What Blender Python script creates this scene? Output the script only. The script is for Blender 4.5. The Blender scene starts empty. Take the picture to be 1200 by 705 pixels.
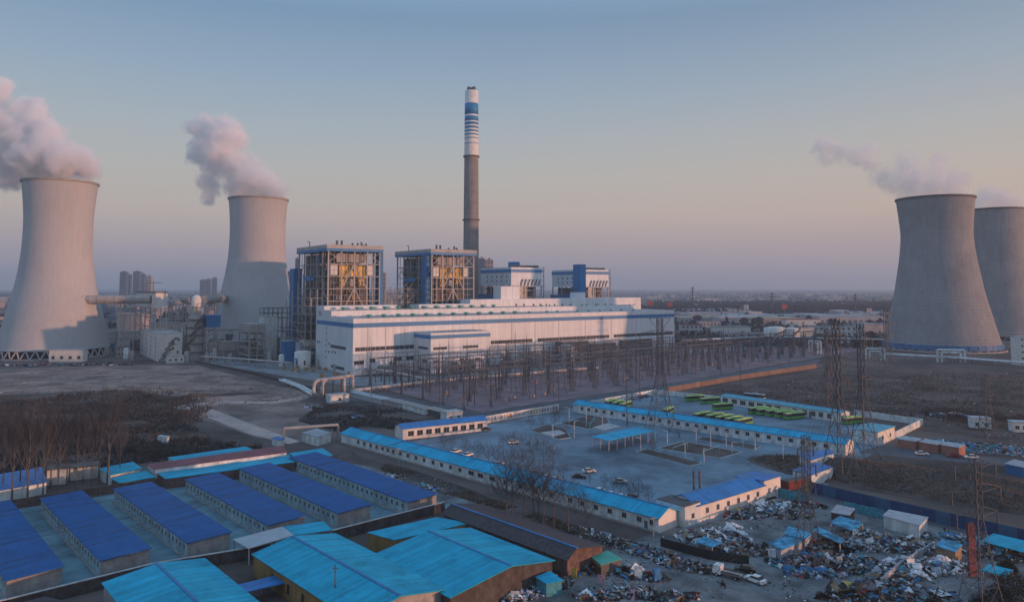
import bpy, bmesh, math, random
from mathutils import Vector, Matrix, noise
random.seed(11)
sc = bpy.context.scene
COL = sc.collection
R = math.radians

# ------------------------------------------------------------------ camera
CAM_H, F_PX, PITCH, HORIZON = 60.0, 857.0, R(4.0), 336.0
CY = HORIZON - F_PX * math.tan(PITCH)          # row of the optical axis in the 1200 x 705 photograph
cd = bpy.data.cameras.new('camera')
cam = bpy.data.objects.new('camera', cd); COL.objects.link(cam)
cam.location = (0, 0, CAM_H); cam.rotation_euler = (R(90) + PITCH, 0, 0)
cd.sensor_fit = 'HORIZONTAL'; cd.sensor_width = 36.0; cd.lens = 36.0 * F_PX / 1200.0
cd.shift_y = (CY - 352.5) / 1200.0
cd.clip_start = 0.5; cd.clip_end = 60000
sc.camera = cam

# ------------------------------------------------------------------ sky, sun, exposure
SUN_AZ, SUN_EL = 111.0, 2.6                      # clockwise from straight ahead; low evening sun on the right
w = bpy.data.worlds.new('World'); sc.world = w; w.use_nodes = True
nt = w.node_tree; nt.nodes.clear()
def N(t, **k):
    n = nt.nodes.new(t)
    for a, b in k.items(): setattr(n, a, b)
    return n
def ramp_set(r, stops):
    e = r.color_ramp.elements
    while len(e) > 1: e.remove(e[-1])
    e[0].position, e[0].color = stops[0][0], (*stops[0][1], 1)
    for p, c in stops[1:]:
        q = e.new(p); q.color = (*c, 1)
out = N('ShaderNodeOutputWorld'); bg = N('ShaderNodeBackground')
sky = N('ShaderNodeTexSky', sky_type='NISHITA'); sky.sun_disc = False
sky.sun_elevation = R(SUN_EL); sky.sun_rotation = R(SUN_AZ); sky.air_density = 1.4; sky.dust_density = 2.5; sky.ozone_density = 2.0
tc = N('ShaderNodeTexCoord'); sep = N('ShaderNodeSeparateXYZ'); nt.links.new(tc.outputs['Generated'], sep.inputs[0])
rp = N('ShaderNodeValToRGB'); nt.links.new(sep.outputs['Z'], rp.inputs[0])
SKY = [(0.0, (0.43, 0.42, 0.45)), (0.042, (0.50, 0.43, 0.455)), (0.094, (0.615, 0.53, 0.475)), (0.145, (0.56, 0.55, 0.52)), (0.20, (0.465, 0.53, 0.575)),
       (0.265, (0.347, 0.47, 0.606)), (0.348, (0.225, 0.365, 0.55)), (0.46, (0.30, 0.52, 0.81)), (0.62, (0.33, 0.58, 0.92)), (1.0, (0.33, 0.58, 0.92))]
ramp_set(rp, SKY)
# warm glow around the sun's azimuth, low over the horizon
dt = N('ShaderNodeVectorMath', operation='DOT_PRODUCT'); nt.links.new(tc.outputs['Generated'], dt.inputs[0])
dt.inputs[1].default_value = (math.sin(R(SUN_AZ)), math.cos(R(SUN_AZ)), 0.1)
gl = N('ShaderNodeMapRange'); nt.links.new(dt.outputs['Value'], gl.inputs[0])
gl.inputs[1].default_value = -0.6; gl.inputs[2].default_value = 1.0; gl.inputs[3].default_value = 0.0; gl.inputs[4].default_value = 1.0
tint = N('ShaderNodeMix', data_type='RGBA', blend_type='MULTIPLY')
nt.links.new(gl.outputs[0], tint.inputs[0]); nt.links.new(rp.outputs[0], tint.inputs[6]); tint.inputs[7].default_value = (1.20, 1.0, 0.87, 1)
nsc = N('ShaderNodeMix', data_type='RGBA', blend_type='MULTIPLY'); nsc.inputs[0].default_value = 1.0
nt.links.new(sky.outputs[0], nsc.inputs[6]); nsc.inputs[7].default_value = (0.12, 0.12, 0.12, 1)
mx = N('ShaderNodeMix', data_type='RGBA'); mx.inputs[0].default_value = 0.82
nt.links.new(nsc.outputs[2], mx.inputs[6]); nt.links.new(tint.outputs[2], mx.inputs[7])
nt.links.new(mx.outputs[2], bg.inputs[0]); bg.inputs[1].default_value = 1.0
nt.links.new(bg.outputs[0], out.inputs[0])
sl = bpy.data.lights.new('sun', 'SUN'); sun = bpy.data.objects.new('sun', sl); COL.objects.link(sun)
sl.energy = 3.9; sl.angle = R(0.6); sl.color = (1.0, 0.47, 0.26)
SUN_DIR = Vector((math.sin(R(SUN_AZ)) * math.cos(R(SUN_EL)), math.cos(R(SUN_AZ)) * math.cos(R(SUN_EL)), math.sin(R(SUN_EL))))
sun.rotation_euler = SUN_DIR.to_track_quat('Z', 'Y').to_euler()
sc.view_settings.view_transform = 'Standard'; sc.view_settings.look = 'None'
sc.view_settings.exposure = 0.0; sc.view_settings.gamma = 1.0
sc.render.engine = 'CYCLES'
cy = sc.cycles
cy.max_bounces = 9; cy.diffuse_bounces = 2; cy.glossy_bounces = 2; cy.transparent_max_bounces = 8; cy.volume_bounces = 7
cy.use_denoising = True; cy.sample_clamp_indirect = 4.0; cy.volume_step_rate = 0.35; cy.volume_max_steps = 256

# ------------------------------------------------------------------ photograph <-> world
SP, CP = math.sin(PITCH), math.cos(PITCH)
def G(px, py, z=0.0):                            # where the sight line of a pixel meets the level z
    a, b = px - 600.0, py - CY
    d = Vector((a, F_PX * CP + b * SP, F_PX * SP - b * CP))
    t = (z - CAM_H) / d.z
    return Vector((d.x * t, d.y * t, z))
def PX(p):
    x, y, z = p[0], p[1], p[2] - CAM_H
    dep = y * CP + z * SP; up = -y * SP + z * CP
    return 600 + F_PX * x / dep, CY - F_PX * up / dep
def Zat(py, p):                                  # height at which the vertical through p is seen in row py
    lo, hi = -50.0, 600.0
    for _ in range(50):
        m = (lo + hi) / 2
        if PX((p[0], p[1], m))[1] > py: lo = m
        else: hi = m
    return (lo + hi) / 2
def along(p, ang, px, z=0.0, mx=900.0):          # metres from p in direction ang until the column px is reached
    s = 1 if PX(p)[0] < px else -1
    lo, hi = 0.0, mx
    c, n = math.cos(R(ang)), math.sin(R(ang))
    for _ in range(50):
        m = (lo + hi) / 2; q = (p[0] + c * m, p[1] + n * m, z)
        if q[1] > 5 and (PX(q)[0] - px) * s < 0: lo = m
        else: hi = m
    return (lo + hi) / 2

# ------------------------------------------------------------------ materials
MATS = {}
def mat(name, c, rough=0.85, var=0.25, scale=0.4, c2=None, metal=0.0, bump=0.0, bscale=6.0, ribs=None, streak=0.0, bands=None, emit=None, spec=0.3, rng=0.18, panels=None, stain=0.0):
    if name in MATS: return MATS[name]
    m = bpy.data.materials.new(name); m.use_nodes = True; t = m.node_tree; L = t.links
    b = t.nodes['Principled BSDF']
    b.inputs['Roughness'].default_value = rough; b.inputs['Metallic'].default_value = metal; b.inputs['Specular IOR Level'].default_value = spec
    co = t.nodes.new('ShaderNodeTexCoord')
    oi = t.nodes.new('ShaderNodeObjectInfo'); mo = t.nodes.new('ShaderNodeMath'); mo.operation = 'MULTIPLY'; mo.inputs[1].default_value = 731.0; L.new(oi.outputs['Random'], mo.inputs[0])
    va = t.nodes.new('ShaderNodeVectorMath'); va.operation = 'ADD'; L.new(co.outputs['Object'], va.inputs[0]); L.new(mo.outputs[0], va.inputs[1]); OC = va.outputs[0]   # no two things share one pattern
    nz = t.nodes.new('ShaderNodeTexNoise'); nz.inputs['Scale'].default_value = scale; nz.inputs['Detail'].default_value = 6; nz.inputs['Roughness'].default_value = 0.62
    L.new(OC, nz.inputs['Vector'])
    r = t.nodes.new('ShaderNodeValToRGB'); L.new(nz.outputs['Fac'], r.inputs[0])
    a = tuple(x * (1 - var) for x in c); d = c2 if c2 else tuple(min(1, x * (1 + var)) for x in c)
    ramp_set(r, [(0.5 - rng, a), (0.5, c), (0.5 + rng, d)])
    col = r.outputs[0]
    if streak:
        mp = t.nodes.new('ShaderNodeMapping'); mp.inputs['Scale'].default_value = (1, 1, 0.04); L.new(OC, mp.inputs[0])
        n2 = t.nodes.new('ShaderNodeTexNoise'); n2.inputs['Scale'].default_value = 0.5; n2.inputs['Detail'].default_value = 5; L.new(mp.outputs[0], n2.inputs['Vector'])
        r2 = t.nodes.new('ShaderNodeValToRGB'); ramp_set(r2, [(0.35, (1 - streak,) * 3), (0.6, (1, 1, 1))]); L.new(n2.outputs['Fac'], r2.inputs[0])
        mu = t.nodes.new('ShaderNodeMix'); mu.data_type = 'RGBA'; mu.blend_type = 'MULTIPLY'; mu.inputs[0].default_value = 1
        L.new(col, mu.inputs[6]); L.new(r2.outputs[0], mu.inputs[7]); col = mu.outputs[2]
    h = None
    def mul(col, fac):
        mu = t.nodes.new('ShaderNodeMix'); mu.data_type = 'RGBA'; mu.blend_type = 'MULTIPLY'; mu.inputs[0].default_value = 1
        L.new(col, mu.inputs[6]); L.new(fac, mu.inputs[7]); return mu.outputs[2]
    if panels:                                    # (axis, metres, amount): each sheet has its own tone
        ax, per, am = panels
        sp = t.nodes.new('ShaderNodeSeparateXYZ'); L.new(co.outputs['Object'], sp.inputs[0])
        dv = t.nodes.new('ShaderNodeMath'); dv.operation = 'DIVIDE'; L.new(sp.outputs[ax], dv.inputs[0]); dv.inputs[1].default_value = per
        fl = t.nodes.new('ShaderNodeMath'); fl.operation = 'FLOOR'; L.new(dv.outputs[0], fl.inputs[0]); fo = t.nodes.new('ShaderNodeMath'); L.new(fl.outputs[0], fo.inputs[0]); L.new(mo.outputs[0], fo.inputs[1]); fl = fo
        wn_ = t.nodes.new('ShaderNodeTexWhiteNoise'); wn_.noise_dimensions = '1D'; L.new(fl.outputs[0], wn_.inputs['W'])
        mr = t.nodes.new('ShaderNodeMapRange'); L.new(wn_.outputs['Value'], mr.inputs[0]); mr.inputs[3].default_value = 1 - am; mr.inputs[4].default_value = 1 + am
        col = mul(col, mr.outputs[0])
    if stain:                                     # dirt and faded patches with a shape of their own
        n4 = t.nodes.new('ShaderNodeTexNoise'); n4.inputs['Scale'].default_value = 0.17; n4.inputs['Detail'].default_value = 8; n4.inputs['Roughness'].default_value = 0.7; n4.inputs['Distortion'].default_value = 0.3
        L.new(OC, n4.inputs['Vector']); r4 = t.nodes.new('ShaderNodeValToRGB'); ramp_set(r4, [(0.30, (1 - stain,) * 3), (0.46, (1, 1, 1)), (0.60, (1, 1, 1)), (0.72, (1 + stain * 0.5,) * 3)]); L.new(n4.outputs['Fac'], r4.inputs[0])
        col = mul(col, r4.outputs[0])
    if bands:                                     # (axis, metres, strength): casting joints or sheet laps
        ax, per, st = bands
        sp = t.nodes.new('ShaderNodeSeparateXYZ'); L.new(co.outputs['Object'], sp.inputs[0])
        q = t.nodes.new('ShaderNodeMath'); q.operation = 'PINGPONG'; L.new(sp.outputs[ax], q.inputs[0]); q.inputs[1].default_value = per / 2
        mr = t.nodes.new('ShaderNodeMapRange'); L.new(q.outputs[0], mr.inputs[0]); mr.inputs[1].default_value = 0; mr.inputs[2].default_value = per * 0.09; mr.inputs[3].default_value = 1 - st; mr.inputs[4].default_value = 1
        mu = t.nodes.new('ShaderNodeMix'); mu.data_type = 'RGBA'; mu.blend_type = 'MULTIPLY'; mu.inputs[0].default_value = 1
        L.new(col, mu.inputs[6]); L.new(mr.outputs[0], mu.inputs[7]); col = mu.outputs[2]
    if ribs:                                      # (axis, metres, height): folded sheet metal
        ax, per, st = ribs
        sp = t.nodes.new('ShaderNodeSeparateXYZ'); L.new(co.outputs['Object'], sp.inputs[0])
        q = t.nodes.new('ShaderNodeMath'); q.operation = 'PINGPONG'; L.new(sp.outputs[ax], q.inputs[0]); q.inputs[1].default_value = per / 2
        h = t.nodes.new('ShaderNodeBump'); h.inputs['Strength'].default_value = st; h.inputs['Distance'].default_value = 0.08; L.new(q.outputs[0], h.inputs['Height'])
    if bump:
        n3 = t.nodes.new('ShaderNodeTexNoise'); n3.inputs['Scale'].default_value = bscale; n3.inputs['Detail'].default_value = 6; L.new(co.outputs['Object'], n3.inputs['Vector'])
        hb = t.nodes.new('ShaderNodeBump'); hb.inputs['Strength'].default_value = bump; hb.inputs['Distance'].default_value = 0.3; L.new(n3.outputs['Fac'], hb.inputs['Height'])
        if h: L.new(h.outputs[0], hb.inputs['Normal'])
        h = hb
    if h: L.new(h.outputs[0], b.inputs['Normal'])
    L.new(col, b.inputs['Base Color'])
    if emit: b.inputs['Emission Color'].default_value = (*emit[0], 1); b.inputs['Emission Strength'].default_value = emit[1]
    MATS[name] = m
    return m
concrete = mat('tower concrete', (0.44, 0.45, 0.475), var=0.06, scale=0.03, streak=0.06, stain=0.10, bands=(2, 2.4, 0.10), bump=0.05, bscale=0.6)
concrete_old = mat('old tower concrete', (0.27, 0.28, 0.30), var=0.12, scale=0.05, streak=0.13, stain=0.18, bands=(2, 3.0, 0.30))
grey_concrete = mat('grey concrete', (0.34, 0.33, 0.32), var=0.2, scale=0.3, streak=0.15)
stack_concrete = mat('chimney concrete', (0.26, 0.24, 0.23), var=0.15, scale=0.1, streak=0.2, bands=(2, 5.0, 0.12))
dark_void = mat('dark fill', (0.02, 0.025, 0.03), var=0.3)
white_panel = mat('white cladding', (0.70, 0.74, 0.78), rough=0.6, var=0.05, scale=0.06, streak=0.12, bands=(0, 6.0, 0.10), panels=(0, 6.0, 0.05), stain=0.08, ribs=(0, 0.9, 0.25))
white_paint = mat('white paint', (0.66, 0.65, 0.63), rough=0.7, var=0.09, scale=0.3, streak=0.12)
white_wash = mat('stained whitewash', (0.62, 0.68, 0.70), rough=0.85, var=0.22, scale=0.35, streak=0.25)
blue_stripe = mat('blue trim', (0.025, 0.19, 0.42), rough=0.5, var=0.12)
blue_steel = mat('blue cladding', (0.02, 0.16, 0.38), rough=0.55, var=0.15, scale=0.1, ribs=(0, 0.8, 0.3))
steel_grey = mat('grey steelwork', (0.30, 0.29, 0.28), rough=0.7, var=0.2, scale=0.2)
steel_light = mat('light steelwork', (0.38, 0.36, 0.35), rough=0.65, var=0.2, scale=0.2)
steel_dark = mat('dark steelwork', (0.10, 0.10, 0.105), rough=0.7, var=0.3, scale=0.3)
galv = mat('galvanised lattice', (0.068, 0.082, 0.10), rough=0.6, var=0.25, scale=0.3)
wire_dark = mat('dark conductor', (0.03, 0.032, 0.035), rough=0.6, var=0.2)
sunglow_clad = mat('yellow boiler cladding with painted sun glow', (0.72, 0.46, 0.11), rough=0.6, var=0.35, scale=0.25, metal=0.0, bands=(2, 4.0, 0.3))  # yellowish metal, with the gold glow of low sun put into its colour
rust_clad = mat('brown boiler casing', (0.12, 0.10, 0.085), rough=0.7, var=0.4, scale=0.2)
pale_roof = mat('pale flat roof', (0.42, 0.42, 0.43), var=0.15, scale=0.15)
vent_green = mat('green roof vent', (0.05, 0.34, 0.27), rough=0.5, var=0.15)
glass = mat('window glass', (0.025, 0.03, 0.035), rough=0.15, var=0.3, scale=0.5, spec=0.5)
hall_glass = mat('hall window glass', (0.035, 0.045, 0.06), rough=0.6, var=0.5, scale=0.25, spec=0.2)
switch_steel = mat('weathered switchyard steel', (0.085, 0.105, 0.13), rough=0.8, var=0.25, scale=0.3)
insul = mat('grey-brown porcelain', (0.075, 0.08, 0.09), rough=0.5, var=0.3, scale=0.5)
frame_grey = mat('window frame', (0.34, 0.36, 0.38), var=0.1)
frame_white = mat('white window frame', (0.6, 0.6, 0.6), var=0.08)
roof_royal = mat('royal blue roof sheet', (0.016, 0.095, 0.28), rough=0.6, spec=0.15, var=0.14, scale=0.25, ribs=(0, 1.0, 0.5), bands=(1, 2.6, 0.10), panels=(0, 1.0, 0.09), stain=0.35)
roof_blue = mat('blue roof sheet', (0.025, 0.17, 0.46), rough=0.5, panels=(0, 0.9, 0.1), stain=0.3, var=0.16, scale=0.18, ribs=(0, 0.8, 0.5), bands=(0, 6.0, 0.16))
roof_azure = mat('azure roof sheet', (0.018, 0.37, 0.60), rough=0.6, spec=0.12, var=0.14, scale=0.18, ribs=(0, 0.8, 0.5), panels=(0, 0.9, 0.1), stain=0.35, bands=(0, 6.0, 0.14))
roof_teal = mat('turquoise roof sheet', (0.018, 0.355, 0.53), rough=0.65, spec=0.12, var=0.15, scale=0.22, ribs=(0, 0.8, 0.5), panels=(0, 0.9, 0.12), stain=0.3, bands=(0, 4.5, 0.16), bump=0.08, bscale=0.5)
roof_pale_teal = mat('faded turquoise sheet', (0.1, 0.36, 0.46), rough=0.6, var=0.2, scale=0.3, ribs=(0, 0.8, 0.5))
roof_ridge = mat('ridge capping', (0.025, 0.16, 0.36), rough=0.5, var=0.2)
roof_red = mat('dull red roof sheet', (0.21, 0.075, 0.085), rough=0.7, var=0.25, scale=0.3, ribs=(0, 0.8, 0.6))
roof_grey = mat('dark grey tile roof', (0.075, 0.065, 0.072), rough=0.9, var=0.3, scale=1.2, ribs=(0, 0.5, 0.7), bands=(1, 0.6, 0.2))
roof_light = mat('light grey sheet', (0.36, 0.40, 0.44), rough=0.6, var=0.15, scale=0.5, ribs=(0, 0.8, 0.4))
shed_wall = mat('grey-green render', (0.34, 0.47, 0.51), rough=0.9, var=0.22, scale=0.5, streak=0.35)
block_wall = mat('concrete block end wall', (0.33, 0.32, 0.32), rough=0.9, var=0.22, scale=0.6, bands=(2, 0.8, 0.14), streak=0.2)
brick = mat('red-brown brick', (0.15, 0.10, 0.09), rough=0.95, var=0.35, scale=0.9, bands=(2, 0.4, 0.15), streak=0.25)
brick_dark = mat('dark brick', (0.085, 0.075, 0.075), rough=0.95, var=0.35, scale=0.7, streak=0.3)
coping = mat('pale coping', (0.42, 0.42, 0.43), var=0.25, scale=0.8)
yellow_wall = mat('ochre wall', (0.30, 0.20, 0.08), rough=0.9, var=0.2, scale=0.5, streak=0.25)
orange_wall = mat('orange brick wall', (0.21, 0.15, 0.125), rough=0.9, var=0.22, scale=0.15, streak=0.1)
red_paint = mat('red paint', (0.30, 0.03, 0.03), rough=0.55, var=0.2)
bark = mat('grey bark', (0.10, 0.10, 0.102), rough=0.95, var=0.3, scale=1.5)
twig = mat('bare twigs', (0.078, 0.082, 0.088), rough=0.95, var=0.3, scale=0.8)
tyre = mat('tyre rubber', (0.015, 0.015, 0.016), var=0.2)
# ground covers
apron_grey = mat('apron paving', (0.21, 0.23, 0.25), rough=0.9, var=0.3, scale=0.1)
earth = mat('bare winter earth', (0.105, 0.086, 0.08), rough=1, rng=0.13, var=0.5, scale=0.018, bump=0.5, bscale=0.25)
dry_grass = mat('dry grass', (0.09, 0.073, 0.067), rough=1, var=0.55, scale=0.05, bump=0.7, bscale=0.7)
scrub_soil = mat('dark scrub soil', (0.085, 0.062, 0.056), rough=1, var=0.5, scale=0.08, bump=0.8, bscale=0.5)
pale_dirt = mat('pale trodden dirt', (0.255, 0.185, 0.16), rough=1, rng=0.10, stain=0.25, var=0.35, scale=0.06, bump=0.4, bscale=0.4)
track_dirt = mat('pale track dirt', (0.42, 0.34, 0.31), rough=1, var=0.25, scale=0.1, bump=0.4, bscale=0.4)
furrow = mat('brown field soil', (0.20, 0.155, 0.14), rough=1, rng=0.12, var=0.4, scale=0.05, bump=0.5, bscale=0.4)
yard_concrete = mat('yard concrete', (0.125, 0.235, 0.285), rough=0.8, stain=0.4, var=0.35, scale=0.13, bump=0.1, bscale=1.0)
asphalt = mat('asphalt', (0.085, 0.10, 0.12), rough=0.85, var=0.35, scale=0.06, bump=0.15, bscale=1.5)
depot_slab = mat('depot concrete', (0.135, 0.205, 0.265), rough=0.7, rng=0.13, var=0.4, stain=0.35, bands=(1, 5.0, 0.12), scale=0.045, bump=0.1, bscale=1.0)
switch_gravel = mat('reddish switchyard gravel', (0.22, 0.16, 0.178), rough=1, var=0.3, scale=0.06, bump=0.4, bscale=1.2)
lane_dirt = mat('dusty lane', (0.155, 0.17, 0.18), rough=1, rng=0.12, var=0.4, stain=0.3, scale=0.12, bump=0.5, bscale=0.6)

# ------------------------------------------------------------------ mesh helpers
class MB:
    def __init__(s): s.v = []; s.f = []; s.m = []
    def poly(s, pts, mi=0):
        n = len(s.v); s.v += [tuple(p) for p in pts]; s.f.append(tuple(range(n, n + len(pts)))); s.m.append(mi)
    def hexa(s, b, t, mi=0):                      # bottom and top rings (counter-clockwise from above)
        n = len(s.v); k = len(b); s.v += [tuple(p) for p in b] + [tuple(p) for p in t]
        s.f.append(tuple(n + i for i in reversed(range(k)))); s.f.append(tuple(n + k + i for i in range(k)))
        for i in range(k):
            j = (i + 1) % k; s.f.append((n + i, n + j, n + k + j, n + k + i))
        s.m += [mi] * (k + 2)
    def box(s, x0, x1, y0, y1, z0, z1, mi=0):
        q = [(x0, y0), (x1, y0), (x1, y1), (x0, y1)]
        s.hexa([(x, y, z0) for x, y in q], [(x, y, z1) for x, y in q], mi)
    def rbox(s, c, sx, sy, sz, M, mi=0):          # box of full sizes, turned by matrix M, centre c
        n = len(s.v); c = Vector(c)
        for z in (-1, 1):
            for x, y in ((-1, -1), (1, -1), (1, 1), (-1, 1)):
                s.v.append(tuple(c + M @ Vector((x * sx / 2, y * sy / 2, z * sz / 2))))
        for q in ((3, 2, 1, 0), (4, 5, 6, 7), (0, 1, 5, 4), (1, 2, 6, 5), (2, 3, 7, 6), (3, 0, 4, 7)): s.f.append(tuple(n + i for i in q)); s.m.append(mi)
    def tube(s, p, q, r, r2=None, n=4, mi=0, caps=True):
        p, q = Vector(p), Vector(q); d = q - p
        if d.length < 1e-6: return
        d.normalize(); a = d.cross(Vector((0, 0, 1)) if abs(d.z) < 0.9 else Vector((1, 0, 0))).normalized(); b = d.cross(a)
        r2 = r if r2 is None else r2; k = len(s.v)
        for c, rr in ((p, r), (q, r2)):
            for i in range(n):
                t = 2 * math.pi * (i + 0.5) / n; s.v.append(tuple(c + a * (rr * math.cos(t)) + b * (rr * math.sin(t))))
        for i in range(n):
            j = (i + 1) % n; s.f.append((k + j, k + i, k + n + i, k + n + j)); s.m.append(mi)
        if caps:
            s.f.append(tuple(k + i for i in range(n))); s.f.append(tuple(k + n + i for i in reversed(range(n)))); s.m += [mi, mi]
    def path(s, pts, r, n=6, mi=0):
        for a, b in zip(pts, pts[1:]): s.tube(a, b, r, n=n, mi=mi, caps=True)
    def lathe(s, prof, n=48, c=(0, 0, 0), mi=0, cap=False):
        k = len(s.v)
        for z, r in prof:
            for i in range(n):
                t = 2 * math.pi * i / n; s.v.append((c[0] + r * math.cos(t), c[1] + r * math.sin(t), c[2] + z))
        for j in range(len(prof) - 1):
            for i in range(n):
                e = (i + 1) % n; s.f.append((k + j * n + i, k + j * n + e, k + (j + 1) * n + e, k + (j + 1) * n + i)); s.m.append(mi)
        if cap:
            s.f.append(tuple(k + (len(prof) - 1) * n + i for i in range(n))); s.m.append(mi)
            s.f.append(tuple(k + i for i in reversed(range(n)))); s.m.append(mi)
    def mesh(s, name, mats, smooth=False):
        me = bpy.data.meshes.new(name); me.from_pydata(s.v, [], s.f)
        for m in (mats if isinstance(mats, (list, tuple)) else [mats]): me.materials.append(m)
        if len(me.materials) > 1: me.polygons.foreach_set('material_index', s.m)
        if smooth: me.polygons.foreach_set('use_smooth', [True] * len(me.polygons))
        me.update(); return me
    def build(s, name, mats, parent=None, smooth=False): return ob(name, s.mesh(name, mats, smooth), parent)
def ob(name, me, parent=None, loc=None, rz=0.0):
    o = bpy.data.objects.new(name, me); COL.objects.link(o); o.parent = parent
    if loc is not None: o.location = loc
    if rz: o.rotation_euler = (0, 0, rz)
    return o
def tag(o, label=None, cat=None, group=None, kind=None):
    if label: o['label'] = label
    if cat: o['category'] = cat
    if group: o['group'] = group
    if kind: o['kind'] = kind
    return o
def thing(name, label, cat, loc=(0, 0, 0), rz=0.0, group=None):
    return tag(ob(name, None, None, loc, rz), label, cat, group)
def dup(root, loc, rz, label=None, group=None, scale=None):
    r = root.copy(); COL.objects.link(r); r.location = loc; r.rotation_euler = (0, 0, rz)
    if scale: r.scale = scale if isinstance(scale, (tuple, list)) else (scale,) * 3
    if label: r['label'] = label
    if group: r['group'] = group
    for ch in root.children:
        c = ch.copy(); COL.objects.link(c); c.parent = r
        for g in ch.children:
            d = g.copy(); COL.objects.link(d); d.parent = c
    return r
_unit = {}
def bar(parent, name, p, q, wd, m, hd=None):      # one straight member as an object of its own; all share one mesh per material
    key = m.name
    if key not in _unit:
        b = MB(); b.box(-0.5, 0.5, -0.5, 0.5, 0, 1); _unit[key] = b.mesh('bar ' + key, m)
    p, q = Vector(p), Vector(q); d = q - p
    o = ob(name, _unit[key], parent, p)
    o.rotation_euler = d.to_track_quat('Z', 'Y').to_euler(); o.scale = (wd, hd or wd, d.length)
    return o
_wm = {}
def window(parent, x, y, z, wd, ht, rz=0.0, fm=frame_grey, gm=glass, mull=1, name='window', proud=0.06):
    key = (round(wd, 2), round(ht, 2), fm.name, gm.name, mull)
    if key not in _wm:
        b = MB(); t = min(0.12, wd * 0.09)
        b.box(-wd/2, -wd/2 + t, -proud, 0.02, -ht/2, ht/2); b.box(wd/2 - t, wd/2, -proud, 0.02, -ht/2, ht/2)
        b.box(-wd/2 + t, wd/2 - t, -proud, 0.02, ht/2 - t, ht/2); b.box(-wd/2 - 0.05, wd/2 + 0.05, -proud - 0.06, 0.02, -ht/2 - t, -ht/2 - 0.002)
        for i in range(mull):
            xx = -wd/2 + wd * (i + 1) / (mull + 1); b.box(xx - t * 0.3, xx + t * 0.3, -proud * 0.9, 0.02, -ht/2 + 0.01, ht/2 - t - 0.01)
        g = MB(); g.box(-wd/2 + t * 0.98, wd/2 - t * 0.98, -0.025, 0.01, -ht/2, ht/2 - t * 0.98)
        _wm[key] = (b.mesh('window frame', fm), g.mesh('pane', gm))
    o = ob(name, _wm[key][0], parent, (x, y, z), rz); ob('pane', _wm[key][1], o)
    return o
LEN = {}
def ang_of(p, q): return math.atan2(q[1] - p[1], q[0] - p[0])
SHEETS = 0
def sheet(name, pix, m, z, label=None, kind='structure', world=None):   # flat ground cover given by its outline
    global SHEETS
    if z < 0.1: SHEETS += 1; z = 0.004 * SHEETS            # every cover 4 mm above the one before
    b = MB(); pts = world or [G(x, y, 0) for x, y in pix]
    b.poly([(p[0], p[1], z) for p in pts]); o = b.build(name, m)
    bm = bmesh.new(); bm.from_mesh(o.data); bmesh.ops.recalc_face_normals(bm, faces=bm.faces)
    for f_ in bm.faces:
        if f_.normal.z < 0: f_.normal_flip()
    bm.to_mesh(o.data); bm.free()
    o['kind'] = kind
    if label: o['label'] = label
    return o
def gable(name, label, p0, p1, depth, h, rise, wall, roof, cat='building', ridge=0.5, over=0.4, group=None, wins=None, ridge_cap=True, back_h=None, roof_t=0.18, end=None):
    """p0 > p1 is the foot of the wall towards the camera; ridge is the ridge's share of the depth (1 = lean-to roof)."""
    rz = ang_of(p0, p1); L = math.hypot(p1[0] - p0[0], p1[1] - p0[1])
    t = thing(name, label, cat, (p0[0], p0[1], 0), rz, group)
    bh = h if back_h is None else back_h; yr = depth * ridge
    prof = [(0, 0), (depth, 0), (depth, bh)] + ([(yr, h + rise)] if ridge < 0.999 else []) + [(0, h)]
    b = MB(); n = len(prof)
    b.v = [(0, y, z) for y, z in prof] + [(L, y, z) for y, z in prof]
    b.f = [tuple(range(n)), tuple(reversed(range(n, 2 * n)))] + [((i + 1) % n, i, n + i, n + (i + 1) % n) for i in range(n)]
    b.m = [1, 1] + [0] * n
    b.build('wall', [wall, end or wall], t)
    def slope(y0, z0, y1, z1):
        b = MB(); d = Vector((0, y1 - y0, z1 - z0)).normalized(); nn = Vector((0, -d.z, d.y))
        a0 = Vector((0, y0, z0)) + nn * 0.01; a1 = Vector((0, y1, z1)) + nn * 0.01
        A = [Vector((x, a.y, a.z)) for x, a in ((-over, a0), (L + over, a0), (L + over, a1), (-over, a1))]
        b.hexa(A, [p + nn * roof_t for p in A]); return b
    if ridge < 0.999:
        e = rise / max(yr, 0.1) * over
        slope(-over, h - e, yr, h + rise).build('roof', roof, t)
        e2 = (h + rise - bh) / max(depth - yr, 0.1) * over
        slope(yr, h + rise, depth + over, bh - e2).build('roof', roof, t)
        if ridge_cap:
            b = MB(); b.box(-over, L + over, yr - 0.3, yr + 0.3, h + rise + roof_t * 0.7, h + rise + roof_t + 0.1); b.build('ridge_cap', roof_ridge, t)
    else:
        sl_ = (bh - h) / depth
        slope(-over, h - sl_ * over, depth + over, bh + sl_ * over).build('roof', roof, t)
    for (n_, x0, x1, z, wd, ht) in (wins or []):
        for i in range(n_):
            window(t, x0 + (x1 - x0) * (i + 0.5) / n_ if n_ else x0, -0.005, z, wd, ht)
    LEN[t.name] = L
    return t
# ================================================================== SETTING: ground, roads, yards
C0 = G(413, 440); HALL_H = Zat(373.5, C0); C1 = G(790, 363.4, HALL_H)
HA = ang_of(C0, C1); HALL_L = math.hypot(C1.x - C0.x, C1.y - C0.y); HAD = math.degrees(HA)
U = Vector((math.cos(HA), math.sin(HA), 0)); V = Vector((-math.sin(HA), math.cos(HA), 0))
def UV(a, b, z=0.0): return Vector((C0.x, C0.y, 0)) + U * a + V * b + Vector((0, 0, z))
def a_at(px, b, z=0.0): return along(UV(-250, b, z), HAD, px, z, 1500) - 250
def b_at(px, a, z=0.0): return along(UV(a, -100, z), HAD + 90, px, z, 900) - 100

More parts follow.
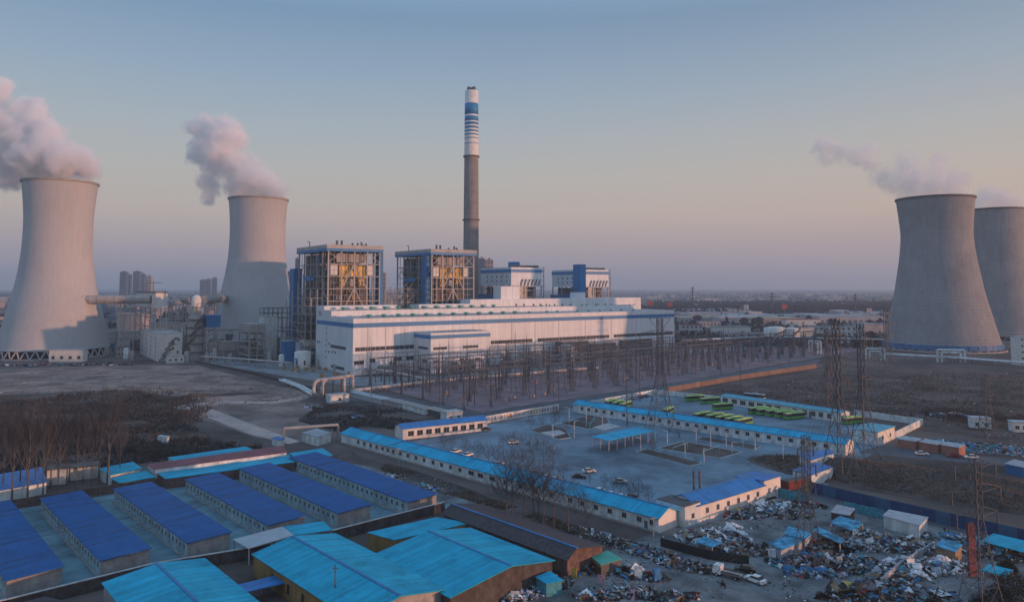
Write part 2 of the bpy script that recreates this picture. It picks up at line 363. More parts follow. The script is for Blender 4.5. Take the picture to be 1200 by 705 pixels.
b = MB(); b.box(-9000, 9000, -300, 15000, -0.6, 0.0); tag(b.build('ground', earth), 'flat winter ground reaching to the hazy horizon', kind='structure')
sheet('scrub_ground', [(-60, 470), (60, 466), (150, 458), (230, 462), (262, 474), (225, 500), (262, 520), (330, 528), (160, 545), (-60, 572)], scrub_soil, 0.004, 'dark scrubby ground behind the poplar row')
sheet('pale_field', [(-40, 434), (120, 428), (232, 428), (300, 446), (370, 462), (330, 478), (240, 470), (150, 456), (-40, 464)], pale_dirt, 0.008, 'pale trodden field in front of the cooling towers')
sheet('field_patch', [(212, 474), (262, 468), (330, 468), (376, 474), (348, 492), (392, 508), (372, 520), (300, 512), (240, 492)], furrow, 0.012, 'brown field patch inside the bend of the track')
sheet('dirt_track', [(198, 477), (228, 473), (262, 469), (318, 470), (352, 465), (354, 467), (320, 473), (264, 472.5), (240, 476), (262, 484), (312, 503), (352, 517), (338, 520), (292, 508), (244, 489), (222, 480)], track_dirt, 0.016, 'pale dirt track bending past the scrub')
sheet('dry_grass_patch', [(380, 474), (455, 474), (560, 500), (470, 502), (392, 504), (350, 490)], dry_grass, 0.008, 'dry grass beside the pipe loop')
sheet('dry_field', [(790, 462), (960, 434), (1260, 430), (1300, 530), (1085, 505), (1002, 488), (870, 470)], dry_grass, 0.008, 'dry grass field beyond the bus yard')
sheet('dry_grass_verge', [(400, 530), (478, 548), (600, 590), (760, 638), (735, 642), (640, 612), (560, 590), (470, 562), (392, 540)], dry_grass, 0.012, 'dry verge along the long white building')
sheet('yard_floor', [(-150, 622), (60, 583), (345, 545), (420, 545), (545, 592), (520, 596), (300, 645), (-20, 712), (-150, 740)], yard_concrete, 0.016, 'stained concrete yard between the blue roofed sheds')
sheet('lane', [(400, 540), (440, 548), (520, 575), (610, 610), (720, 655), (900, 705), (1010, 730), (620, 760), (700, 690), (640, 640), (530, 592), (415, 556)], lane_dirt, 0.012, 'dusty lane past the sheds and scrap heaps')
sheet('scrapyard_ground', [(700, 650), (790, 615), (905, 588), (940, 575), (1100, 610), (1260, 660), (1300, 760), (560, 760), (600, 700)], lane_dirt, 0.008, 'trampled ground of the scrapyard')
sheet('depot_yard', [(573, 497), (660, 480), (765, 460), (850, 470), (1003, 493), (1050, 512), (1010, 540), (960, 575), (905, 588), (805, 620), (620, 560), (470, 520)], depot_slab, 0.020, 'worn grey concrete of the bus depot')
sheet('service_road', [(400, 468), (455, 474), (560, 494), (655, 480), (790, 455), (960, 426), (960, 420), (800, 447), (655, 470), (565, 484), (460, 462), (405, 456)], asphalt, 0.020, 'dark service road along the switchyard')
sheet('switchyard_ground', [(415, 446), (470, 461), (565, 483), (655, 469), (800, 446), (1010, 410), (960, 398), (790, 412), (600, 432), (500, 444)], switch_gravel, 0.016, 'reddish gravel of the switchyard')
sheet('plant_apron', [(235, 424), (260, 418), (365, 428), (413, 441), (520, 440), (800, 410), (800, 406), (1010, 398), (1010, 402), (790, 414), (520, 448), (410, 452), (330, 440)], apron_grey, 0.012, 'pale apron along the turbine hall')
sheet('road', [(930, 560), (985, 575), (1080, 596), (1260, 640), (1260, 655), (1080, 612), (960, 586), (915, 572)], asphalt, 0.024, 'grey road behind the scrapyard')
sheet('side_road', [(1005, 530), (1030, 522), (1130, 532), (1260, 545), (1260, 552), (1120, 541)], asphalt, 0.024, 'narrow road past the brown sheds')

# mound of dry grass between the two roads
def mound(name, label, cx, cy_, rx, ry, h, ang, m, seed):
    n = 26; b = MB(); vs = {}
    for i in range(-n, n + 1):
        for j in range(-n, n + 1):
            x, y = i / n, j / n; r = math.hypot(x, y)
            k = max(0.0, 1 - r) ** 0.8
            z = h * k * (0.55 + 0.75 * noise.fractal(Vector((x * 2.2 + seed, y * 2.2, seed)), 1.0, 2.0, 4)) - 0.25 * (r > 0.98)
            X, Y = x * rx, y * ry; vs[i, j] = len(b.v)
            b.v.append((cx + X * math.cos(ang) - Y * math.sin(ang), cy_ + X * math.sin(ang) + Y * math.cos(ang), max(z, -0.25)))
    for i in range(-n, n):
        for j in range(-n, n): b.f.append((vs[i, j], vs[i + 1, j], vs[i + 1, j + 1], vs[i, j + 1])); b.m.append(0)
    o = b.build(name, m, smooth=True); tag(o, label, kind='structure'); return o
g_ = G(1110, 570); MOUND = mound('mound', 'rough grassy mound between the two roads', g_.x, g_.y, 62, 21, 6.5, R(-38), dry_grass, 3.1)
g_ = G(985, 545); mound('mound', 'small dark mound beside the lattice pylons', g_.x, g_.y, 12, 10, 2.5, 0, dry_grass, 7.7)
g_ = G(250, 463); mound('earth_bank', 'long low bank of tan earth in the field', g_.x, g_.y, 30, 5, 2.2, R(20), dry_grass, 1.7)

# ================================================================== COOLING TOWERS
def cooling_tower(label, c, prof, m, legs, leg_h, old=False, group='concrete cooling towers'):
    t = thing('cooling_tower', label, 'cooling tower', c, 0, group)
    P = []
    for (z0, r0), (z1, r1) in zip(prof, prof[1:]):     # smooth the measured outline
        P.append((z0, r0))
    P.append(prof[-1])
    n = len(P); zz = []; N_ = 56
    def cr(i, f):
        a, b_, c_, d_ = P[max(i - 1, 0)], P[i], P[min(i + 1, n - 1)], P[min(i + 2, n - 1)]
        q = lambda k: 0.5 * (2 * b_[k] + (c_[k] - a[k]) * f + (2 * a[k] - 5 * b_[k] + 4 * c_[k] - d_[k]) * f * f + (3 * b_[k] - a[k] - 3 * c_[k] + d_[k]) * f ** 3)
        return (q(0), q(1))
    for i in range(n - 1):
        for k in range(8): zz.append(cr(i, k / 8))
    zz.append(P[-1])
    inner = [(z, r - 0.9) for z, r in reversed(zz)]
    b = MB(); b.lathe(zz + inner + [zz[0]], 96); b.build('shell', m, t, True)
    zt, rt = zz[-1]; b = MB(); b.lathe([(zt - 1.4, rt - 0.2), (zt - 1.2, rt + 0.9), (zt + 0.5, rt + 0.9), (zt + 0.5, rt - 1.2), (zt - 1.4, rt - 1.2)], 96); b.build('rim', steel_dark if old else grey_concrete, t)
    zb, rb = zz[0]; slope = (zz[3][1] - zz[0][1]) / (zz[3][0] - zz[0][0]); rg = rb - slope * zb * 1.0
    b = MB(); b.lathe([(zb - 0.9, rb + 0.05), (zb - 0.9, rb + 0.7), (zb + 0.5, rb + 0.5), (zb + 0.5, rb - 0.3)], 96); b.build('lower_ring', m, t, True)
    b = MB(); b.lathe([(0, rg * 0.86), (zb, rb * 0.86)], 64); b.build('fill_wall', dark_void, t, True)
    b = MB(); b.lathe([(0, rg + 2.4), (1.3, rg + 2.2), (1.3, rg + 1.6), (0.4, rg + 1.5)], 96); b.build('basin_wall', grey_concrete, t)
    dphi = math.pi / legs
    for sgn in (-1, 1):
        b = MB(); b.tube((rg, 0, 0), (rb * math.cos(sgn * dphi), rb * math.sin(sgn * dphi), zb), 0.55, n=5); me = b.mesh('leg', m)
        for k in range(legs): ob('leg', me, t, (0, 0, 0), 2 * math.pi * k / legs)
    return t, rb, zb
T1 = G(70, 408); T1 = Vector((T1.x, T1.y, 0))
TP = [(9, 41.5), (26, 37.5), (42, 34.2), (64, 29.6), (86, 26.9), (108, 26.0), (119, 26.0), (134, 26.9), (150, 28.9)]
def fit(cpx, base_px_y, top_y, half_top):           # place a tower so that its outline has the measured size
    p = G(cpx, base_px_y); z = Zat(top_y, p); return Vector((p.x, p.y, 0)), z
def tower_by_pixels(label, cpx, base_y, rows, m, legs, old=False):
    p = G(cpx, base_y); p.z = 0; prof = []
    beta = math.atan2(p.x, p.y); dist = math.hypot(p.x, p.y)
    for y, wpx in rows:
        z = Zat(y, p); prof.append((z, wpx / F_PX * math.cos(beta) ** 2 * dist / 2 * (CP + (z - 60) / p.y * SP)))
    return cooling_tower(label, p, prof, m, legs, prof[0][0], old) + (p, prof)
t1, r1, z1, p1, pf1 = tower_by_pixels('tall cooling tower at the picture edge with a thick duct joined to its side', 62.5, 416.5, [(406, 135), (385, 124), (360, 111), (330, 95), (300, 86), (275, 83), (256, 83), (234, 86.5), (214, 91.5)], concrete, 36)
t2, r2, z2, p2, pf2 = tower_by_pixels('cooling tower behind the absorber, its lower half in shadow', 299, 404.5, [(396, 108), (380, 101), (360, 92), (330, 77.5), (307, 69.5), (286, 66), (268, 65.5), (250, 67), (233.5, 70)], concrete, 36)
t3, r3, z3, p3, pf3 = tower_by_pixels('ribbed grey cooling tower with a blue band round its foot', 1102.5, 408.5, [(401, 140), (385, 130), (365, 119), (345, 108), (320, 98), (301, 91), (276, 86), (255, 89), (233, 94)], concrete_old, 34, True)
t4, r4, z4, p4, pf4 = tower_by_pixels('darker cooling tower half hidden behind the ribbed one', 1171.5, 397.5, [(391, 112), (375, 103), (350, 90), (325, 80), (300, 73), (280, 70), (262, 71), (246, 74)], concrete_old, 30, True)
for k in range(40):                                 # blue louvre panels round the foot of the ribbed tower
    rb, zb = pf3[0][1], pf3[0][0]
    if k == 0:
        b = MB(); dp = math.pi / 40 * 0.94
        q = [((rb + 1.4) * math.cos(s_ * dp), (rb + 1.4) * math.sin(s_ * dp)) for s_ in (-1, 1)]; q2 = [((rb + 1.1) * math.cos(s_ * dp), (rb + 1.1) * math.sin(s_ * dp)) for s_ in (1, -1)]
        b.hexa([(x, y, zb - 4.2) for x, y in q + q2], [(x, y, zb + 0.4) for x, y in q + q2]); lm = b.mesh('louvre_panel', blue_steel)
    ob('louvre_panel', lm, t3, (0, 0, 0), 2 * math.pi * k / 40)

# a further tower of the same kind beyond the picture edge; its shade lies on the far end of the turbine hall
q5 = UV(a_at(770, 0, 20), 0); sdir = Vector((SUN_DIR.x, SUN_DIR.y, 0)).normalized(); p5 = q5 + sdir * 430; p5.z = 0
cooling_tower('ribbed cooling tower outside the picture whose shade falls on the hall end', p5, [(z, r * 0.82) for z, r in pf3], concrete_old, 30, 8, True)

# ================================================================== CHIMNEY
cb = 165.0; ca = a_at(551.5, cb); cp = UV(ca, cb); ctop = Zat(107, cp); cpy = lambda y: Zat(y, cp)
k_ = math.hypot(cp.x, cp.y) / F_PX / 2
t = thing('chimney', 'tall round chimney with white top and blue bands behind the boiler houses', 'chimney', cp)
rr = lambda z: 19.5 * k_ + (15.6 - 19.5) * k_ * z / ctop
zw = cpy(184)
b = MB(); b.lathe([(0, rr(0)), (zw, rr(zw))], 40); b.build('shaft', stack_concrete, t, True)
b = MB(); b.lathe([(zw + 0.01, rr(zw) + 0.05), (ctop, rr(ctop) + 0.05), (ctop, rr(ctop) - 0.8), (ctop - 4, rr(ctop) - 0.8)], 40); b.build('painted_top', white_paint, t, True)
for y0, y1 in ((122, 135), (137, 142.5), (144, 147), (148.8, 151.2), (153.2, 155.2), (157.5, 159), (162, 163), (168.3, 169)):
    za, zb_ = cpy(y1), cpy(y0); b = MB(); b.lathe([(za, rr(za) + 0.06), (za, rr(za) + 0.14), (zb_, rr(zb_) + 0.14), (zb_, rr(zb_) + 0.06)], 40); b.build('painted_band', blue_stripe, t, True)
for z in (zw, cpy(258)):
    b = MB(); b.lathe([(z - 0.3, rr(z)), (z - 0.3, rr(z) + 1.2), (z + 0.9, rr(z) + 1.2), (z + 0.9, rr(z) + 1.1), (z, rr(z) + 1.1)], 40); b.build('platform', steel_dark, t)
b = MB(); b.lathe([(ctop - 4, rr(ctop) - 0.7), (ctop - 3.8, 0.1)], 32); b.build('cap_slab', grey_concrete, t)
for dx, dy in ((-2.6, -1), (2.4, -1.6), (0.2, 2.6)):
    b = MB(); b.lathe([(ctop - 4, 2.1), (ctop + 4, 2.1), (ctop + 4, 1.8), (ctop - 2, 1.8)], 16, (dx, dy, 0)); b.build('flue', steel_dark, t, True)

# ================================================================== TURBINE HALL
th = thing('turbine_hall', 'long white turbine hall with blue stripe and green roof vents', 'building', UV(0, 0), HA)
DEP = 40.0; Hh = HALL_H
b = MB(); b.box(0, HALL_L, 0, DEP, 0, Hh); b.build('wall', white_panel, th)
b = MB(); b.box(0.6, HALL_L - 0.6, 0.6, DEP, Hh, Hh + 0.25); b.build('roof', pale_roof, th)
zs = Zat(381.5, C0); 
for (x0, x1, y0, y1) in ((-0.06, HALL_L + 0.06, -0.09, -0.005), (-0.09, -0.005, -0.005, 68)):
    b = MB(); b.box(x0, x1, y0, y1, zs - 1.5, zs + 1.5); b.build('stripe', blue_stripe, th)
H2 = Hh + 4.2; a2 = a_at(757, 54, 45)
b = MB(); b.box(0.01, HALL_L - 10, DEP, 54, 0, H2); b.build('wall', white_panel, th)
b = MB(); b.box(0.5, HALL_L - 10.5, DEP + 0.4, 54, H2, H2 + 0.2); b.build('roof', pale_roof, th)
ends = [(0.02, a_at(465, 54, 44), Hh + 7.5), (a_at(491, 54, 44), a_at(551, 54, 48), Hh + 7.5), (a_at(551, 54, 50), a_at(751, 54, 50), 0)]
ends[2] = (ends[2][0], ends[2][1], Zat(348.5, UV(ends[2][1], 54)))
for x0, x1, z in ends:
    b = MB(); b.box(x0, x1 - 0.05, 54, 70, 0, z); b.build('bunker_bay', white_panel, th)
for px0, px1, yt, d in ((587, 609, 335.5, 12), (676, 686, 342.5, 10)):
    x0, x1 = a_at(px0, 58, 55), a_at(px1, 58, 55); z = Zat(yt, UV(x0, 58)); b = MB(); b.box(x0, x1, 58, 58 + d, 40, z); b.build('transfer_tower', white_panel, th)
# roof vents
b = MB(); b.lathe([(0, 0.9), (1.2, 0.9), (1.2, 2.0), (1.6, 2.3), (2.1, 1.9), (2.5, 0.6), (2.5, 0.05)], 14); vm = b.mesh('roof_vent', vent_green, True)
for i in range(12):
    ob('roof_vent', vm, th, (14 + i * 11.4, 5.5, Hh + 0.2))
for i in range(13):
    ob('roof_vent', vm, th, (12 + i * 11.2, DEP + 6.5, H2 + 0.2))
for px in (620, 641, 653, 677, 690, 703, 716, 728, 742): ob('roof_vent', vm, th, (a_at(px, 12, Hh), 12, Hh + 0.2)).scale = (0.7,) * 3
for px in (635, 644, 668, 682, 700, 709): ob('roof_vent', vm, th, (a_at(px, DEP + 8, H2), DEP + 8, H2 + 0.2)).scale = (0.6,) * 3
b = MB(); b.tube((6, 3.2, Hh + 1.0), (HALL_L * 0.52, 3.2, Hh + 1.0), 0.18); b.build('roof_rail', steel_dark, th)
b = MB(); b.tube((6, DEP + 3.6, H2 + 0.9), (HALL_L * 0.6, DEP + 3.6, H2 + 0.9), 0.18); b.build('roof_rail', steel_dark, th)
# window bands of separate panes on the long front
def band(x0, x1, z, ht, step, parent=th, y=-0.004, rz=0.0, xfun=None):
    n = max(1, int((x1 - x0) / step)); s_ = (x1 - x0) / n
    for i in range(n):
        x = x0 + (i + 0.5) * s_
        if xfun: window(parent, *xfun(x), z, s_ * 0.97, ht, rz, frame_grey, hall_glass, 1)
        else: window(parent, x, y, z, s_ * 0.97, ht, rz, frame_grey, hall_glass, 1)
A = lambda px, z=17: a_at(px, 0, z)
zb1 = Zat(409.5, C0)
for px0, px1 in ((416, 485), (575, 624), (630, 714), (719, 788)): band(A(px0), A(px1), zb1, 2.6, 3.6)
for px0, px1, z in ((415, 427, 8.5), (433, 440, 9.5), (461, 471, 9.5), (476, 485, 9.5)): band(A(px0), A(px1), z, 2.6, 2.6)
side = lambda x: (-0.004, x)
for (v0, v1, z) in ((12, 40, zb1), (14, 38, 3.2)): band(v0, v1, z, 2.2, 3.0, xfun=side, rz=-math.pi / 2)
for z in (9, 13, 17.5, 21.5, 26, 30, 34): window(th, -0.004, 49, z, 1.6, 1.4, -math.pi / 2, frame_grey, hall_glass, 0)
for v_, z in ((43, 13), (43, 19), (36, 13.5), (31, 13.5), (62, 19), (66, 19)): window(th, -0.004, v_, z, 2.2, 1.6, -math.pi / 2, frame_grey, hall_glass, 1)
for k in range(3): window(th, 0.015, 60 + k * 2.2, Hh + 2.0, 1.1, 3.8, -math.pi / 2, frame_grey, hall_glass, 0)
for v_, wd in ((30, 4.2), (61, 4.0)):
    b = MB(); b.box(-0.12, -0.005, v_, v_ + wd, 0, 5.2); b.build('gate', steel_light, th)
for px in (605, 614, 625, 633, 640, 650, 659, 669, 687, 698, 716, 738, 743): window(th, a_at(px, 54, 48), 53.995, Zat(357, UV(a_at(px, 54, 48), 54)), 1.7, 1.9, 0, frame_grey, hall_glass, 0)
for px in (431, 452, 474, 600, 627, 655, 686, 716.5, 745, 772):
    b = MB(); x = A(px); b.box(x - 0.12, x + 0.12, -0.28, -0.1, 0, zs - 1.6); b.build('downpipe', white_paint, th)
for px, z in ((446, 4), (590, 7), (611, 7), (645, 6.5), (672, 6.5), (700, 6.5), (735, 6.5), (760, 6.5)):
    b = MB(); x = A(px); b.box(x - 2.2, x + 2.2, -0.7, -0.01, z - 1.6, z + 1.6); b.build('louvre', steel_grey, th)
# low annex in front
an = G(504.5, 438.5); ra = an - UV(0, 0); aa, ab = ra.dot(U), ra.dot(V); ah = Zat(390.5, an); aL = a_at(574.5, ab, 10) - aa
t = thing('hall_annex', 'low white annex with blue stripe standing before the turbine hall', 'building', UV(aa, ab), HA)
b = MB(); b.box(0, aL, 0, -ab - 0.1, 0, ah); b.build('wall', white_panel, t)
b = MB(); b.box(0.5, aL - 0.5, 0.5, -ab - 0.3, ah, ah + 0.2); b.build('roof', pale_roof, t)
for (x0, x1, y0, y1) in ((-0.06, aL + 0.06, -0.09, -0.005), (-0.09, -0.005, -0.005, -ab - 0.2)):
    b = MB(); b.box(x0, x1, y0, y1, ah - 3.9, ah - 1.4); b.build('stripe', blue_stripe, t)
for x0, x1, z in ((2, 13, zb1), (26, 39, zb1), (2, 6, 8.5), (23, 27, 8.5), (36, 41, 8.5)): band(x0, x1, z, 1.9, 2.4, t)
for x0, x1, z in ((4, 18, zb1), (4, 12, 8.5), (2, 19, 3)): band(x0, x1, z, 1.7, 2.4, t, xfun=side, rz=-math.pi / 2)
b = MB(); b.path([(5, 4, ah + 0.7), (aL - 5, 4, ah + 0.7)], 0.15)
for i in range(8): b.tube((5 + i * (aL - 10) / 7, 4, ah), (5 + i * (aL - 10) / 7, 4, ah + 1.3), 0.12)
b.build('roof_rail', steel_dark, t)

# ================================================================== BOILER HOUSES
def open_boiler(label, px_l, px_c, px_r, y_roof, shaft_left, dr):
    bb = 78.0; a0 = a_at(px_c, bb, 90); p = UV(a0, bb); Ht = Zat(y_roof, p); W = a_at(px_r, bb, 90) - a0; D = b_at(px_l, a0, 90) - bb; D = min(D, 66)
    t = thing('boiler_house', label, 'boiler house', p, HA, 'open steel boiler houses')
    zr = Ht - 5.2
    b = MB(); b.box(-2.2, W + 2.2, -2.2, D + 1, zr + 2.4, Ht); b.build('roof', steel_light, t)
    b = MB(); b.box(-2.3, W + 2.3, -2.3, D + 1.1, zr + 0.2, zr + 2.39); b.build('fascia', blue_stripe, t)
    xs = [0, W * 0.25, W * 0.5, W * 0.75, W]; ys = [0, D * 0.17, D * 0.36, D * 0.58, D * 0.8, D]
    lev = [zr * k / 9 for k in range(1, 9)]
    for x in xs:
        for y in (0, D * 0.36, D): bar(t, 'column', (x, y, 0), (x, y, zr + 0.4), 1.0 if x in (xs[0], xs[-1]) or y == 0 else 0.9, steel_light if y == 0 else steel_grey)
    for y in ys:
        for x in (0, W):
            if y not in (0, D, D * 0.36): bar(t, 'column', (x, y, 0), (x, y, zr + 0.4), 0.95, steel_grey)
    for z in lev:
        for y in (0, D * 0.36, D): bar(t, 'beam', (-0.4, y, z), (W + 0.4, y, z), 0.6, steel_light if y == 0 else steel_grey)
        for x in (0, W): bar(t, 'beam', (x, -0.4, z), (x, D + 0.4, z), 0.6, steel_grey)
    for k, (za, zc) in enumerate(((0.44, 0.67), (0.66, 0.89), (0.2, 0.44))):
        za *= zr; zc *= zr
        bar(t, 'brace', (xs[1], -0.15, za), (xs[2], -0.15, zc), 0.75, steel_light); bar(t, 'brace', (xs[3], -0.15, za), (xs[2], -0.15, zc), 0.75, steel_light)
    for i in (0, 3):
        bar(t, 'brace', (xs[i], -0.1, zr * 0.9), (xs[i + 1], -0.1, zr), 0.45, steel_light); bar(t, 'brace', (xs[i + 1], -0.1, zr * 0.9), (xs[i], -0.1, zr), 0.45, steel_light)
    for k in range(0, 8):
        za, zc = zr * k / 9, zr * (k + 1) / 9
        for j in (0, 2, 4) if k % 2 else (1, 3):
            y0, y1 = ys[j], ys[j + 1]; bar(t, 'brace', (-0.1, y0 if k % 4 < 2 else y1, za), (-0.1, y1 if k % 4 < 2 else y0, zc), 0.42, steel_grey)
    for i in range(9):
        x = W * i / 8
        if i % 2: bar(t, 'slim_column', (x, 1.6, zr * 0.3), (x, 1.6, zr), 0.4, steel_grey)
    for k in range(17):
        if k % 2: bar(t, 'slim_beam', (0, 1.6, zr * k / 18), (W, 1.6, zr * k / 18), 0.32, steel_grey); bar(t, 'slim_beam', (1.2, 0, zr * k / 18), (1.2, D, zr * k / 18), 0.32, steel_grey)
    for i in range(10): bar(t, 'slim_column', (1.2, D * (i + 0.5) / 10, zr * 0.2), (1.2, D * (i + 0.5) / 10, zr), 0.36, steel_grey)
    # furnace hung inside the frame
    b = MB(); b.box(W * 0.2, W * 0.82, 6, D * 0.34, zr * 0.10, zr * 0.62); b.build('furnace_casing', rust_clad, t)
    for i in range(3):
        x0 = W * (0.24 + 0.185 * i); b = MB(); b.box(x0, x0 + W * 0.17, 3.2, 6.2, zr * (0.765 + 0.01 * (i % 2)), zr * 0.875); b.build('casing_panel', sunglow_clad, t)  # upper panels carry the painted sun glow
        b = MB(); b.box(x0 + 0.6, x0 + W * 0.12, 3.6, 6.2, zr * 0.69, zr * 0.755); b.build('casing_panel', steel_light if i % 2 else sunglow_clad, t)
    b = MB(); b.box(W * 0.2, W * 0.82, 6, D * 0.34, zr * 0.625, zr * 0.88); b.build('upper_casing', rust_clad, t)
    for i in range(7):
        x0 = W * (0.205 + 0.088 * i); b = MB(); b.box(x0, x0 + W * 0.078, 5.2, 8, zr * 0.905, zr * 0.985); b.build('header_panel', steel_light, t)
    for i in range(2):
        b = MB(); b.box(W * (0.06 + 0.70 * i), W * (0.19 + 0.70 * i), 1.5, 5, zr * 0.79, zr * 0.88); b.build('instrument_cabin', white_paint, t)
    for i in range(6):
        z = zr * (0.16 + 0.1 * i); b = MB(); b.box(2, W - 2, 2, D - 3, z, z + 0.35); b.build('grating_floor', steel_dark, t)
    for i in range(9):
        x = random.uniform(3, W - 6); z = zr * random.choice((0.17, 0.27, 0.37, 0.47, 0.57, 0.67)); b = MB(); s_ = random.uniform(2, 4)
        b.box(x, x + s_ * 1.4, 2.2, 5.5, z, z + s_); b.build('equipment_box', random.choice((steel_grey, rust_clad, white_paint, sunglow_clad)), t)
    for i in range(4):
        x = random.choice((W * 0.12, W * 0.88)) + random.uniform(-2, 2); b = MB(); b.tube((x, 3 + i * 3, zr * 0.1), (x, 3 + i * 3, zr * 0.9), 0.8, n=8); b.build('downpipe', steel_grey, t, True)
    b = MB(); b.box(W * 0.1, W * 0.9, D * 0.42, D * 0.94, zr * 0.08, zr * 0.985); b.build('rear_casing', steel_dark, t)
    for k in range(14):
        y0 = D * random.uniform(0.04, 0.85); z0 = zr * random.uniform(0.3, 0.9); b = MB(); b.box(1.2, random.uniform(3, 9), y0, y0 + random.uniform(3, 8), z0, z0 + random.uniform(2, 6)); b.build('equipment_box', random.choice((steel_grey, steel_dark, blue_steel, steel_dark)), t)
    for k in range(5):
        y0 = D * (0.1 + 0.17 * k); b = MB(); b.tube((4, y0, zr * 0.25), (4, y0, zr * 0.95), random.uniform(0.6, 1.4), n=8); b.build('downpipe', random.choice((steel_grey, steel_dark)), t, True)
    b = MB(); x0, x1, y0, y1 = (-2.0, 2.6, 7, 15) if shaft_left else (W + 0.6, W + 4.2, 2, 9)
    b.box(x0, x1, y0, y1, 0, zr + 0.19); b.build('lift_shaft', blue_steel, t)
    b = MB(); b.box(-1.4, -0.6, D * 0.42, D * 0.75, zr * 0.74, zr * 0.78); b.build('walkway', blue_stripe, t)
    if not shaft_left:
        b = MB(); b.box(-4, 3, D + 1.5, D + 12, 0, zr * 0.86); b.build('stair_tower', blue_steel, t)
    for x in (W * 0.27, W * 0.36):
        b = MB(); b.lathe([(Ht, 0.9), (Ht + 4.3, 0.9), (Ht + 4.3, 0.7)], 10, (x, 12, 0)); b.build('silencer', steel_dark, t)
    for x in (0.62, 0.68, 0.75, 0.79, 0.83):
        b = MB(); hgt = random.uniform(1.4, 3.8); b.lathe([(Ht, 0.8), (Ht + hgt, 0.8), (Ht + hgt, 0.6)], 10, (W * x, 10 + random.uniform(0, 8), 0)); b.build('silencer', steel_dark, t)
    b = MB(); b.path([(2, D * 0.72, Ht), (2, D * 0.72, Ht + 4.5), (0.2, D * 0.72, Ht + 4.9)], 0.4, 6); b.build('vent_pipe', steel_dark, t)
    return t, a0, W, D, zr
bh1 = open_boiler('open steel boiler house nearest the shaded cooling tower', 349, 385, 445, 286.5, False, 0)
bh2 = open_boiler('open steel boiler house with a blue lift shaft before the chimney', 466, 506, 555, 291.6, True, 0)
# stair and pipe frame standing against the first boiler house
ft = thing('steelwork_bay', 'lower steel pipe frame leaning out beside the first boiler house', 'steel frame', UV(bh1[1], 78) , HA)
for i in range(4):
    for j in range(4):
        x, y = -16 + 4.6 * i, 4 + 15 * j; bar(ft, 'column', (x, y, 0), (x, y, 44 + 7 * i + 6 * (j > 1)), 0.6, steel_grey)
for k in range(1, 9):
    for j in range(4): bar(ft, 'beam', (-16 + (4.6 if k > 5 else 0), 4 + 15 * j, k * 6.4), (-2.2, 4 + 15 * j, k * 6.4), 0.42, steel_grey)
    bar(ft, 'beam', (-16 + (4.6 if k > 5 else 0), 4, k * 6.4), (-16 + (4.6 if k > 5 else 0), 49, k * 6.4), 0.42, steel_grey)
for k in range(7):
    bar(ft, 'brace', (-16, 4 + 15 * (k % 3), k * 6.4), (-16, 19 + 15 * (k % 3), k * 6.4 + 6.4), 0.34, steel_grey)
for k in range(5):
    b = MB(); b.box(-15.5, -2.8, 8, 46, 5.6 + k * 8.0, 5.9 + k * 8.0); b.build('grating_floor', steel_dark, ft)
b = MB(); b.box(-14, -5, 10, 22, 12.5, 19); b.build('equipment_box', white_paint, ft)
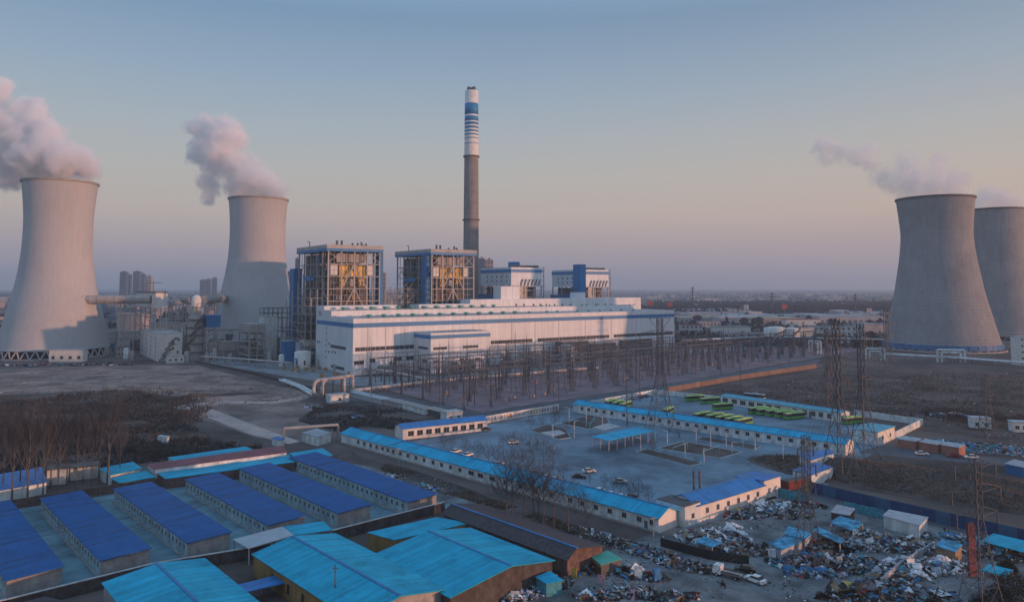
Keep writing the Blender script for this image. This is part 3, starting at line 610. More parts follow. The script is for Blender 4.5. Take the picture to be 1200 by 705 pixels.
# lattice conveyor trestle between the two boiler houses
ft = thing('conveyor_trestle', 'steel trestle standing in the gap between the open boiler houses', 'trestle', UV(a_at(455, 92, 40), 92), HA)
for i in range(5):
    for j in range(2): bar(ft, 'column', (i * 6, j * 8, 0), (i * 6, j * 8, 58 + 2 * (i % 2)), 0.5, steel_grey)
for i in range(4):
    for k in range(5):
        bar(ft, 'beam', (i * 6, 0, 36 + k * 5.5), (i * 6 + 6, 0, 36 + k * 5.5), 0.4, steel_grey); bar(ft, 'brace', (i * 6 + (6 if k % 2 else 0), 0, 36 + k * 5.5), (i * 6 + (0 if k % 2 else 6), 0, 41.5 + k * 5.5), 0.3, steel_grey)
def clad_boiler(label, px_l, px_c, px_r, y_roof, shaft, shaft_px):
    bb = 78.0; a0 = a_at(px_c, bb, 76); p = UV(a0, bb); Ht = Zat(y_roof, p); W = a_at(px_r, bb, 76) - a0; D = min(b_at(px_l, a0, 76) - bb, 55)
    t = thing('boiler_house', label, 'boiler house', p, HA, 'white clad boiler houses')
    zc = Ht - 17
    b = MB(); b.box(0, W, 0, D, zc, Ht); b.build('cladding', white_panel, t)
    b = MB(); b.box(-0.4, W + 0.4, -0.4, D + 0.4, Ht - 4.6, Ht - 1.8); b.build('stripe', blue_stripe, t)
    for x in (0.4, W * 0.25, W * 0.5, W * 0.75, W - 0.4):
        bar(t, 'column', (x, 0.4, 0), (x, 0.4, zc), 0.9, steel_light)
        bar(t, 'column', (x, D - 0.5, 0), (x, D - 0.5, zc), 0.9, steel_grey)
    for z in (zc * 0.93, zc * 0.82, zc * 0.7): bar(t, 'beam', (-1.5, 0.1, z), (W + 3, 0.1, z), 0.6, steel_light)
    for y in (D * 0.33, D * 0.66): bar(t, 'column', (0.4, y, 0), (0.4, y, zc), 0.9, steel_grey)
    for i in range(4): bar(t, 'brace', (W * i / 4, 0.2, zc * 0.7), (W * (i + 1) / 4, 0.2, zc * 0.93), 0.4, steel_light)
    for x in (W + 2.4,): bar(t, 'column', (x, 0.2, 0), (x, 0.2, Ht + 1), 0.5, steel_dark)
    for k in range(4): bar(t, 'beam', (W + 0.2, 0.2, zc + k * 4.5), (W + 2.6, 0.2, zc + k * 4.5), 0.4, steel_dark)
    b = MB(); b.box(W * 0.12, W * 0.9, 5, D - 4, 20, zc - 1); b.build('furnace_casing', steel_dark, t)
    b = MB(); b.box(W * 0.3, W * 0.52, 2.5, 4.9, zc * 0.72, zc - 1); b.build('casing_panel', white_paint, t)
    b = MB(); b.box(-4, W + 3, -3.2, 0, zc - 0.7, zc - 0.2); b.build('walkway', steel_light, t)
    for k in range(6):
        x = W * (0.3 + 0.115 * k); b = MB(); b.path([(x, -0.6, zc + 0.2), (x + 1.2, -1.2, zc + 4.5), (x + 2.6, -0.6, zc + 6.0)], 0.5, 6); b.build('vent_pipe', steel_dark, t)
    for k in range(5): window(t, -0.004, D * (0.14 + 0.16 * k), zc + 8.5, 1.6, 2.2, -math.pi / 2, frame_grey, hall_glass, 0)
    for k in range(5): window(t, -0.004, D * (0.14 + 0.16 * k), zc + 4.5, 1.6, 1.6, -math.pi / 2, frame_grey, hall_glass, 0)
    for k in range(4):
        x = W * (0.1 + 0.24 * k); b = MB()
        for j in range(4): b.lathe([(Ht, 1.0), (Ht + 1.8, 1.0), (Ht + 2.3, 0.4)], 8, (x + j * 2.0, 6, 0))
        b.build('roof_vent_row', steel_dark, t)
    b = MB(); b.box(*shaft, 0, Ht + (5.0 if shaft_px else 6.5)); b.build('lift_shaft', blue_steel, t)
    b = MB(); b.box(-9, -3, 6, D - 8, 40, zc - 8); b.build('equipment_block', blue_steel, t)
    return t
clad_boiler('white clad boiler house with a blue tower at its rear corner', 563.5, 599, 635, 313, (27.5, 34.5, 34, 44), 0)
clad_boiler('white clad boiler house with a blue tower at its front corner', 647, 681, 713, 315.7, (-4.5, 3.2, -3.4, 7), 1)
# ================================================================== BOXES SEEN CORNER-ON, set square with the plant
def corner(xl, xc, xr, yb, yt, ang=None):
    ang = HAD if ang is None else ang
    p = G(xc, yb); p.z = 0
    return p, (along(p, ang, xr) if xr > xc else 0), (along(p, ang + 90, xl) if xl < xc else 0), Zat(yt, p), R(ang)
def block(name, label, cat, xl, xc, xr, yb, yt, wall, roof=None, depth=None, wd=None, group=None, wins=(), swins=(), ang=None, wsize=(1.6, 1.5)):
    p, L, D, h, rz = corner(xl, xc, xr, yb, yt, ang); D = depth or D; L = wd or L
    t = thing(name, label, cat, p, rz, group)
    b = MB(); b.box(0, L, 0, D, 0, h); b.build('wall', wall, t)
    b = MB(); b.box(-0.25, L + 0.25, -0.25, D + 0.25, h + 0.002, h + 0.4); b.build('roof', roof or pale_roof, t)
    for nx, nz, z0, z1 in wins:
        for i in range(nx):
            for j in range(nz): window(t, L * (i + 0.5) / nx, -0.004, z0 + (z1 - z0) * (j + 0.5) / nz, *wsize)
    for ny, nz, z0, z1 in swins:
        for i in range(ny):
            for j in range(nz): window(t, -0.004, D * (i + 0.5) / ny, z0 + (z1 - z0) * (j + 0.5) / nz, *wsize, -math.pi / 2)
    return t, L, D, h
# ---- flue gas plant between the two tall towers
t, L, D, h = block('office_building', 'white four storey office with an outside stair at the absorber', 'building', 164, 184.5, 213, 423.5, 391, white_paint, wins=[], swins=[(4, 5, 2, 20)], wsize=(2.2, 2.2))
for x, z in ((0.62, 15), (0.62, 10), (0.82, 7), (0.3, 4), (0.85, 17)): window(t, L * x, -0.004, z, 1.5, 2.0)
for k in range(4):
    z0 = k * h / 5; x0 = L * (0.05 + 0.12 * k); b = MB()
    b.hexa([(x0, -1.6, z0), (x0 + 5, -1.6, z0 + h / 5), (x0 + 5, -0.3, z0 + h / 5), (x0, -0.3, z0)], [(x0, -1.6, z0 + 0.9), (x0 + 5, -1.6, z0 + h / 5 + 0.9), (x0 + 5, -0.3, z0 + h / 5 + 0.9), (x0, -0.3, z0 + 0.9)])
    b.box(x0 + 5, x0 + 7, -1.8, -0.1, z0 + h / 5, z0 + h / 5 + 1.0); b.build('stair_flight', steel_dark, t)
block('porch_building', 'low white lean-to at the foot of the white office', 'building', 190, 196, 216, 425.5, 417.5, white_paint, wins=[(3, 1, 1, 4)], depth=6)
block('pump_house', 'small white pump house in front of the edge cooling tower', 'building', 54, 57, 97, 424, 410.5, white_paint, wins=[(4, 1, 2.2, 5)], depth=7, ang=2, wsize=(2.6, 2.4))
pA = G(228, 421); pA.z = 0; zA = lambda y: Zat(y, pA); sA = math.hypot(pA.x, pA.y) / F_PX * 0.87
t = thing('absorber_tower', 'grey absorber vessel with domed top and wrap-around stairs', 'absorber', pA)
ra_ = 9.3 * sA
b = MB(); b.lathe([(0, ra_), (zA(374), ra_), (zA(367), ra_ * 0.62), (zA(360), ra_ * 0.5), (zA(352), ra_ * 0.5)], 28); b.build('vessel', grey_concrete, t, True)
b = MB(); b.lathe([(zA(359), ra_ * 0.62), (zA(353), ra_ * 0.66), (zA(348), ra_ * 0.55), (zA(345.5), ra_ * 0.2), (zA(345.2), 0.05)], 24); b.build('dome', white_paint, t, True)
for y in (412, 402, 392, 383, 374):
    b = MB(); b.lathe([(zA(y), ra_), (zA(y), ra_ + 1.7), (zA(y) + 0.3, ra_ + 1.7), (zA(y) + 0.3, ra_)], 28); b.build('gallery', steel_dark, t)
for k in range(4):
    b = MB()
    for i in range(8):
        a0 = R(-170 + 34 * k + i * 9); z0 = zA(420) + (k + i / 8) * 9; b.rbox(((ra_ + 1) * math.cos(a0), (ra_ + 1) * math.sin(a0), z0 + 1), 1.6, 1.4, 1.4, Matrix.Rotation(a0, 3, 'Z'))
    b.build('stair_flight', steel_dark, t)
for px in (213, 216.5):
    q = G(px, 421) - pA; b = MB(); b.path([(q.x, q.y, 0), (q.x, q.y, zA(381)), (q.x + 3, q.y, zA(378)), (q.x + 8, q.y + 3, zA(378))], 0.9, 8); b.build('riser_pipe', steel_light, t, True)
pD = Vector((p1.x + 35, p1.y + 6, 0)); zd = Zat(350.5, pD)
pE = G(173, 418); pE.z = 0
t = thing('flue_duct', 'thick round flue duct running from the edge tower to the white junction house', 'duct')
def flanged(parent, pts, r, nm='duct_section', step=7.0, m=steel_light):
    for a_, c_ in zip(pts, pts[1:]):
        a_, c_ = Vector(a_), Vector(c_); n = max(1, int((c_ - a_).length / step))
        for i in range(n):
            s0, s1 = a_.lerp(c_, i / n), a_.lerp(c_, (i + 1) / n); d = (s1 - s0).normalized()
            b = MB(); b.tube(s0, s1, r, n=18); b.tube(s1 - d * 0.35, s1 + d * 0.0, r + 0.35, n=18); b.build(nm, m, parent, False)
fa = Vector((p1.x + pf1[3][1] - 2.5, p1.y - 8, zd)); fb = Vector((pE.x - 3, pE.y + 10, zd))
flanged(t, [fa, fb], 3.6)
b = MB(); b.tube(fa + Vector((-0.5, 0, 0)), fa + Vector((3.0, 0, 0)), 5.2, n=20); b.build('shell_collar', steel_dark, t)
t = thing('flue_duct', 'round flue duct running from the junction house past the domed absorber', 'duct')
fc = Vector((pA.x - 1, pA.y + 4, zd)); fd = Vector((p2.x - 30, p2.y - 15, zd))
flanged(t, [fb + Vector((26, 6, 0)), fc + Vector((-6, 6, 0))], 3.6)
t = thing('flue_duct', 'round flue duct joining the absorber dome to the shaded tower', 'duct')
flanged(t, [fc + Vector((4, 4, 0)), fd + Vector((6, 0, 0))], 3.6)
p, L, D, h, rz = corner(157, 180, 194, 419, 343)
t = thing('junction_house', 'white duct junction house raised on a tall steel trestle', 'junction house', p, rz); z0 = Zat(361, p)
b = MB(); b.box(0, L, 0, D, z0, h); b.build('wall', white_paint, t)
b = MB(); b.box(-0.5, L + 0.5, -0.5, D + 0.5, h, h + 0.8); b.build('roof', steel_dark, t)
b = MB(); b.rbox((-0.25, D * 0.5, (z0 + h) / 2), 0.4, 9, 1.6, Matrix.Rotation(R(38), 3, 'X')); b.build('stair_flight', steel_grey, t)
for i in range(10): bar(t, 'railing_post', (L * (i % 5) / 4, D * (0.1 if i < 5 else 0.9), h + 0.8), (L * (i % 5) / 4, D * (0.1 if i < 5 else 0.9), h + 3.6), 0.3, steel_grey)
b = MB(); b.path([(0, D * 0.5, h + 9), (L + 4, D * 0.5, h + 9)], 0.3); b.tube((L * 0.7, D * 0.5, h + 0.8), (L * 0.7, D * 0.5, h + 10.5), 0.35); b.tube((L * 0.1, D * 0.5, h + 0.8), (L * 0.1, D * 0.5, h + 9), 0.3); b.build('hoist_beam', steel_grey, t)
for x in (0.5, L / 2, L - 0.5):
    for y in (0.5, D * 0.5, D - 0.5): bar(t, 'column', (x, y, 0), (x, y, z0), 0.9, steel_light)
for k in range(5):
    z = z0 * (k + 1) / 5 - 0.5
    for y in (0.5, D * 0.5): bar(t, 'beam', (0.5, y, z), (L - 0.5, y, z), 0.5, steel_light)
    bar(t, 'beam', (0.5, 0.5, z), (0.5, D - 0.5, z), 0.5, steel_light)
    bar(t, 'brace', (0.5, 0.5 if k % 2 else D * 0.5, z - z0 / 5), (0.5, D * 0.5 if k % 2 else 0.5, z), 0.4, steel_light); bar(t, 'brace', (0.5, D * 0.5 if k % 2 else D, z - z0 / 5), (0.5, D if k % 2 else D * 0.5, z), 0.4, steel_light)
    bar(t, 'brace', (0.5, 0.5, z - z0 / 5), (L / 2, 0.5, z), 0.4, steel_light)
def trestle(label, xl, xr, yb, yt, n=2, depth=9, group='lattice trestles under the flue ducts'):
    p = G(xl, yb); p.z = 0; L = along(p, 8, xr); h = Zat(yt, p); t = thing('lattice_trestle', label, 'trestle', p, R(8), group)
    for i in range(n):
        for y in (0, depth): bar(t, 'column', (L * i / (n - 1), y, 0), (L * i / (n - 1), y, h), 0.7, steel_light)
    m = 8
    for k in range(m):
        for i in range(n - 1):
            x0, x1 = L * i / (n - 1), L * (i + 1) / (n - 1); z, zz_ = h * k / m, h * (k + 1) / m
            bar(t, 'beam', (x0, 0, zz_), (x1, 0, zz_), 0.4, steel_light); bar(t, 'beam', (x0, depth, zz_), (x1, depth, zz_), 0.4, steel_light)
            bar(t, 'brace', (x0 if k % 2 else x1, 0, z), (x1 if k % 2 else x0, 0, zz_), 0.35, steel_light)
trestle('lattice trestle under the flue duct beside the edge tower', 139, 151, 417, 355)
trestle('wide lattice trestle between the junction house and the absorber', 196, 213, 416, 356, 3)
trestle('lattice trestle between the absorber and the shaded tower', 239, 250, 414, 356)
p, L, D, h, rz = corner(235, 241, 257.5, 421.5, 369.5)
t = thing('blue_filter_house', 'blue box house standing on open steel legs by the absorber', 'filter house', p, rz); z0 = Zat(383.5, p)
b = MB(); b.box(0, L, 0, max(D, 7), z0, h); b.build('box', blue_steel, t)
for x in (0.5, L - 0.5):
    for y in (0.5, max(D, 7) - 0.5): bar(t, 'leg', (x, y, 0), (x, y, z0), 0.9, steel_light)
for k in range(3):
    bar(t, 'beam', (0, 0.5, z0 * (k + 0.6) / 3.2), (L, 0.5, z0 * (k + 0.6) / 3.2), 0.6, steel_light); bar(t, 'brace', (0.5, 0.5, z0 * k / 3), (L - 0.5, 0.5, z0 * (k + 1) / 3), 0.4, steel_light)
for i, z in enumerate((3, 7, 11)):
    b = MB(); b.box(2, L - 2, -1.5 + i, 4, z, z + 3); b.build('equipment_box', steel_grey if i else roof_light, t)
# concrete frame building
p, L, D, h, rz = corner(279, 291, 311, 425, 380)
t = thing('concrete_frame', 'open grey concrete frame with a blank box on top', 'building', p, rz); zt = Zat(390, p)
b = MB(); b.box(0, L * 0.95, 0, D, zt, h); b.build('top_box', grey_concrete, t)
for x in (0.4, L * 0.5, L - 0.4):
    for y in (0.4, D - 0.4): bar(t, 'column', (x, y, 0), (x, y, zt), 0.9, grey_concrete)
for k in range(4):
    z = zt * (k + 1) / 4.2; b = MB(); b.box(-0.5, L + 0.5, -0.5, D + 0.5, z - 0.4, z + 0.3); b.build('floor_slab', grey_concrete, t)
b = MB(); b.box(2, L - 3, 2, D - 2, 0.1, zt * 0.2); b.build('ground_room', steel_dark, t)
b = MB(); b.hexa([(3, 2, 7), (L - 3, 2, 7), (L - 3, D - 2, 7), (3, D - 2, 7)], [(L * 0.4, D * 0.4, 13), (L * 0.6, D * 0.4, 13), (L * 0.6, D * 0.6, 13), (L * 0.4, D * 0.6, 13)]); b.build('hopper', grey_concrete, t)
p, L, D, h, rz = corner(254, 259, 284, 421.5, 400)
t = thing('duct_bend', 'grey box duct curving down on four legs beside the concrete frame', 'duct', p, rz); z0 = h * 0.5
b = MB(); b.box(0, L * 0.55, 0, 7, z0, h)
for i in range(5):
    a0, a1 = R(90 - 15 * i), R(75 - 15 * i); c_ = (L * 0.55, z0 - 6)
    ro, ri = h - c_[1], z0 - c_[1]; P4 = [(c_[0] + ri * math.cos(a0), c_[1] + ri * math.sin(a0)), (c_[0] + ri * math.cos(a1), c_[1] + ri * math.sin(a1)), (c_[0] + ro * math.cos(a1), c_[1] + ro * math.sin(a1)), (c_[0] + ro * math.cos(a0), c_[1] + ro * math.sin(a0))]
    b.hexa([(x, 0, z) for x, z in reversed(P4)], [(x, 7, z) for x, z in reversed(P4)])
b.build('duct_section', steel_grey, t)
for x in (2, L * 0.5):
    for y in (0.8, 6): bar(t, 'leg', (x, y, 0), (x, y, z0), 0.9, steel_light)
block('ash_building', 'pale blue-grey block behind the concrete frame', 'building', 303, 308, 324, 421, 371.5, white_wash, depth=14)
p, L, D, h, rz = corner(305, 307, 345, 420, 361)
t = thing('roof_gallery', 'open railed steel gallery above the pale grey block', 'gallery', p, rz); z0 = Zat(373, p)
for i in range(8):
    bar(t, 'post', (L * i / 7, 0, 0), (L * i / 7, 0, h), 0.45, steel_dark); bar(t, 'post', (L * i / 7, 9, 0), (L * i / 7, 9, h), 0.45, steel_dark)
for z in (z0, (z0 + h) / 2, h): bar(t, 'beam', (0, 0, z), (L, 0, z), 0.5, steel_dark); bar(t, 'beam', (0, 9, z), (L, 9, z), 0.5, steel_dark)
block('blue_shed', 'tall blue shed with white top at the foot of the first boiler house', 'building', 322, 333, 346, 426, 400, blue_steel, roof_light, depth=9)
block('switch_cabin', 'pale box cabin above the round tank by the hall', 'building', 346, 350, 364, 427, 402, roof_light, depth=8)
pT = G(354.5, 430.5); pT.z = 0; hT = Zat(412, pT); rT = 9.0 * math.hypot(pT.x, pT.y) / F_PX
t = thing('round_tank', 'short round white tank with blue frame beside the hall end', 'tank', pT)
b = MB(); b.lathe([(0, rT), (hT, rT), (hT + 0.8, rT * 0.6), (hT + 1.0, 0.05)], 28); b.build('shell', white_paint, t, True)
for k in (-1, 1): window(t, k * rT * 0.5, -rT * 0.88, 4.2, 1.4, 3.2, k * 0.5)
b = MB(); b.path([(-rT * 0.9, -rT * 0.7, 0), (-rT * 0.9, -rT * 0.7, hT * 0.6), (-rT * 0.4, -rT, hT * 0.6), (-rT * 0.4, -rT, 0)], 0.35); b.build('pipe_frame', blue_stripe, t)
# smaller plant crowded round the absorber and the shaded tower
rnd_ = random.Random(21)
for i, (px, yb, rpx, yt) in enumerate(((148, 420, 3.2, 408), (155, 421, 2.6, 411), (219, 424, 3.0, 412), (243, 424, 2.8, 414), (252, 423, 2.6, 409), (270, 423, 3.0, 415), (316, 425, 3.0, 412), (330, 429, 3.4, 416), (206, 413, 4.0, 398), (126, 416, 3.0, 407))):
    p = G(px, yb); p.z = 0; h = Zat(yt, p); r = rpx * p.y / F_PX; t = thing('process_tank', 'small grey process tank crowded in beside the absorber plant', 'tank', p, 0, 'small process tanks')
    b = MB(); b.lathe([(0, r), (h, r), (h + r * 0.3, r * 0.5), (h + r * 0.35, 0.05)], 16); b.build('shell', rnd_.choice((white_wash, steel_grey, grey_concrete)), t, True); b = MB(); b.tube((r * 0.9, -r * 0.3, 0), (r * 0.9, -r * 0.3, h + 1.5), 0.3, n=6); b.build('riser_pipe', steel_dark, t)
for i, (xl, xc, xr, yb, yt, m) in enumerate(((133, 137, 150, 419, 407, steel_grey), (196, 199, 211, 409, 396, white_wash), (244, 247, 262, 411, 398, steel_grey), (262, 266, 280, 409, 392, steel_dark), (312, 316, 328, 417, 396, steel_grey), (326, 330, 342, 413, 384, white_wash), (118, 121, 134, 414, 403, blue_steel), (150, 153, 166, 411, 399, steel_dark))):
    block('plant_shed', ('grey plant shed by the edge tower trestle', 'pale plant shed behind the white office', 'grey plant shed behind the blue filter house', 'dark plant shed behind the bent duct', 'grey plant shed behind the concrete frame', 'tall pale plant shed under the roof gallery', 'blue plant shed at the foot of the edge tower', 'dark plant shed behind the duct trestle')[i], 'building', xl, xc, xr, yb, yt, m, steel_dark, depth=9, wins=[(3, 2, 1, 9)])
og = mat('orange drum', (0.42, 0.20, 0.04), var=0.15)
b = MB(); b.lathe([(0, 1.1), (0.2, 1.2), (2.0, 1.2), (2.2, 1.1), (2.2, 0.05)], 12); dm = b.mesh('drum', og)
for px, py in ((333, 433), (342.6, 435), (348.5, 432), (350, 436.5), (358.5, 434), (366.5, 435.5), (364, 430.5), (377, 441.5), (393.5, 440), (409.5, 439), (374, 432.5), (381.6, 434)):
    tag(ob('drum', dm, None, G(px, py)), 'stout orange drum standing on the apron at the hall end', 'drum', 'orange drums on the apron')

# ---- machines along the foot of the hall
def transformer(label, px, py, s, rz=HA):
    t = thing('transformer', label, 'transformer', G(px, py), rz, 'transformers at the foot of the hall')
    b = MB(); b.box(-3 * s, 3 * s, -1.6 * s, 1.6 * s, 0.6, 4.6 * s); b.build('tank', steel_grey, t)
    for k in (-1, 1):
        for i in range(5): bar(t, 'radiator', (-2.6 * s + i * 1.3 * s, k * 2.2 * s, 0.8), (-2.6 * s + i * 1.3 * s, k * 2.2 * s, 4.2 * s), 0.5 * s, steel_grey, 1.0 * s)
    b = MB(); b.tube((-2.4 * s, 0, 5.6 * s), (1.6 * s, 0, 5.6 * s), 0.7 * s, n=10); b.build('conservator', steel_grey, t)
    for i in range(3):
        b = MB(); x = -2 * s + 2 * i * s; b.tube((x, -0.6 * s, 4.6 * s), (x, -1.2 * s, 7.4 * s), 0.28 * s, 0.16 * s, n=7); b.build('bushing', rust_clad, t)
    return t
for i, (px, py, s) in enumerate(((462, 439, 1.5), (473, 440, 1.3), (533, 437, 1.2), (549, 435, 1.4), (566, 433, 1.2), (594, 431, 1.3), (610, 429, 1.1), (664, 424, 1.5), (676, 423, 1.4), (705, 420, 1.6), (722, 418, 1.5), (744, 416, 1.5))):
    transformer('grey oil transformer with radiator fins at the foot of the hall', px, py, s)
for i, (px, py, rpx, yt, m, lab) in enumerate(((621, 429, 5.5, 412, steel_light, 'grey steel tank with sunlit side before the hall'), (640, 428, 6, 412, steel_light, 'stout sunlit grey tank beside the first hall tank'), (664, 427, 9, 405, steel_light, 'widest tan tank before the hall'), (631, 430, 4, 414, grey_concrete, 'narrow concrete tank between the hall tanks'))):
    p = G(px, py); p.z = 0; h = Zat(yt, p); r = rpx * math.hypot(p.x, p.y) / F_PX
    t = thing('storage_tank', lab, 'tank', p); b = MB(); b.lathe([(0, r), (h, r), (h + r * 0.15, r * 0.6), (h + r * 0.2, 0.05)], 24); b.build('shell', m, t, True)
    b = MB(); b.lathe([(h * 0.97, r), (h * 0.97, r + 0.3), (h, r + 0.3), (h, r)], 24); b.build('top_ring', steel_dark, t)
for lab, a_ in (('grey steel lean-to shed on the hall front, past the annex', (575, 578, 603, 427, 411)), ('blue-grey machine house below the hall windows', (655, 659, 690, 424, 401)), ('low dark machine house farther along the hall', (690, 693, 722, 421, 403)), ('long teal machine house at the far hall end', (722, 730, 764, 417, 399)), ('grey machine house by the hall far corner', (763, 766, 792, 413, 398))):
    block('machine_house', lab, 'building', *a_, random.choice((steel_grey, white_wash, steel_dark)), steel_grey, depth=9)
def pipe_run(label, pts, z, r, m, post_step=12.0, n=2, group=None, gap=None):
    W = [Vector((p.x, p.y, z)) for p in (G(*q) for q in pts)]; t = thing('pipe_rack', label, 'pipe rack', (0, 0, 0), 0, group)
    for k in range(n):
        off = (k - (n - 1) / 2) * (gap or r * 3)
        for a_, c_ in zip(W, W[1:]):
            d = (c_ - a_).normalized(); s_ = Vector((-d.y, d.x, 0)) * off
            b = MB(); b.tube(a_ + s_, c_ + s_, r, n=8); b.build('pipe', m, t, False)
    for a_, c_ in zip(W, W[1:]):
        d = c_ - a_; m_ = max(1, int(d.length / post_step)); s_ = Vector((-d.y, d.x, 0)).normalized() * (n * r * 1.6 + 0.3)
        for i in range(m_ + 1):
            q = a_.lerp(c_, i / m_)
            for sg in (-1, 1): bar(t, 'post', (q.x + s_.x * sg, q.y + s_.y * sg, 0), (q.x + s_.x * sg, q.y + s_.y * sg, z - r * 0.8), 0.35, steel_grey)
            bar(t, 'crossbar', (q.x - s_.x, q.y - s_.y, z - r - 0.2), (q.x + s_.x, q.y + s_.y, z - r - 0.2), 0.3, steel_grey)
    return t
pink_pipe = mat('beige lagged pipe', (0.44, 0.40, 0.38), rough=0.5, var=0.2, scale=0.2)  # pinkish beige lagging
pipe_run('high pipe rack crossing behind the white office', [(120, 412), (180, 410), (250, 408)], 18.0, 0.7, steel_light, 10, 3); pipe_run('low pipe rack before the concrete frame', [(236, 425), (285, 428), (340, 433)], 5.0, 0.5, steel_light, 9, 3); pipe_run('middle pipe rack between the absorber and the boiler house', [(240, 415), (300, 415), (345, 418)], 22.0, 0.8, steel_grey, 11, 2)
pipe_run('long lagged pipeline on low posts along the switchyard', [(412, 462), (500, 451), (590, 443), (700, 434)], 2.2, 0.7, pink_pipe, 10)
pipe_run('raised pipe rack crossing before the annex', [(505, 436), (545, 434), (576, 431)], 9.0, 0.8, steel_grey, 9, 3)
pipe_run('short pipe rack joining the transformers to the hall', [(430, 439), (462, 444), (497, 452)], 4.5, 0.6, pink_pipe, 8)
pipe_run('elevated pipe rack along the transformers', [(600, 433), (690, 424), (795, 414)], 7.0, 0.5, steel_grey, 12, 3)
pipe_run('blue-grey pipe rack in front of the ribbed tower', [(1036, 420), (1110, 424), (1200, 431), (1290, 438)], 4.0, 0.7, white_wash, 14, 3)
pipe_run('pipe rack on tall posts before the tanks', [(800, 408), (900, 403), (1036, 407)], 8.0, 0.6, white_wash, 14, 3)
def portal(label, xa, xb, yb, yt, r, m=white_wash):
    pa, pb = G(xa, yb), G(xb, yb + 1); h = Zat(yt, pa)
    t = thing('pipe_portal', label, 'pipe portal', (0, 0, 0)); q = (pb - pa).normalized() * 2.4
    for k in range(2):
        o_ = q * k * 1.2; b = MB(); b.path([pa + o_, pa + o_ + Vector((0, 0, h - k * 2)), pb - o_ + Vector((0, 0, h - k * 2)), pb - o_], r, 8); b.build('pipe_loop', m, t)
    for k in range(4): bar(t, 'post', pa.lerp(pb, (k + 0.7) / 5), pa.lerp(pb, (k + 0.7) / 5) + Vector((0, 0, h * 0.9)), 0.4, steel_grey)
    bar(t, 'crossbar', pa + Vector((0, 0, h * 0.55)), pb + Vector((0, 0, h * 0.55)), 0.5, steel_grey)
portal('tall pipe portal near the foot of the ribbed tower', 1099, 1131, 424, 409.5, 0.9); portal('pipe portal between the pylon and the ribbed tower', 1015, 1037, 421, 408, 0.8)
portal('pipe portal standing before the white tanks', 948, 962, 413, 399, 0.7)
# ---- expansion loops and pump house by the hall end
def loop(label, x0, x1, yb0, yb1, yt):
    pa, pb = G(x0, yb0), G(x1, yb1); h = Zat(yt, pa); t = thing('pipe_loop', label, 'pipe', (0, 0, 0), 0, 'arched pipe loops')
    d = (pb - pa).normalized(); pts = [pa + Vector((0, 0, 0.8)) - d * 14]
    pts = [pa + d * 0 + Vector((0, 0, 0.6))]
    for k in range(7): a_ = R(90 * k / 6); pts.append(pa + d * (3.2 * (1 - math.cos(a_))) + Vector((0, 0, h - 3.2 + 3.2 * math.sin(a_))))
    for k in range(4): a_ = R(90 - 30 * k); pts.append(pb - d * (1.5 * (1 - math.cos(a_))) + Vector((0, 0, h - 1.5 + 1.5 * math.sin(a_))))
    pts.append(pb + Vector((0, 0, 1.5)))
    b = MB(); b.path(pts, 0.95, 10); b.build('lagged_pipe', pink_pipe, t, True)
    for k in (0.35, 0.62, 0.9): bar(t, 'support_post', pa.lerp(pb, k), pa.lerp(pb, k) + Vector((0, 0, h - 1)), 0.4, steel_dark)
loop('outer arch of the thick lagged pipe loop by the hall end', 367.5, 403, 467, 462, 446); loop('inner arch of the thick lagged pipe loop above the white pump house', 377.5, 413, 466, 459, 445.5)
pipe_run('ground pipes leading to the arched loops', [(330, 447), (352, 455), (367, 464)], 1.2, 0.8, white_wash, 9)
block('pump_house', 'tiny white pump house below the arched pipe loops', 'building', 379, 387, 409, 472.5, 464, white_wash, depth=6, wins=[(1, 1, 0.4, 3.2)])
for i, (x0, y0, x1, y1, m, lab) in enumerate(((411, 465, 447, 474, roof_light, 'white roofed low store starting at the pump house'), (441, 472, 471, 479, grey_concrete, 'grey low store in the middle of the boundary row'), (460, 476, 498, 486, white_wash, 'blue-grey low store in the boundary row'), (500, 485, 523, 491, steel_dark, 'dark low store at the end of the boundary row'))):
    p, q = G(x0, y0), G(x1, y1); gable('low_store', lab, p, q, 4.0, 2.6, 0.5, m, roof_light if i == 0 else steel_grey, ridge=1.0, back_h=3.0, group='low stores in the boundary row')
block('gate_house', 'small blue-white gate house at the end of the poster wall', 'building', 519, 524, 542, 494, 484, white_wash, depth=6, wins=[(2, 1, 0.5, 2.5)])
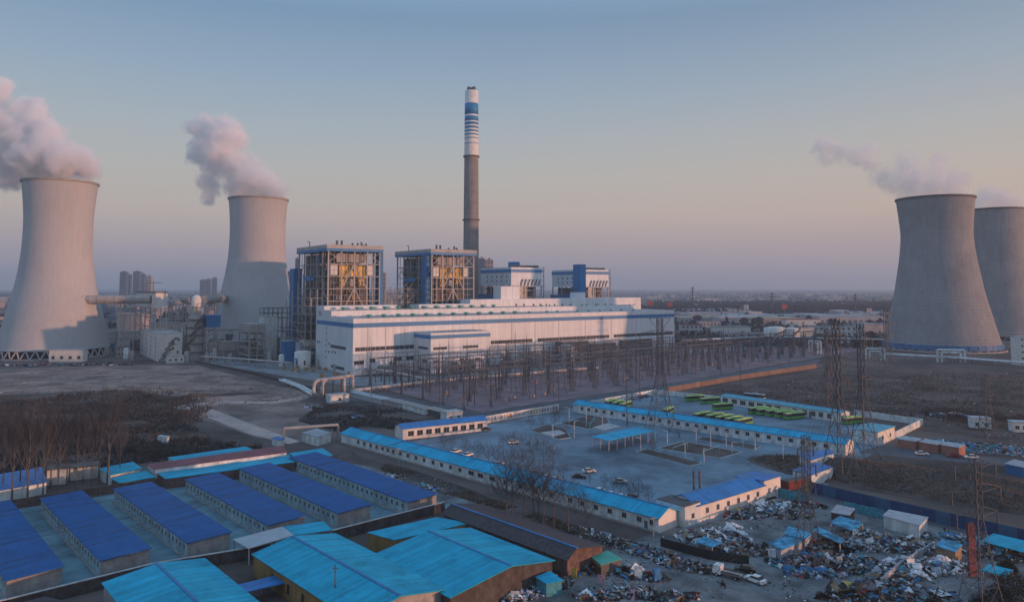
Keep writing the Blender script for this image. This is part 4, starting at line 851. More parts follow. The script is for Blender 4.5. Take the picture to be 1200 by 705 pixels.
# white wall with a row of posters
pw0, pw1 = G(569, 496), G(655, 481); rz = ang_of(pw0, pw1); L = (pw1 - pw0).length
t = thing('poster_wall', 'white roadside wall carrying a row of coloured posters', 'wall', pw0, rz)
b = MB(); b.box(0, L, 0, 0.3, 0, 3.2); b.build('wall', white_paint, t)
for i in range(24):
    x = 1 + (L - 2) * (i + 0.5) / 24; c_ = random.choice(((0.36, 0.12, 0.12), (0.45, 0.40, 0.16), (0.16, 0.20, 0.40), (0.20, 0.38, 0.42), (0.38, 0.20, 0.30), (0.40, 0.42, 0.45), (0.40, 0.42, 0.45)))
    b = MB(); b.box(x - 0.62, x + 0.62, -0.05, -0.004, 0.9, 2.4); b.build('poster', mat('poster %d%d' % (c_[0] * 100, c_[1] * 100), c_, var=0.4, scale=1.5), t)
def wall_run(name, label, pts, h, m, thick=0.3, cap=None, step=None, z0=0.0, world=None):
    W = world or [G(*q) for q in pts]; t = thing(name, label, 'wall' if 'wall' in name else 'fence')
    for a_, c_ in zip(W, W[1:]):
        d = c_ - a_; n = max(1, int(d.length / step)) if step else 1
        for i in range(n):
            s0, s1 = a_.lerp(c_, i / n), a_.lerp(c_, (i + 1) / n); M = Matrix.Rotation(ang_of(a_, c_), 3, 'Z'); mid = (s0 + s1) / 2
            b = MB(); b.rbox((mid.x, mid.y, z0 + h / 2), (s1 - s0).length - (0.02 if step else 0), thick, h, M); b.build('wall_panel', m, t)
            if step: bar(t, 'pier', (s0.x, s0.y, 0), (s0.x, s0.y, h + 0.12), thick + 0.16, m)
            if cap:
                b = MB(); b.rbox((mid.x, mid.y, z0 + h + 0.09), (s1 - s0).length, thick + 0.2, 0.16, M); b.build('coping', cap, t)
    return t
wall_run('boundary_wall', 'white depot wall running along the service road', [(690, 476), (768, 461.5), (846, 470)], 2.6, white_wash, step=14)
wall_run('boundary_wall', 'orange brick wall between the switchyard and the dry field', [(783, 459.5), (870, 444), (957, 431)], 3.0, orange_wall, step=16)
wall_run('boundary_wall', 'white painted wall round the far corner of the bus yard', [(1002, 487), (1081, 498), (1049, 514)], 2.8, white_wash, step=8)
wall_run('boundary_wall', 'low dark wall along the plant apron and pale field', [(230, 425), (290, 437), (340, 450), (372, 458)], 1.6, brick_dark, step=12)

# ================================================================== SWITCHYARD
def gantry(w_, h):
    t = thing('gantry', '', 'gantry', (0, 0, 0), 0, 'switchyard gantries'); 
    for x in (-w_ / 2, w_ / 2):
        b = MB(); b.tube((x, -0.9, 0), (x, 0, h), 0.34, 0.24, n=6); b.tube((x, 0.9, 0), (x, 0, h), 0.34, 0.24, n=6); b.tube((x, 0, h), (x, 0, h + 3.5), 0.1, 0.04, n=4); b.build('post', switch_steel, t)
    b = MB()
    for dy in (-0.4, 0.4): b.tube((-w_ / 2, dy, h - 0.4), (w_ / 2, dy, h - 0.4), 0.17)
    b.tube((-w_ / 2, 0, h + 0.4), (w_ / 2, 0, h + 0.4), 0.17)
    n = int(w_ / 1.6)
    for i in range(n):
        x0 = -w_ / 2 + w_ * i / n; b.tube((x0, 0.4 if i % 2 else -0.4, h - 0.4), (x0 + w_ / n, 0, h + 0.4), 0.06)
    b.build('lattice_beam', switch_steel, t)
    for i in range(3):
        x = -w_ / 3 + w_ / 3 * i; b = MB(); b.tube((x, 0, h - 0.4), (x, -0.3, h - 2.6), 0.14, n=6); b.tube((x, -0.3, h - 2.6), (x + 0.4, -0.6, h - 9), 0.04, n=3); b.build('insulator_string', insul, t)
    return t
def breaker():
    t = thing('switch_post', '', 'switch post', (0, 0, 0), 0, 'switch posts in the switchyard')
    b = MB(); b.tube((0, 0, 0), (0, 0, 3.2), 0.28, 0.24, n=6); b.build('pedestal', switch_steel, t)
    b = MB(); b.tube((0, 0, 3.2), (0, 0, 6.4), 0.22, 0.16, n=6); b.tube((-1.3, 0, 6.3), (1.3, 0, 6.3), 0.12, n=5); b.tube((1.2, 0, 6.3), (1.2, 0, 8.2), 0.12, n=5); b.build('insulator', insul, t)
    return t
def mast(h):
    t = thing('lightning_mast', '', 'mast', (0, 0, 0), 0, 'slim lightning masts')
    b = MB(); b.tube((0, 0, 0), (0, 0, h * 0.6), 0.3, 0.22, n=7); b.build('lower_tube', switch_steel, t)
    b = MB(); b.tube((0, 0, h * 0.6), (0, 0, h * 0.88), 0.17, 0.12, n=6); b.tube((0, 0, h * 0.88), (0, 0, h), 0.07, 0.03, n=4); b.build('upper_tube', switch_steel, t)
    b = MB(); b.tube((0, 0, h * 0.6 - 0.15), (0, 0, h * 0.6 + 0.15), 0.6, n=8); b.build('flange', steel_grey, t)
    return t
nb, fb_ = (G(520, 470) - UV(0, 0)).dot(V), (G(620, 434) - UV(0, 0)).dot(V)
def inside(p):                                     # inside the switchyard outline
    x, y = PX((p.x, p.y, 0))
    return 425 < x < 1015 and (y < 446 + (x - 415) * 0.247 - 2 if x < 565 else y < 482 - (x - 565) * 0.162 - 3) and y > (446 - (x - 415) * 0.09 + 3 if x < 790 else 416 - (x - 790) * 0.06)
g0, s0_ = gantry(16, 16.5), breaker(); gused = sused = False; ng = ns = 0
lab_g = 'grey lattice gantry strung across the switchyard'; lab_s = 'switch post with brown insulator in the switchyard'
ROWS = ['first', 'second', 'third', 'fourth', 'fifth', 'sixth', 'seventh', 'eighth', 'ninth', 'tenth', 'eleventh', 'twelfth']
for r_ in range(-2, 18):
    bb = nb - 30 + r_ * 11.0
    a_ = -120
    while a_ < 470:
        a_ += 13.0
        p = UV(a_ + random.uniform(-1, 1), bb + random.uniform(-0.6, 0.6))
        if not inside(p): continue
        if r_ % 2 == 0:
            if not gused: gused = True; q = g0; q.location = p; q.rotation_euler = (0, 0, HA)
            else: q = dup(g0, p, HA, scale=(1, 1, random.choice((0.8, 1.0, 1.0, 1.15))))
            q['label'] = 'grey lattice gantry in the %s cross row of the switchyard' % ROWS[min(11, r_ // 2 + 1)]; ng += 1; a_ += 4.5
        else:
            for k in range(2):
                pp = p + U * (k * 4.2)
                if ns < 290 and random.random() < 0.8:
                    if not sused: sused = True; q = s0_; q.location = pp; q.rotation_euler = (0, 0, HA + R(90) * (k % 2))
                    else: q = dup(s0_, pp, HA + R(90) * (k % 2), scale=(1, 1, random.uniform(0.8, 1.35)))
                    q['label'] = lab_s; ns += 1
for r_ in range(-2, 18):                             # tubular busbars along the rows, conductors across them
    bb = nb - 30 + r_ * 11.0; runs = []; cur = []
    for k in range(110):
        p = UV(-120 + k * 5.5, bb)
        if inside(p): cur.append(p)
        elif cur: runs.append(cur); cur = []
    if cur: runs.append(cur)
    for c_ in runs:
        if len(c_) < 4: continue
        z = 8.2 if r_ % 2 else 16.2
        for k in range(0, len(c_) - 3, 8):
            e_ = c_[min(k + 8, len(c_) - 1)]; b = MB(); b.tube(c_[k] + Vector((0, 0, z)), e_ + Vector((0, 0, z)), 0.14, n=5); b.tube(c_[k] + Vector((0, 0, z)) + V * 2.5, e_ + Vector((0, 0, z)) + V * 2.5, 0.12, n=5)
            tag(b.build('busbar', switch_steel), 'grey tubular busbar pair in the %s line of the switchyard' % ROWS[min(11, (r_ + 2) // 2)], 'busbar', 'switchyard busbars')
for k in range(70):
    for _ in range(30):
        p = UV(random.uniform(-100, 400), nb + random.uniform(-40, 120)); q = p + V * 22
        if inside(p) and inside(q): break
    b = MB(); n = 8; pts = [p.lerp(q, i / n) + Vector((0, 0, 15.6 - 6.0 * (i / n) * (1 - i / n))) for i in range(n + 1)]
    for u_, v_ in zip(pts, pts[1:]): b.tube(u_, v_, 0.07, n=3, caps=False)
    tag(b.build('strung_conductor', wire_dark), 'sagging conductor strung between switchyard gantries', 'power line', 'strung conductors of the switchyard')
b = MB(); b.box(-0.5, 0.5, -0.4, 0.4, 0.2, 1.9); b.box(-0.6, 0.6, -0.5, 0.5, 0, 0.2, 1); b.box(-0.55, 0.55, -0.45, 0.45, 1.9, 2.0, 1); km = b.mesh('kiosk', [mat('tan kiosk', (0.36, 0.25, 0.17), var=0.2), grey_concrete])
for k in range(34):
    for _ in range(20):
        p = UV(random.uniform(-60, 380), nb + random.uniform(-30, 120))
        if inside(p): break
    tag(ob('kiosk', km, None, p, HA), 'small tan control kiosk among the switchyard posts', 'kiosk', 'control kiosks in the switchyard')
m0 = None
for px, py, yt in ((435, 470, 402), (515, 481, 391), (525, 470, 391), (547, 468, 393), (604, 447, 381), (617, 441, 386), (690, 440, 389), (735, 499, 405), (741, 480, 441), (750, 470, 422), (868, 452, 395), (845, 440, 400), (900, 430, 392), (925, 428, 390), (655, 468, 420), (800, 440, 398)):
    p = G(px, py); p.z = 0; h = Zat(yt, p)
    if m0 is None: m0 = mast(30.0); q = m0; q.location = p; q.scale = (1, 1, h / 30)
    else: q = dup(m0, p, 0, scale=(1, 1, h / 30))
    q['label'] = 'slim tapering lightning mast rising above the switchyard'
# ================================================================== LONG BLUE-ROOFED SHEDS
dirs = [(G(*a) - G(*b)).normalized() for a, b in (((118, 677), (47, 600)), ((220, 655), (133, 588)), ((396, 618), (284, 562)), ((478, 604), (337, 549)))]
sd = sum(dirs, Vector()).normalized(); sn = Vector((-sd.y, sd.x, 0))
ordn = ['first', 'second', 'third', 'fourth', 'fifth', 'sixth']
for i, (ax, ay, fx, fy) in enumerate(((7, 702, -70, 618), (118, 677, 47, 600), (220, 655, 133, 588), (314, 633, 215, 577), (396, 618, 284, 562), (478, 604, 337, 549))):
    A_ = G(ax, ay); B_ = G(fx, fy); Ls = max(56.0, min(72.0, (A_ - B_).length)); p0 = A_ - sd * Ls
    nw = int(Ls / 2.55)
    extra = (', cut off by the picture edge', ' in the row of six', ' in the row of six', ', its end behind pale canopies', ' in the row of six', ', nearest the long white building')[i]
    t = gable('long_shed', 'low shed with royal blue roof, %s%s' % (ordn[i], extra), p0, A_, 9.3, 3.5, 0, shed_wall, roof_royal, ridge=1.0, back_h=3.75, over=0.4, group='royal blue roofed sheds', wins=[(nw, 1, Ls - 1.2, 2.2, 1.05, 1.05)], end=block_wall)
    b = MB(); b.box(Ls - 0.9, Ls - 0.75, -0.16, -0.03, 0.1, 3.4); b.build('drainpipe', frame_white, t)
    b = MB(); b.box(0.2, Ls - 0.2, -0.5, -0.06, 0.0, 0.22); b.build('plinth', grey_concrete, t)
    for k in range(6):
        b = MB(); x = 6 + k * (Ls - 12) / 5; b.box(-0.02, 0.02, 0, 0, 0, 0)
    
# ================================================================== DEPOT BUILDINGS
p0, p1 = G(400, 519), G(772, 625); dn = (G(803, 618) - p1).length
nl = gable('long_barrack', 'very long white building with bright blue roof facing the lane', p0, p1, 8.2, 3.7, 1.7, white_wash, roof_azure, wins=[], end=white_paint)
Ln = LEN[nl.name]; nrm = Vector((-(p1 - p0).y, (p1 - p0).x, 0)).normalized(); dr = (p1 - p0).normalized()
def x_on(p, d, px): return along(p, math.degrees(math.atan2(d.y, d.x)), px, 2)
for px in (420, 427, 434.5, 441.5, 448.5, 454.5, 461, 469, 478, 487.5, 497, 507.5, 517.5, 528, 539, 552, 563, 577, 592, 610, 628, 646, 668, 682.5, 698.5, 714.5, 731.5, 749, 764): window(nl, x_on(p0, dr, px), -0.005, 2.3, 1.5 if px < 540 or px > 590 else 2.6, 1.25)
b = MB(); x = x_on(p0, dr, 757); b.box(x - 0.5, x + 0.5, -0.05, -0.004, 0.1, 2.3); b.build('door', steel_dark, nl)
b = MB(); b.box(0.3, Ln - 0.3, -0.1, -0.005, 0.0, 0.5); b.build('plinth', grey_concrete, nl)
p0, p1 = G(672, 483), G(991, 533.5)
ml = gable('long_barrack', 'long white building with faded blue roof between the yards of the depot', p0, p1, 7.6, 4.0, 1.4, white_wash, roof_azure, end=white_paint)
dr = (p1 - p0).normalized(); xs_ = [x_on(p0, dr, px) for px in (682, 690, 699, 708, 717, 731, 743, 754, 763, 773, 784, 795, 805.5, 816, 827, 840, 852, 864, 876, 888, 901, 913.5, 927, 941, 954, 968)]
for x in xs_: window(ml, x, -0.005, 2.5, 1.7, 1.4)
for x in xs_[8::1]:
    if random.random() < 0.7: b = MB(); b.box(x + 0.6, x + 1.5, -0.5, -0.01, 0.9, 1.6); b.build('air_conditioner', frame_white, ml)
p0, p1 = G(846, 473), G(986, 495)
bl = gable('workshop', 'white workshop with pale blue roof along the back of the bus yard', p0, p1, 7, 4.0, 0.9, white_paint, roof_pale_teal, wins=[], end=white_paint)
dr = (p1 - p0).normalized()
for px in (850, 860.5, 870.5, 880.5, 890.5, 901, 911, 931, 943, 953, 962, 972): window(bl, x_on(p0, dr, px), -0.005, 2.2, 3.4 if px < 920 else 2.4, 2.2, mull=2, fm=frame_white)
b = MB(); x = x_on(p0, dr, 952 - 1); b.box(x - 1.2, x - 0.2, -0.05, -0.004, 0.1, 2.8); b.build('door', steel_dark, bl)
p0, p1 = G(472, 515.5), G(571, 504)
sw = gable('yard_office', 'white office with royal blue roof at the depot corner', p0, p1, 8, 4.3, 1.2, white_paint, roof_blue, wins=[(9, 1.5, (p1 - p0).length - 1.5, 2.3, 2.6, 2.0)], end=white_paint)
p0, p1 = G(817, 613), G(896, 587)
lb = gable('white_hostel', 'white two part building with royal blue roof beside the scrapyard', p0, p1, 9, 4.4, 1.8, white_paint, roof_blue, wins=[(6, 2, (p1 - p0).length - 1, 2.6, 1.3, 1.3)], end=white_paint)
for k in (1, 3):
    b = MB(); b.box(5 + 7 * k, 5.9 + 7 * k, -0.6, -0.01, 1.3, 2.0); b.build('air_conditioner', frame_white, lb)
p2_ = G(915, 580.5)
tb = gable('white_hostel', 'taller white end block with blue roof joined to the hostel', p1, p2_, 9, 5.6, 0.8, white_paint, roof_blue, wins=[(2, 1, (p2_ - p1).length - 1, 2.6, 1.3, 1.3)], end=white_paint, ridge=1.0, back_h=5.0)
for k in range(2):
    b = MB(); b.box(2.2 + 3 * k, 3.1 + 3 * k, -0.6, -0.01, 2.2, 2.9); b.build('air_conditioner', frame_white, tb)
p0, p1 = G(803, 618), G(817, 613.2); 
gable('flat_annex', 'flat dark-roofed white annex between the two blue roofed buildings', p0, p1 + (p1 - p0) * 0.3, 9, 5.0, 0, white_wash, steel_dark, ridge=1.0, back_h=5.0, over=0.0, wins=[(1, 1.5, 5, 2.4, 1.3, 1.2)])
for px in (806.5, 813.5):
    p = G(px, 600); b = MB(); b.tube((0, 0, 0), (0, 0, 10.0), 0.28, n=8); b.tube((0, 0, 9.7), (0, 0, 10.3), 0.36, n=8); o = b.build('flue_pipe', steel_dark); o.location = p + nrm * 3; tag(o, 'thin dark flue pipe rising above the flat annex', 'flue pipe', 'flue pipes of the flat annex')
def slab_shed(name, label, pix, z, roofm, wallm=None, cat='shed', group=None, slope=0.0, t_=0.14, inset=0.35, posts=4, lo=0.0):
    """roof given by its four corners in view at height z; far side raised by slope; walls or posts under it"""
    P4 = [G(x, y, z) for x, y in pix]; c = sum(P4, Vector()) / len(P4); c.z = 0
    rz = ang_of(P4[0], P4[1]); t = thing(name, label, cat, c, rz, group); M = Matrix.Rotation(-rz, 3, 'Z')
    Q = [M @ (p - c) for p in P4]
    a2 = sum(Q[i].x * Q[(i + 1) % len(Q)].y - Q[(i + 1) % len(Q)].x * Q[i].y for i in range(len(Q)))
    if a2 < 0: Q.reverse()
    ys = [q.y for q in Q]; zt = lambda q: z + slope * (q.y - min(ys)) / (max(ys) - min(ys) + 1e-6)
    T_ = [Vector((q.x, q.y, zt(q))) for q in Q]
    b = MB(); b.hexa(T_, [q + Vector((0, 0, t_)) for q in T_]); b.build('roof', roofm, t)
    I = [Vector((q.x * (1 - inset / max(1, q.length)), q.y * (1 - inset / max(1, q.length)), 0)) for q in Q]
    if wallm:
        b = MB(); b.hexa([q + Vector((0, 0, lo)) for q in I], [Vector((q.x, q.y, zt(q) - 0.01)) for q in I]); b.build('wall', wallm, t)
    else:
        n = len(I)
        for i in range(n):
            a_, c_ = I[i], I[(i + 1) % n]; m = max(1, int((c_ - a_).length / 4.5))
            for k in range(m): q = a_.lerp(c_, k / m); bar(t, 'post', q, (q.x, q.y, zt(q) - 0.01), 0.22, steel_light)
    return t
slab_shed('carport', 'open carport with bright blue roof in the middle of the depot', [(692.5, 511.5), (747, 500.5), (768.5, 504.5), (713, 516.5)], 4.0, roof_azure, None, 'carport')
slab_shed('blue_store', 'blue roofed store by the depot wall, the farther of two', [(936, 533), (972, 526), (978, 531), (949, 540)], 3.5, roof_blue, white_wash)
slab_shed('blue_store', 'blue roofed store with pale striped walls next to the shipping container', [(928, 551), (955, 541.5), (977, 547), (951, 557)], 3.5, roof_blue, white_wash)
p0, p1 = G(1006, 524), G(1029, 522); p2_ = G(1049, 514.5)
t = gable('guard_house', 'small pale building with turquoise flat roof and sunlit end wall', G(1029, 522), p2_, 9.5, 5.0, 0.0, white_paint, roof_pale_teal, ridge=1.0, back_h=5.0, wins=[(2, 1, (p2_ - G(1029, 522)).length - 1, 2.5, 1.4, 1.4)], end=white_wash)
for i, (x0, y0, x1, y1) in enumerate(((1051.5, 523.5, 1072.5, 527), (1077, 527, 1098, 531), (1103, 531, 1124, 534.5))):
    gable('brown_shed', 'brown sheet metal shed with grey roof, %s' % ('nearest the white wall', 'middle one of three', 'behind the red car')[i], G(x0, y0), G(x1, y1), 5.5, 3.0, 0, mat('brown sheet', (0.34, 0.17, 0.13), var=0.2, scale=0.3, ribs=(0, 0.6, 0.5)), roof_light, ridge=1.0, back_h=3.3, group='brown sheds along the side road', over=0.15)
# planted islands in the depot yard
for i, (pix, lab) in enumerate((([(621, 504), (640, 497), (662, 502), (669, 513), (655, 515)], 'bare planting island near the poster wall'), ([(656, 496), (690, 486), (712, 490), (716, 498), (690, 503)], 'bare planting island behind the carport'), ([(745, 529), (756, 526), (823, 543), (810, 546)], 'narrow kerbed planting strip in the depot yard'), ([(770, 525), (800, 517), (870, 530), (845, 537)], 'broad planting island before the long barrack'), ([(815, 514), (822, 512), (892, 523), (884, 527)], 'thin planting strip along the long barrack'))):
    P_ = [G(x, y) for x, y in pix]; c = sum(P_, Vector()) / len(P_); a2 = sum(P_[k].x * P_[(k + 1) % len(P_)].y - P_[(k + 1) % len(P_)].x * P_[k].y for k in range(len(P_)))
    if a2 < 0: P_.reverse()
    t = thing('planting_island', lab, 'planter', c, 0); Q = [p - c for p in P_]
    b = MB(); b.hexa(Q, [q + Vector((0, 0, 0.16)) for q in Q]); b.build('kerb', coping, t)
    b = MB(); b.hexa([q * 0.95 + Vector((0, 0, 0.1)) for q in Q], [q * 0.95 + Vector((0, 0, 0.2)) for q in Q]); b.build('soil', dry_grass, t)
for i, (pix, lab) in enumerate((([(633, 507), (655, 504), (664, 508), (648, 512)], 'pale paved court by the poster wall'), ([(694, 501), (712, 496), (728, 500), (708, 505)], 'pale paved court beside the carport'))): sheet('paved_court', pix, coping, 0.23, lab)
def lamp(label, px, py, yt, arm=0):
    p = G(px, py); p.z = 0; h = Zat(yt, p); t = thing('lamp_post', label, 'lamp post', p, random.uniform(0, 6), 'lamp posts of the depot')
    b = MB(); b.tube((0, 0, 0), (0, 0, h), 0.16, 0.1, n=6); b.build('pole', frame_white, t)
    b = MB(); b.tube((0, 0, h), (1.3, 0, h + 0.3), 0.08, n=5); b.build('arm', frame_white, t)
    b = MB(); b.box(1.2, 2.0, -0.18, 0.18, h + 0.22, h + 0.36); b.build('lantern', roof_light, t)
for px, py, yt in ((667, 500, 478), (687, 500, 477), (673, 513, 494), (706, 507, 488), (833, 524, 503), (851, 523, 505), (858, 531, 518), (825, 543, 525), (803, 537, 519), (885, 527, 512), (918, 541, 522), (751, 529, 513), (648, 513, 497), (782, 519, 505), (870, 518, 505), (816, 520, 500)):
    lamp('pale lamp post standing in the depot yard', px, py, yt)
def goal(label, pts, h):
    P_ = [G(*q) for q in pts]; t = thing('trellis', label, 'trellis', P_[0]); 
    for p in P_: bar(t, 'post', p - P_[0], p - P_[0] + Vector((0, 0, h)), 0.16, roof_pale_teal)
    for a_, c_ in zip(P_, P_[1:]): bar(t, 'rail', a_ - P_[0] + Vector((0, 0, h)), c_ - P_[0] + Vector((0, 0, h)), 0.14, roof_pale_teal)
goal('pale blue trellis frame on the island near the poster wall', [(647, 507), (674, 501), (692, 505)], 3.4); goal('pale blue trellis frame behind the carport', [(691, 508), (697, 497), (716, 500)], 3.4)
goal('pale blue trellis frame on the broad island', [(824, 540), (843, 533)], 3.4); goal('pale blue trellis frame beside the narrow strip', [(789, 534), (806, 528)], 3.0); goal('pale blue trellis frame by the far barrack wall', [(871, 526), (886, 521)], 3.0)

# ================================================================== FOREGROUND WALLS AND ROOFS
t = wall_run('brick_wall', 'dark brick yard wall with pale coping along the near ends of the sheds', None, 2.5, brick_dark, cap=coping, step=5.0, world=[G(x, y, 2.5) * 1 - Vector((0, 0, 2.5)) for x, y in ((-60, 715), (9, 702), (90, 682), (180, 660), (296, 641), (387, 622), (470, 601), (521, 588))])
t = wall_run('brick_wall', 'brown brick yard wall behind the far ends of the sheds', None, 2.4, brick, cap=brick, step=6.5, world=[G(x, y, 2.4) - Vector((0, 0, 2.4)) for x, y in ((-60, 600), (0, 588), (150, 565.5), (268, 549), (348, 540))])
def ridge_bldg(name, label, E0, E1, R0, R1, ez, rzh, wall, roof, wins=(), end=None, ext=0.0, cat='building', group=None):
    e0, e1, r0, r1 = G(*E0, ez), G(*E1, ez), G(*R0, rzh), G(*R1, rzh); d = r1 - r0; d.z = 0; L = d.length + ext; d.normalize()
    n = Vector((-d.y, d.x, 0)); q0 = r0 + n * ((e0 - r0).dot(n)); dep = (e1 - e0).dot(n); rd = (r0 - e0).dot(n) / dep
    t = gable(name, label, (q0.x, q0.y), (q0.x + d.x * L, q0.y + d.y * L), dep, ez, rzh - ez, wall, roof, cat, ridge=rd, group=group, end=end)
    for x, z, wd, ht in wins: window(t, x, -0.005, z, wd, ht, fm=steel_dark, mull=0)
    return t, L, dep
ridge_bldg('turquoise_hall', 'turquoise roofed hall with ochre wall at the bottom edge', (297, 649), (389, 624), (343, 629), (468, 698), 4.4, 6.0, yellow_wall, roof_teal, [(9, 2.2, 1.0, 1.8), (16, 2.2, 1.0, 1.8), (22, 2.2, 1.0, 1.8)], block_wall)
t, L, dep = ridge_bldg('turquoise_hall', 'broad turquoise roofed hall with dark end wall above the rubbish', (436, 652), (553, 620), (503, 623), (598, 663), 4.2, 6.0, brick_dark, roof_teal, [], brick_dark)
ridge_bldg('turquoise_hall', 'turquoise roofed building cut by the bottom edge beside the dark wall', (126, 688), (241, 657), (184, 661), (230, 705), 3.6, 4.8, block_wall, roof_teal, [], block_wall, 6)
ridge_bldg('brick_barn', 'long brick barn with dark grey roof next to the lane', (522, 602), (546, 586), (530, 591), (675, 642), 4.0, 5.6, brick, roof_grey, [], brick)
slab_shed('ochre_house', 'small ochre house with flat turquoise roof below the dark wall', [(430, 624), (462, 633), (551, 613), (512, 606)], 3.6, roof_teal, yellow_wall)
slab_shed('blue_lean_to', 'low blue lean-to roof beyond the brick barn', [(609, 618), (697, 649), (707, 640), (617, 610)], 2.8, roof_blue, brick_dark)
slab_shed('pale_canopy', 'pale grey sheet canopy against the dark wall', [(273, 632), (291, 643), (345, 627), (331, 617)], 3.4, roof_light, None, 'canopy')
slab_shed('turquoise_canopy', 'small turquoise canopy between the sheds and the ochre hall', [(332, 617), (346, 627), (389, 621), (380, 611)], 3.5, roof_teal, None, 'canopy')
slab_shed('curved_canopy', 'narrow blue canopy leaning on the ochre wall', [(276, 686), (287, 694), (344, 681), (336, 671)], 2.8, roof_blue, None, 'canopy')
slab_shed('dark_house', 'dark tiled roof house cut by the bottom picture edge', [(22, 707), (70, 720), (110, 712), (52, 699)], 2.6, roof_grey, brick_dark)
b = MB(); b.tube((0, 0, 0), (0, 0, 9.2), 0.14, n=6); b.box(-0.5, 0.5, -0.05, 0.05, 8.5, 8.7); p = G(392, 722); o = b.build('utility_pole', steel_dark); o.location = p; tag(o, 'short dark pole poking above the ochre hall roof', 'pole')
# sheds beyond the far yard wall
slab_shed('old_store', 'old store with dark blue roof behind the poplar trunks', [(-50, 584), (0, 575), (56, 565), (49, 547), (-50, 564)], 3.2, roof_blue, white_wash)
for i, (xl, xc, xr, yb, yt, lab) in enumerate(((50, 54, 79, 569, 551, 'roofless white walled store among the poplars'), (80, 82, 114, 563, 549, 'low white walled pen among the poplars'))): block('walled_pen', lab, 'building', xl, xc, xr, yb, yt, white_wash, steel_dark, depth=6, ang=28)
slab_shed('teal_store', 'turquoise roofed store with white wall behind the brick wall', [(115, 549), (129, 557), (167, 549), (156, 541)], 3.2, roof_teal, white_wash)
slab_shed('teal_store', 'low turquoise roof just behind the brick wall', [(130, 561), (140, 566), (183, 559), (171, 551)], 2.6, roof_teal, brick)
slab_shed('long_store', 'long store with dull red roof beyond the sheds', [(172, 544), (181, 550), (337, 530), (331, 522)], 4.2, roof_red, white_wash)
slab_shed('long_store', 'long turquoise lean-to below the dull red roof', [(182, 553), (194, 561), (347, 541), (338, 532)], 3.0, roof_teal, brick)
slab_shed('long_store', 'thin turquoise roof behind the dull red one', [(196, 536), (205, 541), (300, 528), (288, 523)], 4.0, roof_teal, white_wash)
slab_shed('teal_store', 'turquoise roof at the end of the red roofed store', [(339, 531), (350, 540), (390, 533), (378, 525)], 3.2, roof_teal, brick)
slab_shed('pump_shelter', 'small blue roofed shelter beside the dirt track', [(318, 513), (327, 516), (334, 514), (326, 511)], 2.6, roof_blue, white_wash)
slab_shed('field_hut', 'tiny white hut standing in the dark scrub', [(184, 511), (196, 513), (199, 511), (188, 509.5)], 2.4, roof_light, white_wash)
slab_shed('white_cottage', 'white cottage with pale roof behind the pipe bridge', [(353, 507), (372, 512), (389, 507), (371, 502)], 3.4, roof_light, white_wash)
p = pipe_run('rusty lit pipe bridge beside the turquoise stores', [(332, 521), (396, 516)], 6.2, 0.4, steel_light, 17, 2)
for px, yb, yt in ((332, 523, 498), (378, 521, 480), (396, 518, 478)): pass
# ================================================================== VEHICLES
def extr(b, prof, y0, y1, mi=0):                   # side profile (x, z) counter-clockwise seen from -y, extruded in y
    n = len(prof); k = len(b.v); b.v += [(x, y0, z) for x, z in prof] + [(x, y1, z) for x, z in prof]
    b.f.append(tuple(k + i for i in range(n))); b.f.append(tuple(k + n + i for i in reversed(range(n)))); b.m += [mi, mi]
    for i in range(n): j = (i + 1) % n; b.f.append((k + j, k + i, k + n + i, k + n + j)); b.m.append(mi)
def wheel_mesh(r, wd):
    b = MB(); b.tube((0, -wd / 2, 0), (0, wd / 2, 0), r, n=14, mi=0); b.tube((0, -wd / 2 - 0.01, 0), (0, wd / 2 + 0.01, 0), r * 0.55, n=10, mi=1); return b.mesh('wheel', [tyre, steel_light])
wm_car, wm_bus = wheel_mesh(0.33, 0.24), wheel_mesh(0.5, 0.32)
lamp_w, lamp_r = mat('headlight lens', (0.7, 0.7, 0.66), rough=0.2, var=0.05), mat('tail light lens', (0.35, 0.02, 0.02), rough=0.3, var=0.1)
def make_car(label, paint, loc, rz, group='cars parked in the depot'):
    t = thing('car', label, 'car', loc, rz, group)
    b = MB(); extr(b, [(-2.2, 0.32), (2.2, 0.32), (2.25, 0.62), (2.05, 0.80), (1.1, 0.92), (-1.65, 0.96), (-2.2, 0.88)], -0.88, 0.88); b.build('body', paint, t)
    b = MB(); lo, hi = [(-1.6, 0.95), (1.05, 0.91)], [(-1.05, 1.42), (0.35, 1.42)]
    b.hexa([(-1.62, -0.84, 0.94), (1.08, -0.84, 0.9), (1.08, 0.84, 0.9), (-1.62, 0.84, 0.94)], [(-1.0, -0.68, 1.40), (0.35, -0.68, 1.40), (0.35, 0.68, 1.40), (-1.0, 0.68, 1.40)]); b.build('windows', glass, t)
    b = MB(); b.box(-1.05, 0.4, -0.69, 0.69, 1.402, 1.46); b.build('roof', paint, t)
    for x in (-1.35, 1.35):
        for y in (-0.8, 0.8): ob('wheel', wm_car, t, (x, y, 0.33))
    for y in (-0.65, 0.65):
        b = MB(); b.box(2.15, 2.27, y - 0.2, y + 0.2, 0.58, 0.72); b.build('headlight', lamp_w, t); b = MB(); b.box(-2.24, -2.15, y - 0.18, y + 0.18, 0.7, 0.85); b.build('tail_light', lamp_r, t)
    return t
paints = {n: mat(n + ' car paint', c, rough=0.3, var=0.03, spec=0.5) for n, c in (('white', (0.7, 0.7, 0.7)), ('silver', (0.36, 0.38, 0.4)), ('black', (0.02, 0.02, 0.022)), ('red', (0.28, 0.02, 0.025)), ('tan', (0.40, 0.25, 0.15)), ('navy', (0.03, 0.05, 0.12)))}
protos = {}
